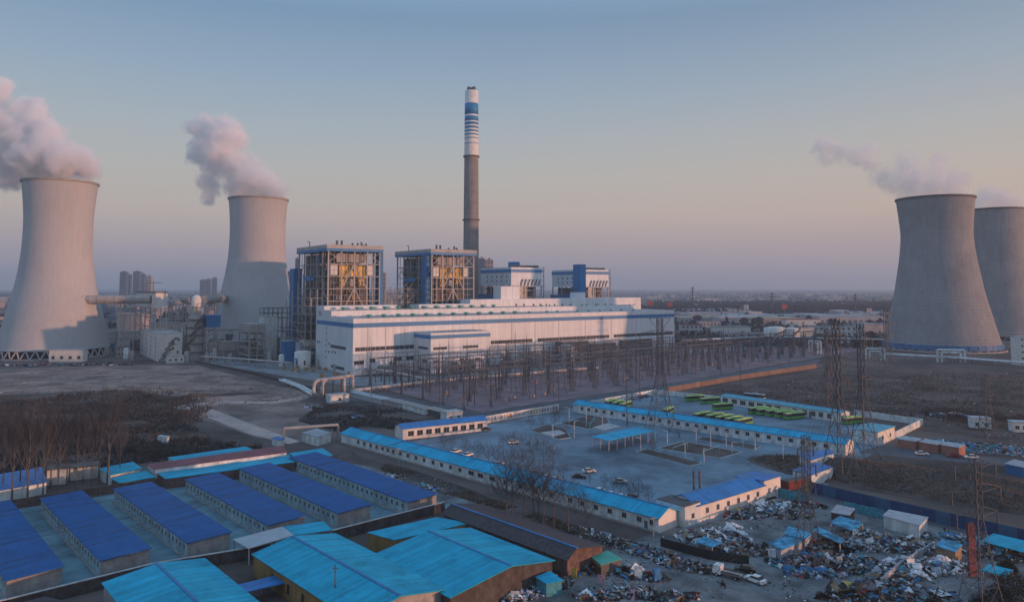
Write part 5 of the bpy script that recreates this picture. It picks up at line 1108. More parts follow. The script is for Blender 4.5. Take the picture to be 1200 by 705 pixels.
def car(col, label, px, py, deg, group='cars parked in the depot'):
    p = G(px, py); p.z = 0.07
    if col not in protos: protos[col] = make_car(label, paints[col], p, R(deg), group); return protos[col]
    return dup(protos[col], p, R(deg), label, group)
car('white', 'white car standing alone in the open depot yard', 601, 519.5, 25)
car('black', 'black car beside the white yard office', 569, 504, 30)
car('white', 'white car in the middle of the yard beside a dark one', 690, 553.5, 15)
car('black', 'dark car parked just behind the blue roof', 679, 560, -12)
car('silver', 'silver car between shrubs behind the blue roof', 727, 566, -12)
for px, py in ((534, 530.5), (548, 534.5), (584, 545.5), (640, 561), (651, 564), (703, 577), (716, 581.5), (728, 584.5)):
    car('white', 'white car in the row parked behind the long blue roof', px, py, 52, 'white cars parked behind the long blue roof')
car('tan', 'tan car in the row behind the long blue roof', 625, 556.5, 52); car('black', 'black car in the row behind the long blue roof', 740, 584.5, 52); car('white', 'white car parked by the flat annex', 783, 594, 30)
for col, px, py, lab in (('silver', 743, 467.5, 'silver car at the end of the row by the depot wall'), ('red', 751, 466, 'red car parked along the depot wall'), ('navy', 757, 465, 'dark blue car parked along the depot wall'), ('white', 764, 464.5, 'white car parked along the depot wall'), ('silver', 775, 464.5, 'silver car by the corner of the depot wall')): car(col, lab, px, py, 100)
car('white', 'white car on the side road before the brown sheds', 1080.5, 533, -15, 'cars on the side road'); car('red', 'red car on the side road before the last brown shed', 1118, 535.5, 165, 'cars on the side road'); car('white', 'white car on the side road behind the red one', 1138, 537, 170, 'cars on the side road')
car('white', 'white saloon parked on the lane next to the flatbed truck', 885, 682, 128, 'vehicles in the scrapyard')
car('black', 'black car half hidden behind the white saloon', 873, 670, 160, 'vehicles in the scrapyard')
# ---- buses
gbus, gtop = mat('green bus paint', (0.10, 0.40, 0.06), rough=0.4, var=0.06), mat('yellow-green bus roof', (0.34, 0.50, 0.16), rough=0.5, var=0.08)
def make_bus(label, loc, rz, body, roofm, group):
    t = thing('bus', label, 'bus', loc, rz, group)
    b = MB(); extr(b, [(-5.6, 0.35), (5.6, 0.35), (5.65, 1.25), (-5.6, 1.25)], -1.25, 1.25); b.build('body', body, t)
    b = MB(); b.box(-5.5, 5.45, -1.2, 1.2, 1.25, 2.7); b.build('cabin', steel_dark, t)
    for sy in (-1, 1):
        for i in range(7):
            x = -5.2 + i * 1.5; b = MB(); b.box(x, x + 1.38, *((-1.23, -1.205) if sy < 0 else (1.205, 1.23)), 1.35, 2.55); b.build('side_window', glass, t)
    b = MB(); b.box(5.455, 5.5, -1.1, 1.1, 1.1 + 0.16, 2.6); b.build('windscreen', glass, t)
    b = MB(); b.hexa([(-5.6, -1.25, 2.7), (5.6, -1.25, 2.7), (5.6, 1.25, 2.7), (-5.6, 1.25, 2.7)], [(-5.4, -1.05, 3.0), (5.4, -1.05, 3.0), (5.4, 1.05, 3.0), (-5.4, 1.05, 3.0)]); b.build('roof', roofm, t)
    b = MB(); b.box(-1.5, 2.0, -0.8, 0.8, 3.0, 3.28); b.build('roof_unit', roofm, t)
    b = MB(); b.box(-5.64, -5.605, -1.0, 1.0, 0.5, 1.2); b.build('rear_panel', red_paint if body is not gbus else gbus, t)
    for x in (-3.4, 3.6):
        for y in (-1.12, 1.12): ob('wheel', wm_bus, t, (x, y, 0.5))
    for y in (-0.95, 0.95):
        b = MB(); b.box(5.6, 5.69, y - 0.18, y + 0.18, 0.7, 0.9); b.build('headlight', lamp_w, t)
    return t
bus0 = None
blist = [((814, 469.5), 22, 'green bus parked along the white depot wall', None), ((832, 472.5), 22, 'green bus between the wall and the workshop', None), ((847, 479.5), 22, 'green bus standing apart in the bus yard', None)]
for k, (x, y) in enumerate(((889, 484), (899, 485.5), (909.5, 487), (920.5, 488.5), (931, 490.5))): blist.append(((x, y), 24, 'green bus in the tight row before the workshop, %s' % ('farthest from the pylon', 'second of five', 'middle of five', 'fourth of five', 'nearest the pylon')[k], 'tight row of green buses'))
blist.append(((999, 496), 24, 'green bus at the workshop end beneath the pylon', None))
for x, y in ((716, 475), (724, 476.5), (733, 478)): blist.append(((x, y), 60, 'green bus roof showing over the blue roof ridge near the depot wall', 'bus roofs near the depot wall'))
blist.append(((783, 485), 60, 'single green bus roof over the blue ridge by the big pylon', None)); blist.append(((823, 490.5), 40, 'single green bus roof over the blue ridge before the parked buses', None))
for x, y in ((838, 492), (849, 494), (860, 496), (871, 498)): blist.append(((x, y), 40, 'green bus in the row hidden up to its roof by the blue ridge', 'bus roofs in the inner row'))
for (x, y), dg, lab, gr in blist:
    p = G(x, y); p.z = 0.07; gr = gr or 'green buses of the depot'
    if bus0 is None: bus0 = make_bus(lab, p, R(dg), gbus, gtop, gr)
    else: dup(bus0, p, R(dg), lab, gr)
make_bus('white and red bus beyond the workshop roof', G(884, 467.5) + Vector((0, 0, 0.07)), R(-40), paints['white'], roof_light, 'other buses')
# ---- flatbed truck, motorbike, people
p = G(853, 676); t = thing('flatbed_truck', 'flatbed truck with white cab beside the scrap heap', 'truck', p + Vector((0, 0, 0.07)), R(143))
b = MB(); extr(b, [(1.2, 0.5), (2.9, 0.5), (3.0, 1.2), (2.7, 2.2), (1.2, 2.25)], -0.95, 0.95); b.build('cab', paints['white'], t)
b = MB(); b.box(2.72, 2.95, -0.8, 0.8, 1.25, 1.95); b.build('windscreen', glass, t)
b = MB(); b.box(-3.0, 1.1, -1.0, 1.0, 0.85, 1.0); b.build('bed', grey_concrete, t)
for y in (-1.02, 0.98): b = MB(); b.box(-3.0, 1.1, y, y + 0.05, 1.0, 1.35); b.build('side_board', rust_clad, t)
b = MB(); b.box(-2.9, 1.2, -0.4, 0.4, 0.5, 0.85); b.build('chassis', steel_dark, t)
for x in (-1.9, 2.1):
    for y in (-0.85, 0.85): ob('wheel', wm_car, t, (x, y, 0.33)).scale = (1.2,) * 3
def skin_person(name, label, loc, rz, joints, edges, mat_list, head, group, extra=None):
    me = bpy.data.meshes.new('body'); me.from_pydata([j[:3] for j in joints], edges, [])
    o = bpy.data.objects.new('tmp', me); COL.objects.link(o)
    m = o.modifiers.new('s', 'SKIN'); o.modifiers.new('d', 'SUBSURF').levels = 1
    for i, j in enumerate(joints): me.skin_vertices[0].data[i].radius = (j[3], j[3])
    me.skin_vertices[0].data[0].use_root = True
    dg = bpy.context.evaluated_depsgraph_get(); ev = bpy.data.meshes.new_from_object(o.evaluated_get(dg)); bpy.data.objects.remove(o)
    for mm in mat_list: ev.materials.append(mm)
    for f in ev.polygons:
        f.use_smooth = True; z = f.center.z; f.material_index = 2 if z > head else (1 if z < head * 0.58 else 0)
    t = thing(name, label, 'person', loc, rz, group); ob('body', ev, t)
    b = MB(); b.lathe([(head + 0.17, 0.105), (head + 0.22, 0.10), (head + 0.255, 0.06), (head + 0.265, 0.01)], 10, (joints[3][0] - 0.015, joints[3][1], 0)); b.build('hair', tyre, t)
    return t
skin = mat('skin', (0.42, 0.27, 0.20), var=0.05); jacket = mat('dark jacket', (0.03, 0.032, 0.04), var=0.2); trouser = mat('dark trousers', (0.025, 0.025, 0.03), var=0.2)
def J(stride=0.12):
    return ([(0, 0, 0.95, 0.15), (0, 0, 1.2, 0.15), (0, 0, 1.42, 0.12), (0.02, 0, 1.66, 0.10), (0, 0, 1.52, 0.06),
             (0, 0.2, 1.40, 0.065), (0.05, 0.26, 1.12, 0.05), (0.16, 0.24, 0.88, 0.04), (0, -0.2, 1.40, 0.065), (-0.03, -0.26, 1.12, 0.05), (0.05, -0.25, 0.86, 0.04),
             (stride * 0.5, 0.1, 0.5, 0.075), (stride, 0.1, 0.08, 0.055), (stride + 0.16, 0.1, 0.04, 0.045), (-stride * 0.3, -0.1, 0.5, 0.075), (-stride, -0.1, 0.08, 0.055), (-stride + 0.16, -0.1, 0.04, 0.045)],
            [(0, 1), (1, 2), (2, 4), (4, 3), (2, 5), (5, 6), (6, 7), (2, 8), (8, 9), (9, 10), (0, 11), (11, 12), (12, 13), (0, 14), (14, 15), (15, 16)])
j, e_ = J(); skin_person('person', 'person in dark clothes standing on the road edge by the white cabin', G(1107, 625), 0.6, j, e_, [jacket, trouser, skin], 1.55, 'people by the road')
j, e_ = J(0.05); skin_person('person', 'shorter looking person in dark clothes beside the other one', G(1112, 628), 2.4, j, e_, [jacket, trouser, skin], 1.55, 'people by the road').scale = (0.94,) * 3
pm = G(847, 688); t = thing('motorbike', 'dark motorbike ridden along the lane', 'motorbike', pm + Vector((0, 0, 0.07)), R(118))
wmm = wheel_mesh(0.3, 0.1)
for x in (-0.6, 0.65): ob('wheel', wmm, t, (x, 0, 0.3))
b = MB(); extr(b, [(-0.6, 0.4), (0.25, 0.35), (0.45, 0.75), (0.1, 0.9), (-0.7, 0.82)], -0.12, 0.12); b.build('body', paints['black'], t)
b = MB(); b.tube((0.65, 0, 0.3), (0.42, 0, 1.0), 0.04); b.tube((0.4, -0.32, 1.02), (0.4, 0.32, 1.02), 0.03); b.build('handlebar', steel_dark, t)
b = MB(); b.box(-0.75, 0.05, -0.14, 0.14, 0.86, 0.95); b.build('seat', tyre, t)
j = [(-0.25, 0, 0.98, 0.15), (-0.18, 0, 1.22, 0.15), (-0.08, 0, 1.44, 0.12), (0.0, 0, 1.68, 0.10), (-0.04, 0, 1.54, 0.06), (-0.05, 0.2, 1.40, 0.065), (0.15, 0.28, 1.18, 0.05), (0.38, 0.28, 1.06, 0.04), (-0.05, -0.2, 1.40, 0.065), (0.15, -0.28, 1.18, 0.05), (0.38, -0.28, 1.06, 0.04),
     (0.18, 0.18, 0.88, 0.075), (0.08, 0.2, 0.42, 0.055), (0.24, 0.2, 0.38, 0.045), (0.18, -0.18, 0.88, 0.075), (0.08, -0.2, 0.42, 0.055), (0.24, -0.2, 0.38, 0.045)]
skin_person('person', 'rider in dark clothes on the motorbike', pm + Vector((0, 0, 0.07)), R(118), j, e_, [jacket, trouser, skin], 1.57, 'people in the scrapyard')

# ================================================================== BARE TREES
def tree_mesh(seed, h, spread, up, depth=5, first=0.3, kids=(5, 4, 4, 3), r0=0.2):
    rnd = random.Random(seed); tr, cr = MB(), MB()
    tp = [Vector((0, 0, 0))]
    n = 7
    for i in range(1, n + 1): tp.append(Vector((rnd.uniform(-.2, .2) * i * 0.15, rnd.uniform(-.2, .2) * i * 0.15, h * i / n)))
    for i in range(n): tr.tube(tp[i], tp[i + 1], r0 * (1 - i / n * 0.85), r0 * (1 - (i + 1) / n * 0.85), n=6, caps=False)
    def grow(p, d, ln, r, k):
        q = p + d * ln; bend = (d + Vector((rnd.gauss(0, .12), rnd.gauss(0, .12), 0.1 * up))).normalized(); q2 = q + bend * ln * 0.7
        (tr if k == 0 else cr).tube(p, q, r, r * 0.7, n=4 if k == 0 else 3, caps=False); cr.tube(q, q2, r * 0.7, r * 0.4, n=3, caps=False)
        if k >= depth - 2: return
        for i in range(kids[min(k, len(kids) - 1)]):
            s_ = rnd.uniform(0.25, 1.0); o = p.lerp(q, s_ * 2 if s_ < 0.5 else 1.0) if s_ < 0.5 else q.lerp(q2, (s_ - 0.5) * 2)
            a_ = rnd.uniform(0, 2 * math.pi); side = Vector((math.cos(a_), math.sin(a_), rnd.uniform(-.1, .5)))
            grow(o, (d * (0.8 + up * 0.5) + side * spread + Vector((0, 0, up * 0.4))).normalized(), ln * rnd.uniform(0.45, 0.65), r * 0.5, k + 1)
    m = 20
    for i in range(m):
        f = first + (1 - first) * (i + 0.5) / m; p = tp[int(f * n)].lerp(tp[min(n, int(f * n) + 1)], f * n % 1)
        a_ = i * 2.4 + rnd.uniform(-.4, .4); el = rnd.uniform(0.3, 0.7) + up * 0.9
        d = Vector((math.cos(a_) * spread * 1.4, math.sin(a_) * spread * 1.4, el)).normalized(); grow(p, d, h * 0.26 * (1.15 - f * 0.75), r0 * 0.5 * (1.1 - f * 0.8), 0)
    return tr.mesh('trunk', bark), cr.mesh('crown', twig)
TM = [tree_mesh(1, 14, 0.6, 0.5), tree_mesh(2, 14, 0.7, 0.35), tree_mesh(3, 22, 0.42, 1.0, first=0.28, r0=0.26), tree_mesh(4, 22, 0.38, 1.2, first=0.33, r0=0.26), tree_mesh(5, 5, 0.8, 0.6, first=0.1, r0=0.07), tree_mesh(6, 6, 0.9, 0.5, first=0.15, r0=0.09)]
def tree(k, label, px, py, yt, group, name='bare_tree', wd=1.0, p=None):
    p = p or G(px, py); p.z = 0; h = Zat(yt, p); s_ = h / (14, 14, 22, 22, 5, 6)[k]
    t = thing(name, label, 'tree', p, random.uniform(0, 6.28), group); t.scale = (s_ * wd, s_ * wd, s_)
    ob('trunk', TM[k][0], t); ob('crown', TM[k][1], t)
for i, (px, py, yt) in enumerate(((-8, 590, 492), (14, 586, 495), (32, 584, 490), (50, 581, 497), (68, 578, 488), (89, 574, 492), (107, 570, 494), (126, 567.5, 477))):
    tree(2 + i % 2, ['leafless poplar behind the brick wall, %s from the picture edge' % ['', 'first', 'second', 'third', 'fourth', 'fifth', 'sixth', ''][i] if i else 'leafless poplar cut off by the picture edge', 'broad leafless poplar at the end of the row, taller than the rest'][i == 7], px, py, yt, 'leafless poplars behind the brick wall', 'poplar_tree', 1.0 if i < 7 else 1.7)
for i, (px, py, yt) in enumerate(((3, 580, 502), (23, 577, 498), (41, 575, 505), (59, 572, 500), (78, 569, 503), (97, 566, 500), (116, 563, 505), (140, 560, 508), (-4, 573, 506), (30, 570, 508), (66, 566, 507))):
    tree(2 + i % 2, 'slender leafless poplar in the thinner second row behind the stores', px, py, yt, 'second row of leafless poplars', 'poplar_tree', 1.2)
for i, (px, py, yt) in enumerate(((593.5, 612, 545), (600, 614, 548), (614, 610, 552), (625, 612, 548), (631.5, 614, 556), (637, 616.5, 552), (649, 620, 562), (666, 625, 566), (685, 632, 582))):
    tree(i % 2, 'leafless tree in the clump beside the lane, %s counting from the sheds' % ['first', 'second', 'third', 'fourth', 'fifth', 'sixth', 'seventh', 'eighth', 'last'][i], px, py, yt, 'leafless trees along the lane')
for i, (px, py, yt) in enumerate(((600, 537, 508), (612, 541, 512), (625, 545, 514), (637, 548, 516), (590, 533, 512), (648, 551, 522))):
    tree(i % 2, 'thin leafless tree rising behind the long blue roof', px, py, yt, 'leafless trees behind the long blue roof')
for i, (px, py, yt) in enumerate(((691, 566, 548), (708, 572, 556), (719, 576, 558), (727, 578, 562), (738, 583, 563), (748, 585, 563), (760, 589, 570), (560, 540, 518), (572, 542, 520), (545, 533, 514), (583, 546, 522), (607, 550, 526), (619, 551, 528), (530, 527, 512), (520, 524, 510), (598, 545, 524), (644, 556, 536), (660, 561, 542))):
    tree(4 + i % 2, 'twiggy leafless shrub in the row behind the long blue roof', px, py, yt, 'twiggy shrubs in the depot', 'bare_shrub')
for i, (px, py, yt) in enumerate(((622, 503, 487), (636, 501, 484), (650, 500, 481), (664, 510, 490), (651, 489, 476), (655, 493, 478), (765, 530, 516), (780, 538, 526), (816, 545, 535), (700, 483, 474), (726, 488, 478), (869, 512, 500), (820, 509, 499), (842, 518, 508))):
    tree(4 + i % 2, 'small leafless street tree in the depot yard', px, py, yt, 'small leafless trees in the depot yard', 'small_tree', 0.9)
# dark scrub, straw and brush: nobody could count it
def brush(name, label, poly, n, h0, h1, m, seed, dens=7, wid=0.9):
    rnd = random.Random(seed); b = MB(); xs = [p[0] for p in poly]; ys = [p[1] for p in poly]; done = 0; tries = 0
    def inp(x, y):
        c = False
        for i in range(len(poly)):
            (x1, y1), (x2, y2) = poly[i - 1], poly[i]
            if (y1 > y) != (y2 > y) and x < (x2 - x1) * (y - y1) / (y2 - y1) + x1: c = not c
        return c
    while done < n and tries < n * 20:
        tries += 1; x, y = rnd.uniform(min(xs), max(xs)), rnd.uniform(min(ys), max(ys))
        if not inp(x, y): continue
        p = G(x, y)
        if noise.noise(p * 0.045 + Vector((seed, 0, 0))) < -0.12: continue
        done += 1; hh = rnd.uniform(h0, h1) * (0.6 + 0.8 * abs(noise.noise(p * 0.1)))
        for k in range(dens):
            a_ = rnd.uniform(0, 6.28); d = rnd.uniform(0.1, wid) * hh; q = p + Vector((math.cos(a_) * d, math.sin(a_) * d, hh * rnd.uniform(0.5, 1.0))); s_ = Vector((-math.sin(a_), math.cos(a_), 0)) * rnd.uniform(0.04, 0.12) * (1 + hh * 0.3)
            b.poly([p - s_ * 1.5 + Vector((0, 0, -0.05)), p + s_ * 1.5 + Vector((0, 0, -0.05)), q + s_ * 0.6]); b.poly([q, q + Vector((rnd.uniform(-.5, .5), rnd.uniform(-.5, .5), 0.4)) * hh * 0.5, p.lerp(q, 0.6) + s_ * 2.0])
    return tag(b.build(name, m), label, kind='stuff')
scrub_m = mat('dark scrub twigs', (0.085, 0.075, 0.07), rough=1, var=0.5, scale=0.08); straw_m = mat('straw', (0.17, 0.125, 0.095), rough=1, var=0.5, scale=0.06)
brush('scrub_vegetation', 'dark leafless scrub covering the waste ground', [(-20, 468), (60, 464), (150, 456), (225, 462), (258, 472), (222, 498), (262, 522), (320, 526), (160, 543), (-20, 570)], 8000, 0.5, 2.2, scrub_m, 3.3)
brush('scrub_vegetation', 'tawny dry growth among the dark scrub', [(-20, 462), (60, 460), (150, 452), (240, 458), (270, 472), (232, 500), (270, 522), (330, 526), (160, 543), (-20, 570)], 3500, 0.3, 1.3, straw_m, 12.7)
brush('scrub_vegetation', 'dark leafless brush beside the pipe loop and low stores', [(372, 474), (455, 476), (520, 492), (470, 504), (395, 506), (350, 494)], 2200, 0.4, 1.5, scrub_m, 5.1)
brush('grass', 'tufts of dry straw grass in the pale field', [(-20, 436), (120, 430), (300, 446), (370, 462), (330, 476), (240, 470), (100, 460), (-20, 464)], 900, 0.2, 0.7, straw_m, 8.2)
brush('grass', 'rough dry grass on the field beyond the bus yard', [(800, 462), (960, 436), (1200, 434), (1200, 505), (1085, 496), (1002, 485)], 5000, 0.2, 0.8, straw_m, 2.2)
brush('scrub_vegetation', 'dark patches of scrub in the dry field', [(820, 462), (960, 440), (1200, 436), (1200, 500), (1085, 492), (1010, 482)], 3200, 0.3, 1.4, scrub_m, 21.3)
brush('scrub_vegetation', 'dark brush on the field edge behind the rubble', [(1030, 482), (1110, 478), (1200, 492), (1200, 508), (1100, 500)], 1500, 0.5, 1.6, scrub_m, 24.1)
brush('grass', 'dry grass along the foot of the long white building', [(410, 530), (478, 550), (600, 592), (755, 640), (730, 645), (600, 600), (470, 565)], 2500, 0.15, 0.6, straw_m, 6.4)
0 and brush('scrub_vegetation', 'low brush between the yard office and the long blue roof', [(480, 517), (570, 508), (640, 540), (600, 540), (540, 527)], 900, 0.5, 1.8, scrub_m, 9.4)
def brush_on(name, label, cx, cy_, rx, ry, n, h0, h1, m, seed, zf):
    rnd = random.Random(seed); b = MB()
    from mathutils.bvhtree import BVHTree
    me = MOUND.data; bv = BVHTree.FromPolygons([v.co for v in me.vertices], [tuple(f.vertices) for f in me.polygons])
    for i in range(n):
        a0, rr_ = rnd.uniform(0, 6.28), rnd.uniform(0, 1) ** 0.5; X, Y = rr_ * rx * math.cos(a0), rr_ * ry * math.sin(a0)
        x, y = cx + X * math.cos(zf) - Y * math.sin(zf), cy_ + X * math.sin(zf) + Y * math.cos(zf)
        loc = bv.ray_cast(Vector((x, y, 40)), Vector((0, 0, -1)))[0]
        if loc is None or loc.z < 0: continue
        hh = rnd.uniform(h0, h1)
        for k in range(5):
            a_ = rnd.uniform(0, 6.28); q = loc + Vector((math.cos(a_) * hh * 0.5, math.sin(a_) * hh * 0.5, hh * rnd.uniform(0.5, 1))); s_ = Vector((-math.sin(a_), math.cos(a_), 0)) * 0.1
            b.poly([loc - s_, loc + s_, q])
    return tag(b.build(name, m), label, kind='stuff')
g_ = G(1110, 570); brush_on('grass', 'long dry grass on the mound between the roads', g_.x, g_.y, 58, 19, 7000, 0.3, 1.1, straw_m, 4, R(-38))
# ================================================================== SCRAPYARD
JUNK = [mat('junk ' + n, c, rough=0.8, var=0.35, scale=1.2) for n, c in (('white', (0.60, 0.62, 0.65)), ('pale', (0.34, 0.36, 0.40)), ('grey', (0.14, 0.15, 0.17)), ('black', (0.025, 0.027, 0.03)), ('blue', (0.04, 0.17, 0.36)), ('teal', (0.06, 0.26, 0.34)), ('tan', (0.26, 0.18, 0.12)), ('red', (0.26, 0.05, 0.06)), ('brown', (0.09, 0.06, 0.045)), ('pink', (0.40, 0.22, 0.27)), ('yellow', (0.38, 0.30, 0.08)))]
MIX = {'mixed': (7, 11, 26, 28, 6, 5, 8, 2, 12, 1, 1), 'white': (24, 24, 18, 16, 6, 5, 5, 1, 6, 1, 0), 'dark': (4, 8, 28, 36, 6, 6, 4, 2, 14, 0, 0), 'wood': (8, 14, 14, 18, 6, 6, 20, 2, 16, 1, 1), 'blue': (14, 16, 14, 14, 18, 16, 4, 2, 4, 2, 0)}
def rotm(rnd, tilt=0.5): return Matrix.Rotation(rnd.uniform(0, 6.28), 3, 'Z') @ Matrix.Rotation(rnd.gauss(0, tilt), 3, 'X') @ Matrix.Rotation(rnd.gauss(0, tilt), 3, 'Y')
_bm = bmesh.new(); bmesh.ops.create_icosphere(_bm, subdivisions=1, radius=1.0); _bm.verts.ensure_lookup_table(); ICO = ([tuple(v.co) for v in _bm.verts], [tuple(v.index for v in f.verts) for f in _bm.faces]); _bm.free()
def heap(label, px, py, rx, ry, h, deg, n, mix, seed, size=1.0, name='rubbish_heap'):
    rnd = random.Random(seed); c = G(px, py); c.z = 0; b = MB(); zr = R(deg); ca, sa = math.cos(zr), math.sin(zr)
    def top(x, y):
        r = math.hypot(x, y); return max(0.0, (1 - r ** 1.6)) * h * (0.65 + 0.5 * noise.noise(Vector((x * 2 + seed, y * 2, seed * 0.7)))) 
    m = 14; ix = {}
    for i in range(-m, m + 1):
        for j in range(-m, m + 1):
            x, y = i / m, j / m; ix[i, j] = len(b.v); X, Y = x * rx, y * ry; b.v.append((X * ca - Y * sa, X * sa + Y * ca, top(x, y) * 0.8 - 0.06))
    for i in range(-m, m):
        for j in range(-m, m):
            if (i + .5) ** 2 + (j + .5) ** 2 < m * m: b.f.append((ix[i, j], ix[i + 1, j], ix[i + 1, j + 1], ix[i, j + 1])); b.m.append(2)
    wts = MIX[mix]
    for k in range(n):
        a_, r_ = rnd.uniform(0, 6.28), rnd.uniform(0, 1.0) ** 0.55 * 1.04; x, y = r_ * math.cos(a_), r_ * math.sin(a_); X, Y = x * rx, y * ry
        z = top(x, y) * 0.85; mi = rnd.choices(range(11), wts)[0]; kind = rnd.random(); s_ = size * rnd.choice((0.18, 0.22, 0.28, 0.35, 0.4, 0.5, 0.6, 0.75, 0.95, 1.25))
        P_ = (X * ca - Y * sa, X * sa + Y * ca, z + s_ * 0.18)
        if kind < 0.28: b.rbox(P_, s_ * rnd.uniform(.6, 1.3), s_ * rnd.uniform(.5, 1.0), s_ * rnd.uniform(.3, .7), rotm(rnd, .4), mi)
        elif kind < 0.45: b.rbox(P_, s_ * rnd.uniform(1.8, 3.6), s_ * rnd.uniform(.15, .5), s_ * 0.12, rotm(rnd, .35), mi)
        elif kind < 0.60:
            M = rotm(rnd, .5); q = [Vector(P_) + M @ Vector((s_ * u * rnd.uniform(.6, 1.3), s_ * v * rnd.uniform(.6, 1.3), rnd.uniform(-.2, .3) * s_)) for u, v in ((-1, -1), (1, -1), (1, 1), (-1, 1))]; b.poly(q[:3], mi); b.poly([q[0], q[2], q[3]], mi)
        else:
            M = rotm(rnd, .8); el = (rnd.uniform(.7, 1.2), rnd.uniform(.5, .8), rnd.uniform(.35, .6)); k0 = len(b.v)
            for v in ICO[0]: b.v.append(tuple(Vector(P_) + M @ Vector((v[0] * el[0], v[1] * el[1], v[2] * el[2])) * s_ * rnd.uniform(.42, .58)))
            for tr_ in ICO[1]: b.f.append(tuple(k0 + i for i in tr_)); b.m.append(mi)
    o = b.build(name, JUNK); o.location = c; return tag(o, label, kind='stuff')
hl = [('sparse litter strewn at the foot of the long white building', 690, 624, 9, 2.5, 0.3, -36, 160, 'white', .6), ('littered bank of bright rubbish along the lane below the long building', 735, 640, 6, 2.6, 1.0, -36, 420, 'mixed', .8),
      ('coloured rubbish bank along the lane, middle stretch', 768, 651, 7, 2.8, 1.2, -34, 520, 'mixed', .8), ('coloured rubbish bank along the lane near the truck', 806, 664, 7, 2.6, 1.2, -30, 480, 'mixed', .8),
      ('tall heap of bundled waste before the white hostel', 838, 632, 7, 4.5, 2.4, -10, 620, 'white', .9), ('brown heap of broken furniture behind the blue tarp roof', 866, 643, 6, 3.5, 1.6, -20, 380, 'wood', .9),
      ('grey scrap heap along the hostel wall', 878, 602, 6, 3.4, 1.5, 25, 380, 'mixed', .9), ('loose boards and bags near the hostel end', 902, 592, 6, 3, 1.2, 10, 260, 'white', 1.1), ('scrap along the pale fence by the road', 935, 592, 6, 2.2, 1.0, -12, 260, 'mixed', .9), ('low heap in the centre of the yard', 925, 604, 5, 2.6, 0.9, 0, 220, 'mixed', .8),
      ('dark heap behind the blue shack roofs', 962, 640, 7, 4.5, 1.8, -15, 520, 'dark', 1.0), ('heap of dark household scrap in the yard centre', 955, 662, 8, 4, 1.8, -12, 620, 'dark', 1.0), ('glittering grey heap by the inner lane', 1000, 660, 5, 3, 1.4, 30, 380, 'mixed', .8), ('scattered machines at the inner lane corner', 955, 673, 5, 1.6, 0.9, -5, 180, 'blue', 1.0),
      ('long heap of flattened cartons before the white cabin', 1035, 634, 9, 3.4, 1.6, -22, 640, 'wood', .9), ('mixed heap beneath the pylon line', 1010, 640, 6, 3, 1.4, -10, 380, 'white', .9), ('coloured heap beyond the broken wall', 1070, 645, 7, 3, 1.6, -25, 460, 'mixed', .9), ('heap of clear wrapped bundles by the broken wall', 1062, 668, 6, 4, 1.8, 30, 520, 'white', .9), ('heap of dull bundles by the block wall end', 1040, 690, 6, 4, 1.5, 20, 460, 'mixed', 1.0), ('white sack heap beside the timber hut', 1100, 664, 5, 3.4, 1.6, 10, 300, 'white', .9),
      ('dark metal heap at the bottom edge beneath the red sign', 1085, 700, 5, 3, 1.3, 0, 260, 'dark', 1.0), ('rusty boxes heaped at the bottom of the lane', 1005, 698, 6, 2.6, 1.6, 12, 240, 'mixed', 1.3), ('dark heap beside the blue tarp at the picture edge', 1165, 650, 6, 3, 1.6, -20, 320, 'dark', 1.0), ('litter by the people at the road edge', 1122, 632, 7, 2, 0.7, -20, 240, 'blue', .9),
      ('heap of coloured scrap under the end wall of the broad hall', 640, 686, 6, 3.2, 1.7, 25, 460, 'mixed', .8), ('dark heap against the brick barn', 682, 668, 6, 3, 1.8, 20, 460, 'dark', .8), ('heap of rags along the dark end wall', 612, 698, 6, 2.4, 1.2, 25, 360, 'white', .8), ('heap of doors and plastic by the hut', 722, 668, 6, 2.6, 1.3, -20, 320, 'mixed', 1.0), ('black bin heap beside the lane', 755, 677, 5, 1.8, 1.0, -15, 240, 'dark', .8), ('plank and plastic heap in the near yard', 738, 694, 5, 3, 1.2, 5, 300, 'white', 1.0), ('dark rubbish heap at the bottom of the lane', 786, 700, 6, 2.4, 1.2, 0, 320, 'dark', .8), ('heap of bags and bottles beside the shack', 700, 698, 5, 2.4, 1.0, 0, 300, 'mixed', .8),
      ('white litter beside the lane near the sheds', 462, 559, 5, 2.0, 0.5, -40, 200, 'white', .7), ('scattered white litter farther down the lane', 500, 571, 5, 1.8, 0.5, -40, 180, 'white', .7), ('grey rubbish by the dirt pump house', 420, 489, 4, 2.2, 0.9, 0, 160, 'blue', .9), ('rubbish below the arched pipe loops', 368, 477, 4, 2, 0.8, 0, 140, 'blue', .8),
      ('rubble strewn behind the brown sheds', 1110, 519, 17, 6, 0.5, -20, 520, 'blue', .7), ('rubble field past the red car', 1170, 527, 16, 9, 0.9, -20, 760, 'blue', .9), ('pale boards dumped in the dry field', 1113, 487, 9, 4, 1.2, -10, 200, 'blue', 1.2), ('rubble strip at the foot of the edge cooling tower', 75, 428, 50, 3.5, 1.0, 3, 420, 'mixed', 1.6), ('bundles of rags in the far yard', 205, 563, 2.5, 1.2, 0.5, 0, 60, 'white', .5)]
for i, (lab, px, py, rx, ry, h, dg_, n, mx_, sz) in enumerate(hl): k = 1.25 if px > 830 and 585 < py else 1.0; heap(lab, px, py, rx * k, ry * k, h, dg_, int(n * k * k * 1.5), mx_, 31 + i * 1.37, sz)
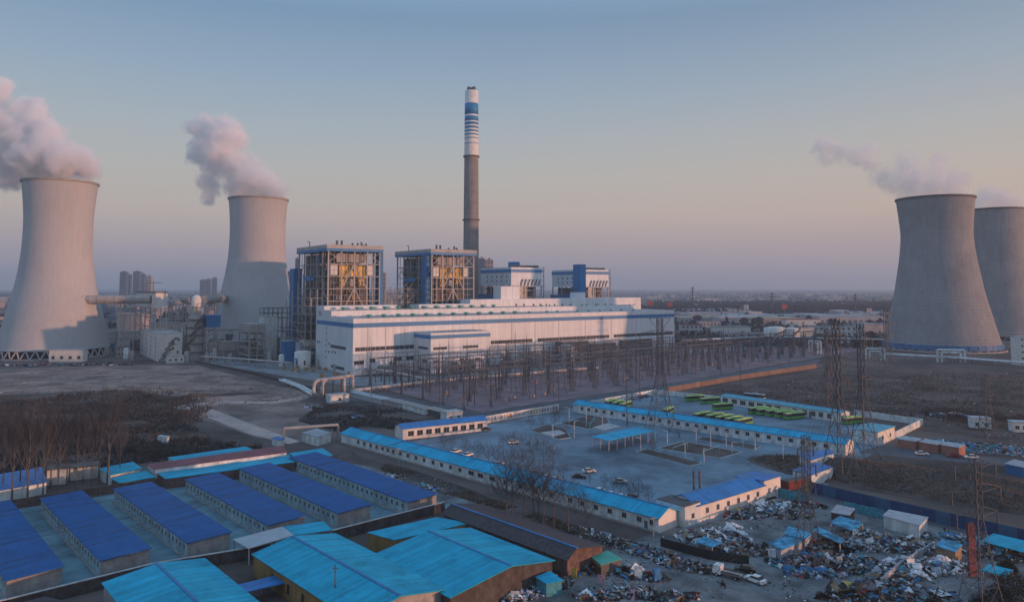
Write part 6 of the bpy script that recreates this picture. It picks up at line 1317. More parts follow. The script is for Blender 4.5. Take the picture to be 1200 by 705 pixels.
# filled sacks, each one
def blob(seed, sx, sy, sz):
    bm = bmesh.new(); bmesh.ops.create_icosphere(bm, subdivisions=2, radius=1.0)
    for v in bm.verts:
        k = 1 + 0.22 * noise.noise(v.co * 1.7 + Vector((seed, 0, 0))); v.co = Vector((v.co.x * sx * k, v.co.y * sy * k, max(-0.75, v.co.z) * sz * k))
    me = bpy.data.meshes.new('sack'); bm.to_mesh(me); bm.free(); me.materials.append(JUNK[0]); me.polygons.foreach_set('use_smooth', [True] * len(me.polygons)); return me
SK = [blob(i * 3.1, 0.85, 0.55, 0.42) for i in range(4)]
rnd = random.Random(5)
for (cx, cy2, sx, sy, n, lab, gr) in ((858, 622, 9, 5, 26, 'white filled sack on the tall heap before the hostel', 'sacks on the hostel heap'), (1075, 672, 14, 9, 42, 'white filled sack in the pile behind the broken block wall', 'sacks behind the block wall'), (1000, 628, 12, 4, 18, 'white sack in the line beside the blue shack roof', 'sacks beside the blue shack'), (893, 596, 10, 4, 12, 'white sack near the hostel end wall', 'sacks near the hostel end'), (1104, 662, 12, 5, 20, 'white sack heaped by the timber hut', 'sacks by the timber hut')):
    for k in range(n):
        x, y = rnd.gauss(cx, sx * 0.5), rnd.gauss(cy2, sy * 0.5); p = G(x, y); d = math.hypot((x - cx) / sx, (y - cy2) / sy)
        p.z = 0.3 + max(0, 1.5 * (1 - d))
        o = ob('sack', rnd.choice(SK), None, p, rnd.uniform(0, 6.28)); s_ = rnd.uniform(0.7, 1.25); o.scale = (s_, s_, s_); o.rotation_euler = (rnd.uniform(-.4, .4), rnd.uniform(-.4, .4), rnd.uniform(0, 6.28)); tag(o, lab, 'sack', gr)
roof_old = mat('weathered blue sheet', (0.05, 0.26, 0.42), rough=0.75, var=0.5, scale=0.5, rng=0.1, ribs=(0, 0.8, 0.5), bump=0.3, bscale=1.5)
# shacks, tarps, cabins
slab_shed('shack', 'tin shack with sagging blue roof under the broad hall wall', [(627, 676), (640, 684), (660, 680), (645, 669)], 2.6, roof_azure, JUNK[5]); slab_shed('shack', 'dark lean-to shack with green sheet roof beside the barn', [(692, 652), (704, 662), (729, 655), (712, 645)], 2.6, vent_green, steel_dark)
slab_shed('shack', 'plank shack roof beside the green sheet one', [(692, 655), (703, 664), (716, 659), (704, 651)], 2.2, JUNK[6], JUNK[8])
slab_shed('tarp_roof', 'blue tarp roof in front of the tall waste heap', [(815, 635), (835, 641), (847, 636), (825, 628)], 1.8, roof_old, None, 'canopy')
slab_shed('shack', 'long blue roofed shack in the scrapyard centre', [(918, 626), (944, 632), (952, 625), (924, 616)], 2.8, roof_old, JUNK[1]); slab_shed('shack', 'blue roofed shack with white door in the scrapyard', [(899, 636), (915, 645), (941, 634), (928, 626)], 2.6, roof_old, JUNK[1])
slab_shed('tarp_roof', 'blue tarp strip behind the scrapyard pylon', [(953, 622), (985, 637), (990, 632), (958, 617)], 2.4, roof_old, None, 'canopy'); slab_shed('tarp_roof', 'blue tarp shelter by the dark timber shed', [(972, 612), (1000, 622), (1012, 613), (985, 604)], 2.4, roof_old, None, 'canopy')
slab_shed('shack', 'dark timber shed with weathered grey roof', [(973, 600), (995, 604), (1002, 596), (981, 591)], 2.8, JUNK[1], brick_dark)
slab_shed('site_cabin', 'white site cabin with pale roof beside the road', [(1034, 604), (1078, 616), (1088, 606), (1042, 597)], 3.0, roof_light, white_wash); slab_shed('shack', 'timber hut with blue sheet roof among the sacks', [(1095, 639), (1120, 647), (1128, 638), (1105, 631)], 2.8, roof_old, JUNK[6])
slab_shed('tarp_roof', 'bright blue sheet roof at the right picture edge', [(1150, 634), (1210, 650), (1220, 638), (1164, 625)], 2.2, roof_teal, None, 'canopy'); slab_shed('tarp_roof', 'faded blue sheet lying low at the picture edge', [(1150, 668), (1178, 676), (1188, 668), (1158, 661)], 1.2, roof_teal, None, 'canopy')
wall_run('sheet_fence', 'pale green sheet fence along the scrapyard edge of the road', [(913, 582), (948, 591)], 2.6, JUNK[5], 0.12, step=2.4); wall_run('sheet_fence', 'pale green sheet fence behind the site cabin', [(990, 598), (1036, 608)], 2.4, JUNK[5], 0.12, step=2.4)
wall_run('rubble_fence', 'low black fence between the rubbish bank and the tall heap', [(775, 640), (830, 655), (878, 662)], 2.0, JUNK[3], 0.15, step=4.0); wall_run('block_wall', 'broken block wall leading through the sacks', [(1034, 688), (1056, 668), (1095, 644)], 1.9, JUNK[1], 0.3, step=2.6)
for (x, y, sx, sy, sz, mi, lab) in ((748, 678, 1.6, 0.5, 2.6, 0, 'upright white refrigerator by the lane'), (770, 680, 1.6, 0.6, 2.4, 4, 'leaning blue cabinet by the lane'), (760, 677, 1.2, 0.8, 1.4, 7, 'red armchair among the black bins'), (704, 684, 1.4, 0.3, 1.8, 9, 'pink board standing in the near yard'), (670, 676, 2.2, 0.3, 2.0, 10, 'cream window frame leaning on the dark heap'), (905, 656, 1.6, 0.4, 2.4, 0, 'white door leaning on the blue roofed shack'), (972, 655, 1.5, 0.3, 2.0, 6, 'tan board leaning in the yard centre'), (984, 664, 1.5, 0.3, 2.2, 1, 'grey board leaning by the glittering heap'), (943, 668, 1.6, 1.2, 1.2, 0, 'white washing machine in the yard centre'), (990, 700, 2.4, 1.6, 1.6, 8, 'rusty brown crate by the inner lane'), (1010, 700, 2.6, 1.4, 1.5, 7, 'red topped crate by the inner lane'), (1004, 689, 3.0, 1.2, 1.0, 5, 'pale blue trough by the inner lane')):
    p = G(x, y); b = MB(); Mx = Matrix.Rotation(R(x * 7 % 60 - 30), 3, 'Z') @ Matrix.Rotation(R(-8), 3, 'X'); b.rbox((0, 0, sz / 2), sx, sy, sz, Mx); b.rbox(Mx @ Vector((0, -sy / 2 - 0.03, 0)) + Vector((0, 0, sz / 2)), sx * 0.86, 0.05, sz * 0.88, Mx)
    o = b.build('discarded_furniture', JUNK[mi]); o.location = p; tag(o, lab, 'furniture')
# shipping container and barrels near the gate
p0, p1 = G(922, 575), G(950, 570); gable('shipping_container', 'dark red shipping container beside the blue stores', p0, p1, 2.5, 2.6, 0, mat('container red', (0.14, 0.035, 0.03), var=0.3, ribs=(0, 0.5, 0.6)), steel_dark, ridge=1.0, back_h=2.6, over=0.0, cat='container')
b = MB(); b.lathe([(0, 0.5), (2.6, 0.5), (2.8, 0.2), (2.8, 0.02)], 12); o = b.build('gas_bottle', JUNK[10]); o.location = G(946, 577); tag(o, 'yellow upright cylinder beside the shipping container', 'cylinder')
# blue hoarding along the road, red upright sign
hp = [G(x, y) for x, y in ((950, 577), (1010, 592), (1080, 608), (1150, 624), (1260, 650))]
t = thing('hoarding', 'long blue hoarding with paler panels along the far road edge', 'hoarding'); k = 0
hb, hb2 = mat('hoarding blue', (0.022, 0.062, 0.15), var=0.15, scale=0.5), mat('hoarding pale blue', (0.035, 0.11, 0.20), var=0.2, scale=0.5)
for a_, c_ in zip(hp, hp[1:]):
    n = int((c_ - a_).length / 3.2)
    for i in range(n):
        s0, s1 = a_.lerp(c_, i / n), a_.lerp(c_, (i + 1) / n); k += 1; b = MB(); b.rbox((s0 + s1) / 2 + Vector((0, 0, 1.6)), (s1 - s0).length - 0.04, 0.1, 3.2, Matrix.Rotation(ang_of(a_, c_), 3, 'Z')); b.build('hoarding_panel', hb2 if k % 4 == 2 else hb, t)
        bar(t, 'post', s0, s0 + Vector((0, 0, 3.3)), 0.16, steel_dark)
p = G(1140, 676); t = thing('upright_sign', 'tall faded red upright sign standing by the lattice pylon', 'sign', p, R(20)); h = Zat(612, p)
for k in range(4): b = MB(); b.box(-1.05, 1.05, -0.2, 0.2, h * (0.02 + 0.245 * k), h * (0.02 + 0.245 * k + 0.235)); b.build('sign_panel', mat('faded red %d' % (k % 2), ((0.15, 0.045, 0.06), (0.10, 0.032, 0.045))[k % 2], var=0.25), t)
bar(t, 'post', (0, 0.3, 0), (0, 0.3, h), 0.3, steel_dark)
# huts in the dry field
for lab, xl, xc, xr, yb, yt in (('pale hut standing in the rubble beside the small pylon', 1138, 1140, 1162, 502, 490), ('pale hut cut by the right picture edge', 1186, 1188, 1206, 506, 495)): block('site_hut', lab, 'hut', xl, xc, xr, yb, yt, white_wash, roof_light, depth=5, ang=-12, wins=[(2, 1, 1, 3)])
block('corner_block', 'white block at the right edge by the cooling towers', 'building', 1194, 1194.5, 1240, 428, 395, white_paint, depth=8, ang=4, wins=[(5, 4, 3, 22)])
slab_shed('blue_cabin', 'blue cabin at the right picture edge near the rubble', [(1177, 543), (1200, 548), (1210, 543), (1188, 538)], 3.0, JUNK[1], blue_steel)
# dark evergreen bushes at the corner
lf = mat('dark evergreen leaf', (0.022, 0.03, 0.022), var=0.5, scale=0.8)
for i, (px, py, r) in enumerate(((1188, 690, 3.2), (1172, 704, 3.0), (1196, 712, 3.6), (1150, 712, 2.2), (1180, 668, 2.0), (1096, 716, 2.4))):
    t = thing('evergreen_bush', 'dark evergreen bush in the bottom corner below the lattice pylon', 'bush', G(px, py), 0, 'dark bushes in the corner'); b = MB(); rnd = random.Random(i)
    for k in range(1500):
        v = Vector((rnd.gauss(0, 1), rnd.gauss(0, 1), rnd.gauss(0, 1))).normalized() * r * rnd.uniform(0.55, 1.0) * (1 + 0.3 * noise.noise(Vector((i, k * 0.01, 0)))); v.z = abs(v.z) * 1.1; M = rotm(rnd, 1); s_ = rnd.uniform(0.1, 0.25)
        b.poly([v + M @ Vector((-s_, 0, 0)), v + M @ Vector((0, -s_ * .5, 0)), v + M @ Vector((s_, 0, 0)), v + M @ Vector((0, s_ * .5, 0))])
    b.build('foliage', lf, t); b = MB()
    for k in range(5): b.tube((0, 0, 0), (math.cos(k * 1.3) * r * 0.5, math.sin(k * 1.3) * r * 0.5, r * 0.8), 0.08, 0.03, n=4)
    b.build('stem', bark, t)

# ================================================================== PYLONS AND WIRES
def pylon(label, px, py, yt, bw=8.0, tw=1.6, arms=((0.62, 5.5), (0.76, 7.0), (0.9, 5.0)), rz=0.6, waist=0.6, rr_=0.16, horns=False, sx=1.0):
    p = G(px, py); p.z = 0; h = Zat(yt, p); t = thing('pylon', label, 'pylon', p, rz, 'lattice pylons')
    W = lambda f: (bw + (tw - bw) * min(1, f / waist) ** 0.85) if f < waist else tw
    lv = [0, 0.16, 0.3, 0.42, 0.52, waist] + [waist + (1 - waist) * k / 5 for k in range(1, 6)]
    C4 = lambda f: [Vector((sx_ * W(f) / 2, sy_ * W(f) / 2, f * h)) for sx_, sy_ in ((-1, -1), (1, -1), (1, 1), (-1, 1))]
    for k in range(4):
        b = MB()
        for f0, f1 in zip(lv, lv[1:]): b.tube(C4(f0)[k], C4(f1)[k], rr_, n=4, caps=False)
        b.build('leg', galv, t)
    b = MB()
    for f0, f1 in zip(lv, lv[1:]):
        A_, B_ = C4(f0), C4(f1)
        for k in range(4): j_ = (k + 1) % 4; b.tube(A_[k], B_[j_], rr_ * 0.6, n=3, caps=False); b.tube(A_[j_], B_[k], rr_ * 0.6, n=3, caps=False); b.tube(B_[k], B_[j_], rr_ * 0.6, n=3, caps=False)
    b.build('bracing', galv, t); tips = []
    for f, ln in arms:
        for s_ in (-1, 1):
            b = MB(); tip = Vector((s_ * ln, 0, f * h + 0.5)); tips.append(tip)
            for yy in (-1, 1): b.tube((s_ * tw / 2, yy * tw / 2, f * h), tip, rr_ * 0.7, n=3); b.tube((s_ * tw / 2, yy * tw / 2, f * h + 1.8), tip, rr_ * 0.6, n=3)
            for q in (0.3, 0.6): b.tube(Vector((s_ * tw / 2, -tw / 2, f * h)).lerp(tip, q), Vector((s_ * tw / 2, tw / 2, f * h + 1.8)).lerp(tip, q), rr_ * 0.45, n=3); b.tube(Vector((s_ * tw / 2, tw / 2, f * h)).lerp(tip, q), Vector((s_ * tw / 2, -tw / 2, f * h + 1.8)).lerp(tip, q), rr_ * 0.45, n=3)
            b.build('cross_arm', galv, t); b = MB(); b.tube(tip, tip - Vector((0, 0, 2.2)), 0.13, n=6); b.tube(tip - Vector((0, 0, 2.2)), tip - Vector((0, 0, 2.5)), 0.2, n=6); b.build('insulator_string', insul, t)
    if horns:
        b = MB()
        for s_ in (-1, 1): b.tube((s_ * tw / 2, 0, h * 0.9), (s_ * 4.5, 0, h), rr_ * 0.7, n=3); b.tube((s_ * tw / 2, 0, h), (s_ * 4.5, 0, h), rr_ * 0.6, n=3)
        b.tube((-4.5, 0, h), (4.5, 0, h), rr_ * 0.6, n=3); b.build('earth_wire_horns', galv, t)
    Mz = Matrix.Rotation(rz, 3, 'Z')
    return t, p, [p + Mz @ (q - Vector((0, 0, 2.5))) for q in tips], h
P1 = pylon('big lattice pylon behind the blue carport', 775, 510, 372.5, 11.5, 2.0, ((0.55, 9), (0.70, 10.5), (0.86, 8.5)), 0.15, 0.55, 0.15, True)
P2 = pylon('tall lattice pylon over the long barrack end, the nearer of the close pair', 985, 562, 373, 8.5, 1.7, ((0.6, 5), (0.74, 6), (0.88, 5)), 0.5, 0.5, 0.13)
P3 = pylon('lattice pylon beside the guard house with its foot on the dark mound', 1013, 536, 379, 7.5, 1.7, ((0.58, 5.5), (0.72, 7), (0.87, 5.5)), 0.4, 0.5, 0.14)
P4 = pylon('lattice pylon in the dry field behind the workshop', 972, 481, 386, 7.5, 1.8, ((0.58, 6.5), (0.74, 8), (0.9, 6)), 0.3, 0.5, 0.17)
P5 = pylon('lattice pylon before the ribbed cooling tower', 1040, 430, 360, 9, 2.2, ((0.55, 8), (0.72, 10), (0.88, 8)), 0.3, 0.5, 0.22)
P6 = pylon('small lattice pylon in the field near the pale hut', 1157, 512, 441, 5, 1.6, ((0.68, 5), (0.98, 6.5)), 0.2, 0.7, 0.13)
P7 = pylon('lattice pylon rising out of the scrapyard', 948, 668, 510, 5.5, 1.3, ((0.6, 4), (0.74, 4.6), (0.9, 3.6)), 0.75, 0.55, 0.085)
P8 = pylon('lattice pylon at the corner beside the red upright sign', 1150, 712, 538, 5.5, 1.3, ((0.62, 5), (0.78, 6), (0.95, 5)), 0.3, 0.6, 0.085)
for lab, px, py, yt in (('distant pylon beyond the hall by the horizon', 812, 362, 336), ('distant pylon above the far wood', 905, 366, 343), ('distant pylon left of the ribbed tower', 1003, 372, 344)): pylon(lab, px, py, yt, 9, 2, ((0.6, 8), (0.78, 10), (0.92, 7)), 0.3, 0.5, 0.35)
wn = 0
def wire(a_, c_, sag, label, r=0.045, group='power lines'):
    b = MB(); n = 22; pts = []
    for i in range(n + 1): f = i / n; q = a_.lerp(c_, f); q.z -= 4 * sag * f * (1 - f); pts.append(q)
    for u, v in zip(pts, pts[1:]): b.tube(u, v, r, n=3, caps=False)
    tag(b.build('power_line', wire_dark), label, 'power line', group)
def strung(A_, B_, sag, label, r=0.045):
    for a_, c_ in zip(A_, B_): wire(a_, c_, sag, label, r)
strung(P1[2], P4[2], 4, 'conductor between the big carport pylon and the field pylon', 0.05); strung(P4[2], P5[2], 4, 'conductor between the field pylon and the pylon at the ribbed tower', 0.06)
strung(P2[2], P7[2], 3, 'conductor between the barrack pylon and the scrapyard pylon', 0.03); strung(P3[2], P8[2], 4, 'conductor between the mound pylon and the corner pylon', 0.03)
strung(P2[2], P3[2], 1, 'short conductor between the close pair of pylons', 0.03); strung(P6[2][:4], P5[2][:4], 3, 'conductor from the small field pylon to the ribbed tower', 0.05)
def wire_px(a_, c_, sag, px):                       # row in which the sagging line crosses the column px
    best = None
    for k in range(90):
        f = 0.5 + k / 178; q = a_.lerp(c_, f); q.z -= 4 * sag * f * (1 - f)
        if q.y > 5:
            x, y = PX(q)
            if best is None or abs(x - px) < best[0]: best = (abs(x - px), y)
    return best[1]
for i, y0 in enumerate((598, 604, 632, 638, 660, 667)):      # line crossing over the sheds to a pylon out of view
    a_ = P1[2][i]; lo, hi = 560.0, 900.0
    for _ in range(12):
        m_ = (lo + hi) / 2
        if wire_px(a_, G(-170, m_, 24.0), 5.0, 0) < y0: lo = m_
        else: hi = m_
    wire(a_, G(-170, lo, 24.0), 5.0, 'conductor crossing over the blue roofed sheds', 0.035)
for i in range(4): wire(P7[2][i], G(640 + i * 22, 760, 16), 2.5, 'conductor from the scrapyard pylon down past the lane', 0.025)
for i in range(3): p = G((722, 957, 1182)[i], (612, 654, 690)[i])
# small wooden pole at the barrack corner
for px, py, yt in ((766, 636, 604), (467, 548, 524), (575, 578, 565)):
    p = G(px, py); p.z = 0; h = Zat(yt, p); t = thing('utility_pole', 'slim grey utility pole by the lane wall of the long barrack', 'pole', p, 0.5, 'utility poles along the lane'); b = MB(); b.tube((0, 0, 0), (0, 0, h), 0.14, 0.1, n=6); b.build('pole', steel_grey, t); b = MB(); b.box(-0.9, 0.9, -0.06, 0.06, h - 0.6, h - 0.45); b.build('cross_arm', steel_grey, t)

# ================================================================== FAR PLACES
far_w, far_p, far_b, far_t = mat('far white block', (0.42, 0.42, 0.44), var=0.15, scale=0.05), mat('far pinkish block', (0.40, 0.33, 0.31), var=0.15, scale=0.05), mat('far bluish block', (0.10, 0.14, 0.20), var=0.15, scale=0.05), mat('far grey roof', (0.22, 0.22, 0.24), var=0.3, scale=0.05)
far_f = mat('far floor band', (0.12, 0.13, 0.15), var=0.2, scale=0.1)
def far_block(name, label, x0, x1, yt, dist, wall, group=None, rz=None, cat='building', floors=0, depth=None, roofm=None):
    X0, X1 = (x0 - 600) / F_PX * dist, (x1 - 600) / F_PX * dist; c = Vector(((X0 + X1) / 2, dist, 0)); h = max(4.0, Zat(yt, c)); wd = (X1 - X0)
    t = thing(name, label, cat, c, 0 if rz is None else rz, group); d = depth or wd * 0.7
    b = MB(); b.box(-wd / 2, wd / 2, 0, d, 0, h); b.build('wall', wall, t)
    b = MB(); b.box(-wd / 2 - 0.3, wd / 2 + 0.3, -0.3, d + 0.3, h, h + 0.8); b.box(-wd * 0.15, wd * 0.15, d * 0.3, d * 0.6, h + 0.8, h + (4 if h > 40 else 1.2)); b.build('roof', roofm or far_t, t)
    for k in range(floors):
        n = 3
        for i in range(n):
            b = MB(); z = h * (k + 0.35) / floors; b.box(-wd / 2 + wd * (i + 0.2) / n, -wd / 2 + wd * (i + 0.8) / n, -0.25, -0.02, z, z + h / floors * 0.42); b.build('window', far_f, t)
    return t
for i, (x0, x1, yt, lab) in enumerate(((141, 148.5, 318.5, 'bluish high-rise, first of the cluster left of the duct house'), (149, 154, 322, 'stepped bluish high-rise second in the cluster'), (156.5, 164, 318, 'tallest bluish high-rise amid the cluster'), (165, 170, 321, 'slim bluish high-rise fourth in the cluster'), (171, 178, 323.5, 'lower pinkish high-rise closing the cluster'))): far_block('high_rise', lab, x0, x1, yt, 2400 + 60 * i, far_b if i < 4 else far_p, 'far high-rises', floors=9)
for i, (x0, x1, yt, d, m, lab) in enumerate(((235, 241, 328, 3000, far_b, 'faint high-rise before the shaded tower'), (241.5, 247, 327, 3100, far_b, 'second faint high-rise near the shaded tower'), (249, 254, 325.5, 3000, far_b, 'faint slim high-rise touching the shaded tower'), (337, 345, 318, 1500, far_b, 'bluish apartment tower between the shaded tower and the boiler house'), (346, 350, 303, 1400, far_b, 'tall bluish tower just behind the boiler house'), (443, 452, 320, 1350, far_p, 'pinkish apartment tower between the open boiler houses'), (561, 568, 303, 1400, far_b, 'bluish half of the tower behind the chimney, shade in its colour'), (568, 578, 304.5, 1420, far_p, 'pinkish half of the tower behind the chimney, sunlight in its colour'))): far_block('apartment_tower', lab, x0, x1, yt, d, m, 'far apartment towers', floors=11)  # last two: one tower's shaded and lit sides, told apart by wall colour
rnd = random.Random(77)
for i in range(46):
    x = rnd.uniform(788, 1036); y = rnd.uniform(349, 379); q = G(x, y); wpx = rnd.uniform(18, 60) * F_PX / q.y
    far_block('low_works', 'low pale works building on the plain beyond the hall end', x - wpx / 2, x + wpx / 2, 336 + (60 - rnd.uniform(5, 11)) * F_PX / q.y, q.y, rnd.choice((far_w, far_w, far_p)), 'low works buildings on the plain', rnd.uniform(-0.2, 0.4), roofm=rnd.choice((far_t, roof_pale_teal, roof_light, far_w)))
for i in range(130):
    x = rnd.choice((rnd.uniform(108, 262), rnd.uniform(108, 262), rnd.uniform(-10, 24), rnd.uniform(430, 470))); d = rnd.uniform(1000, 3200); wpx = rnd.uniform(14, 40) * F_PX / d
    far_block('town_block', 'low town block on the hazy plain behind the cooling towers', x - wpx / 2, x + wpx / 2, 336 + (60 - rnd.uniform(6, 26)) * F_PX / d, d, rnd.choice((far_w, far_p, far_p, far_b)), 'low town blocks behind the cooling towers', rnd.uniform(-0.3, 0.5), floors=0)
for i in range(60):
    x = rnd.uniform(760, 1036); d = rnd.uniform(2200, 6000); wpx = rnd.uniform(20, 70) * F_PX / d
    far_block('village_block', 'faint pale village block far out on the plain', x - wpx / 2, x + wpx / 2, 336 + (60 - rnd.uniform(5, 16)) * F_PX / d, d, rnd.choice((far_w, far_w, far_b)), 'faint village blocks far out on the plain', rnd.uniform(-0.3, 0.5))
pastel = [mat('pastel roof %d' % i, c, var=0.15, scale=0.02) for i, c in enumerate(((0.22, 0.28, 0.34), (0.36, 0.30, 0.27), (0.30, 0.34, 0.38), (0.40, 0.33, 0.25)))]
for i, (x0, x1, ytop, yb, m, lab) in enumerate(((790, 860, 366, 369, 0, 'pale blue roofed warehouse behind the hall end'), (800, 905, 368.5, 372, 1, 'long pinkish roofed warehouse on the plain'), (846, 948, 370, 374.5, 2, 'long grey-blue roofed warehouse on the plain'), (796, 855, 372.5, 377, 3, 'tan warehouse with a row of bays'), (880, 940, 373, 379, 3, 'sunlit tan warehouse with dark bays'), (958, 1036, 371, 378, 2, 'wide pale roofed warehouse near the ribbed tower'), (986, 1042, 366, 370, 0, 'pale warehouse on the wood edge'), (1010, 1046, 380, 391, 2, 'pale works building beside the ribbed tower'))):
    q = G((x0 + x1) / 2, yb); t = far_block('warehouse', lab, x0, x1, ytop, q.y, far_w if i % 2 else far_p, 'warehouses on the plain', depth=70 if i < 7 else 30, roofm=pastel[m])
    if i in (3, 4, 5):
        wd = (x1 - x0) / F_PX * q.y
        for k in range(12): b = MB(); xx = -wd / 2 + wd * (k + 0.5) / 12; b.box(xx - wd / 40, xx + wd / 40, -0.3, -0.02, 0.5, 4.5); b.build('bay_door', far_f, t)
def near_block(lab, x0, x1, yb, yt, m, n, nz=1, depth=18, roofm=None):
    q = G((x0 + x1) / 2, yb); t = far_block('works_building', lab, x0, x1, yt, q.y, m, 'works buildings beyond the switchyard', depth=depth, roofm=roofm); h = Zat(yt, q); wd = (x1 - x0) / F_PX * q.y
    for i in range(n):
        for k in range(nz): window(t, -wd / 2 + wd * (i + 0.5) / n, -0.01, h * (k + 0.6) / nz, min(3.0, wd / n * 0.6), min(2.2, h / nz * 0.45))
near_block('white works office with a red roof edge beyond the switchyard', 797, 822, 391, 381, far_w, 5, 2, 14, roof_red); near_block('white flat works hall with blank wall', 836, 878, 392, 383, white_paint, 0, 1, 20); near_block('white works building with small windows', 951, 1008, 395, 382.5, white_wash, 9, 2, 18); near_block('pale house with gabled centre before the warehouses', 818, 843, 384, 377, far_w, 6, 1); near_block('low white store beyond the posts', 845, 898, 396, 391, far_w, 6, 1); near_block('white gabled hall by the tanks', 919, 960, 383, 374.5, white_paint, 3, 1, 20, roof_red); near_block('blank white wall block beside the tanks', 936, 951, 396, 384, white_paint, 0, 1, 8)
for lab, px, yb, rpx, yt in (('large white round tank beyond the switchyard', 909, 396.5, 13, 384), ('second white round tank with a dark spiral stair', 928, 397, 9, 385)):
    p = G(px, yb); p.z = 0; h = Zat(yt, p); r = rpx * p.y / F_PX; t = thing('storage_tank', lab, 'tank', p); b = MB(); b.lathe([(0, r), (h, r), (h + 1.5, r * 0.5), (h + 1.9, 0.05)], 32); b.build('shell', white_paint, t, True); b = MB()
    for k in range(20): a_ = R(-150 + k * 6); b.rbox(((r + 0.5) * math.cos(a_), (r + 0.5) * math.sin(a_), h * k / 20 + 0.8), 1.1, 1.6, 1.2, Matrix.Rotation(a_, 3, 'Z'))
    b.build('spiral_stair', steel_dark, t)
sign_red = mat('red sign face', (0.42, 0.07, 0.05), var=0.15)
for lab, px, yb, x0, x1, y0, y1, m in (('red billboard on a mast above the warehouses', 919.5, 372, 916.5, 922.5, 356.5, 362, sign_red), ('pale billboard on a mast behind the warehouses', 875.5, 370, 872, 877.5, 357, 362.5, far_w), ('dark billboard beside the pale one', 870.5, 370, 869, 872, 358, 362, steel_dark), ('red sign standing past the hall end', 785, 372, 782.5, 788, 354, 359, sign_red), ('orange-red sign in line behind the hall end', 764, 374, 759, 765, 352.5, 357.5, sign_red), ('small sign tower near the ribbed tower', 1019, 374, 1016, 1022, 361, 366, far_p)):
    p = G(px, yb); p.z = 0; k = p.y / F_PX; za, zc = Zat(y1, p), Zat(y0, p); t = thing('billboard', lab, 'billboard', p); b = MB(); b.box((x0 - px) * k, (x1 - px) * k, -0.5, 0.5, za, zc); b.build('panel', m, t); bar(t, 'mast', (0, 0.8, 0), (0, 0.8, zc - 0.5), 1.0, steel_dark)
b = MB(); rnd = random.Random(4)                   # far bare wood: one mass
for i in range(3600):
    x = rnd.uniform(745, 1060); d = rnd.uniform(1600, 2500); X = (x - 600) / F_PX * d; h = rnd.uniform(9, 17); w_ = rnd.uniform(2, 5)
    if noise.noise(Vector((X * 0.004, d * 0.003, 2))) < -0.25: continue
    for k in range(3):
        a_ = rnd.uniform(0, 3.14); c_, s_ = math.cos(a_) * w_, math.sin(a_) * w_; b.poly([(X - c_ * 0.2, d - s_ * 0.2, 0), (X + c_ * 0.2, d + s_ * 0.2, 0), (X + c_, d + s_, h * rnd.uniform(.6, .9)), (X + c_ * 0.2, d, h), (X - c_, d - s_, h * rnd.uniform(.5, .9))])
for i in range(2600):
    x = rnd.choice((rnd.uniform(100, 270), rnd.uniform(-20, 30), rnd.uniform(420, 480), rnd.uniform(740, 1060))); d = rnd.uniform(1000, 6500); X = (x - 600) / F_PX * d; h = rnd.uniform(7, 13); w_ = rnd.uniform(3, 8)
    for k in range(3):
        a_ = rnd.uniform(0, 3.14); c_, s_ = math.cos(a_) * w_, math.sin(a_) * w_; b.poly([(X - c_ * 0.5, d - s_ * 0.5, 0), (X + c_ * 0.5, d + s_ * 0.5, 0), (X + c_, d + s_, h * rnd.uniform(.5, .8)), (X, d, h), (X - c_, d - s_, h * rnd.uniform(.5, .8))])
tag(b.build('treeline', mat('far bare wood', (0.036, 0.040, 0.052), rough=1, var=0.3, scale=0.01)), 'brown leafless woods across the far plain', kind='stuff')
b = MB()
for i in range(1500):                              # hedges and bushes between the works
    x = rnd.uniform(790, 1040); y = rnd.uniform(379, 408); p = G(x, y); h = rnd.uniform(2, 5)
    for k in range(5): a_ = rnd.uniform(0, 6.28); c_, s_ = math.cos(a_) * h * .6, math.sin(a_) * h * .6; b.poly([(p.x, p.y, 0), (p.x + c_, p.y + s_, h * rnd.uniform(.5, 1)), (p.x - s_ * .3, p.y + c_ * .3, h)])
tag(b.build('shrubbery', mat('far dark shrubs', (0.03, 0.034, 0.034), rough=1, var=0.4, scale=0.05)), 'dark shrubs between the works buildings', kind='stuff')

# loose litter trodden into the yard and the lane
def litter(name, label, poly, n, seed, s0, s1, mix):
    rnd = random.Random(seed); b = MB(); xs = [p[0] for p in poly]; ys = [p[1] for p in poly]; k = 0
    while k < n:
        x, y = rnd.uniform(min(xs), max(xs)), rnd.uniform(min(ys), max(ys)); c = False
        for i in range(len(poly)):
            (x1, y1), (x2, y2) = poly[i - 1], poly[i]
            if (y1 > y) != (y2 > y) and x < (x2 - x1) * (y - y1) / (y2 - y1) + x1: c = not c
        if not c: continue
        k += 1; p = G(x, y)
        if noise.noise(p * 0.12 + Vector((seed, 0, 0))) < -0.05: continue
        s_ = rnd.uniform(s0, s1); b.rbox((p.x, p.y, 0.05 + s_ * 0.15), s_ * rnd.uniform(.6, 1.6), s_ * rnd.uniform(.4, 1), s_ * rnd.uniform(.1, .5), rotm(rnd, .25), rnd.choices(range(11), MIX[mix])[0])
    tag(b.build(name, JUNK), label, kind='stuff')
litter('litter', 'loose litter trodden over the scrapyard', [(705, 650), (790, 618), (905, 590), (945, 582), (1100, 612), (1195, 640), (1195, 705), (560, 705), (640, 670)], 2600, 3, 0.1, 0.4, 'mixed')
litter('litter', 'loose litter along the lane by the long building', [(440, 545), (480, 550), (600, 592), (760, 636), (720, 650), (600, 612), (480, 568)], 900, 5, 0.12, 0.4, 'white')
litter('rubble', 'stones and rubbish scattered over the pale field', [(-10, 432), (230, 430), (360, 460), (320, 480), (210, 470), (-10, 462)], 220, 7, 0.4, 1.2, 'wood')
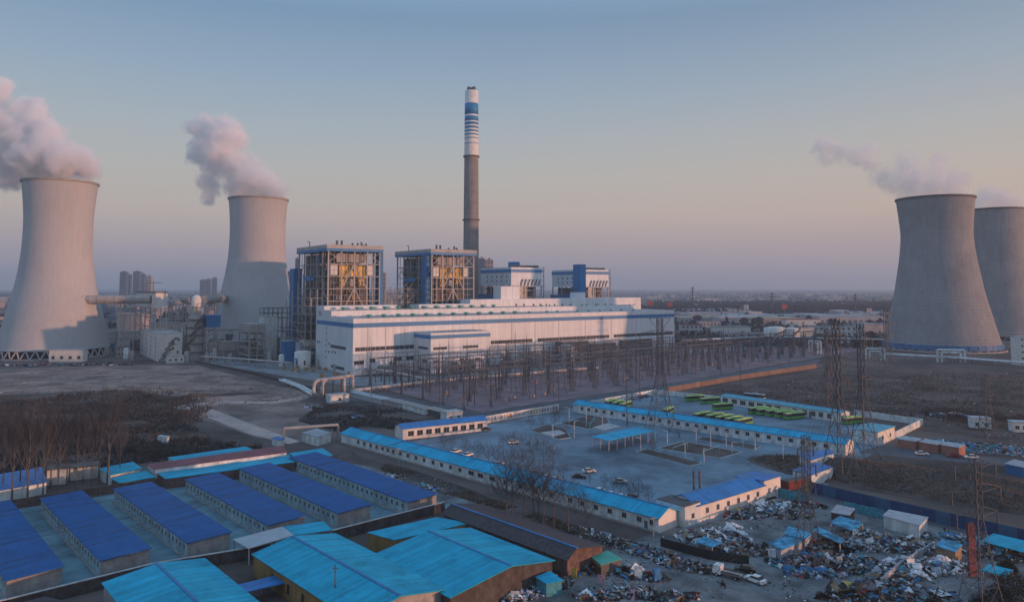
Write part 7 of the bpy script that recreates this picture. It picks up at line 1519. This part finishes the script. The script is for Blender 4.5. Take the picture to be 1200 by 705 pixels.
litter('rubble', 'stones scattered in the dry field', [(800, 462), (960, 436), (1200, 434), (1200, 530), (1085, 500)], 900, 9, 0.3, 1.0, 'mixed')
# ================================================================== STEAM AND HAZE
def plume(label, blobs, dens, seed, cut=0.30, soft=0.35, nscale=0.06, rough=1.0, vox=3.0):
    bm = bmesh.new(); org = Vector(blobs[0][0])
    for c, r in blobs: bmesh.ops.create_icosphere(bm, subdivisions=2, radius=r * 1.5, matrix=Matrix.Translation(Vector(c) - org))
    me = bpy.data.meshes.new('tmp'); bm.to_mesh(me); bm.free(); o = bpy.data.objects.new('tmp', me); COL.objects.link(o)
    m = o.modifiers.new('r', 'REMESH'); m.mode = 'VOXEL'; m.voxel_size = vox
    ev = bpy.data.meshes.new_from_object(o.evaluated_get(bpy.context.evaluated_depsgraph_get())); bpy.data.objects.remove(o)
    ma = bpy.data.materials.new('steam %d' % seed); ma.use_nodes = True; t = ma.node_tree; t.nodes.clear(); L = t.links
    out_ = t.nodes.new('ShaderNodeOutputMaterial'); pv = t.nodes.new('ShaderNodeVolumePrincipled'); L.new(pv.outputs[0], out_.inputs['Volume'])
    pv.inputs['Color'].default_value = (0.985, 0.98, 0.99, 1); pv.inputs['Anisotropy'].default_value = 0.0
    co = t.nodes.new('ShaderNodeTexCoord')
    def math_(op, a, b_=None, clamp=False):
        n = t.nodes.new('ShaderNodeMath'); n.operation = op; n.use_clamp = clamp
        for k, v in enumerate((a, b_)):
            if v is None: continue
            if isinstance(v, (int, float)): n.inputs[k].default_value = v
            else: L.new(v, n.inputs[k])
        return n.outputs[0]
    acc = None
    for c, r in blobs:                              # every puff thins out from its middle to its edge
        d = t.nodes.new('ShaderNodeVectorMath'); d.operation = 'DISTANCE'; L.new(co.outputs['Object'], d.inputs[0]); d.inputs[1].default_value = Vector(c) - org
        f = math_('SUBTRACT', 1.0, math_('DIVIDE', d.outputs['Value'], r * 1.6)); acc = f if acc is None else math_('MAXIMUM', acc, f)
    nz = t.nodes.new('ShaderNodeTexNoise'); nz.inputs['Scale'].default_value = nscale; nz.inputs['Detail'].default_value = 6; nz.inputs['Roughness'].default_value = 0.62; nz.inputs['Distortion'].default_value = 0.6
    L.new(co.outputs['Object'], nz.inputs['Vector'])
    v = math_('ADD', acc, math_('MULTIPLY', math_('SUBTRACT', nz.outputs['Fac'], 0.5), rough))
    mr = t.nodes.new('ShaderNodeMapRange'); mr.interpolation_type = 'SMOOTHSTEP'; mr.inputs[1].default_value = cut; mr.inputs[2].default_value = cut + soft; mr.inputs[3].default_value = 0; mr.inputs[4].default_value = dens; L.new(v, mr.inputs[0]); L.new(mr.outputs[0], pv.inputs['Density'])
    ev.materials.clear(); ev.materials.append(ma); ob_ = ob('steam_plume', ev, None, org); tag(ob_, label, 'steam', 'steam plumes', 'stuff'); return ob_
def at(px, py, ref, dy=0.0):                       # a point above the tower ref's distance, seen at the pixel
    d = ref.y + dy; a, b_ = px - 600.0, py - CY; v = Vector((a, F_PX * CP + b_ * SP, F_PX * SP - b_ * CP)); k = d / v.y; return Vector((v.x * k, d, CAM_H + v.z * k))
p1, p2, p3, p4 = (q.location.copy() for q in (t1, t2, t3, t4))
k1, k2, k3, k4 = (q.y / F_PX for q in (p1, p2, p3, p4))
plume('dense pink-lit steam rolling off the edge cooling tower', [(at(x, y, p1, dy), r * k1) for x, y, r, dy in ((36, 199, 14, 14), (52, 199, 16, 18), (70, 199, 17, 18), (88, 199, 16, 18), (103, 201, 13, 14), (82, 190, 16, 4), (100, 194, 13, 4), (92, 182, 13, -6), (76, 188, 20, -12), (56, 180, 23, -10), (36, 190, 24, -6), (26, 174, 25, 4), (56, 160, 19, -4), (10, 192, 24, 6), (38, 146, 18, 4), (12, 150, 22, 8), (44, 128, 12, 6), (-10, 170, 28, 8), (26, 130, 15, 6), (-2, 104, 15, 8), (-20, 130, 24, 8), (8, 212, 14, 8))], 0.15, 1, 0.24, 0.44, 0.055, 2.1)
plume('puffed steam column leaning off the shaded cooling tower', [(at(x, y, p2, dy), r * k2) for x, y, r, dy in ((283, 224, 15, 0), (302, 222, 17, 0), (321, 225, 14, 0), (312, 211, 15, -4), (294, 206, 19, -6), (275, 212, 16, 0), (274, 192, 19, -2), (261, 178, 20, -2), (249, 194, 16, 4), (272, 160, 17, 0), (254, 157, 17, 3), (241, 170, 16, 4), (234, 186, 13, 4), (244, 212, 13, 4), (246, 230, 10, 4), (230, 150, 13, 4), (262, 145, 13, 3), (240, 142, 10, 4))], 0.14, 2, 0.24, 0.44, 0.066, 2.1)
plume('thin drifting steam above the ribbed cooling tower', [(at(x, y, p3, dy), r * k3) for x, y, r, dy in ((1070, 224, 17, 0), (1092, 222, 19, 0), (1116, 222, 17, 0), (1072, 210, 20, 0), (1100, 206, 19, 0), (1056, 212, 17, 0), (1064, 192, 16, 3), (1102, 188, 12, 3), (1124, 212, 15, 0), (1036, 206, 15, 4), (1022, 195, 13, 4), (1004, 184, 14, 4), (984, 175, 15, 4), (964, 172, 14, 4), (1020, 176, 10, 4), (966, 184, 11, 4))], 0.075, 3, 0.28, 0.6, 0.085, 2.5)
plume('thin low steam over the darker cooling tower', [(at(x, y, p4, dy), r * k4) for x, y, r, dy in ((1150, 238, 13, 0), (1166, 236, 14, 0), (1182, 240, 13, 0), (1158, 228, 14, 0), (1174, 230, 13, 0))], 0.07, 4, 0.28, 0.6, 0.07, 1.9)
HAZE = 1.45e-4
b = MB(); b.box(-9100, 9100, -400, 15100, -1.6, 300.0); hz = bpy.data.materials.new('haze'); hz.use_nodes = True; t = hz.node_tree; t.nodes.clear()
out_ = t.nodes.new('ShaderNodeOutputMaterial'); pv = t.nodes.new('ShaderNodeVolumePrincipled'); t.links.new(pv.outputs[0], out_.inputs['Volume']); pv.inputs['Color'].default_value = (0.76, 0.82, 0.92, 1); pv.inputs['Density'].default_value = HAZE; pv.inputs['Anisotropy'].default_value = 0.3
tag(b.build('haze', hz), 'pale evening haze over the plain', kind='stuff')
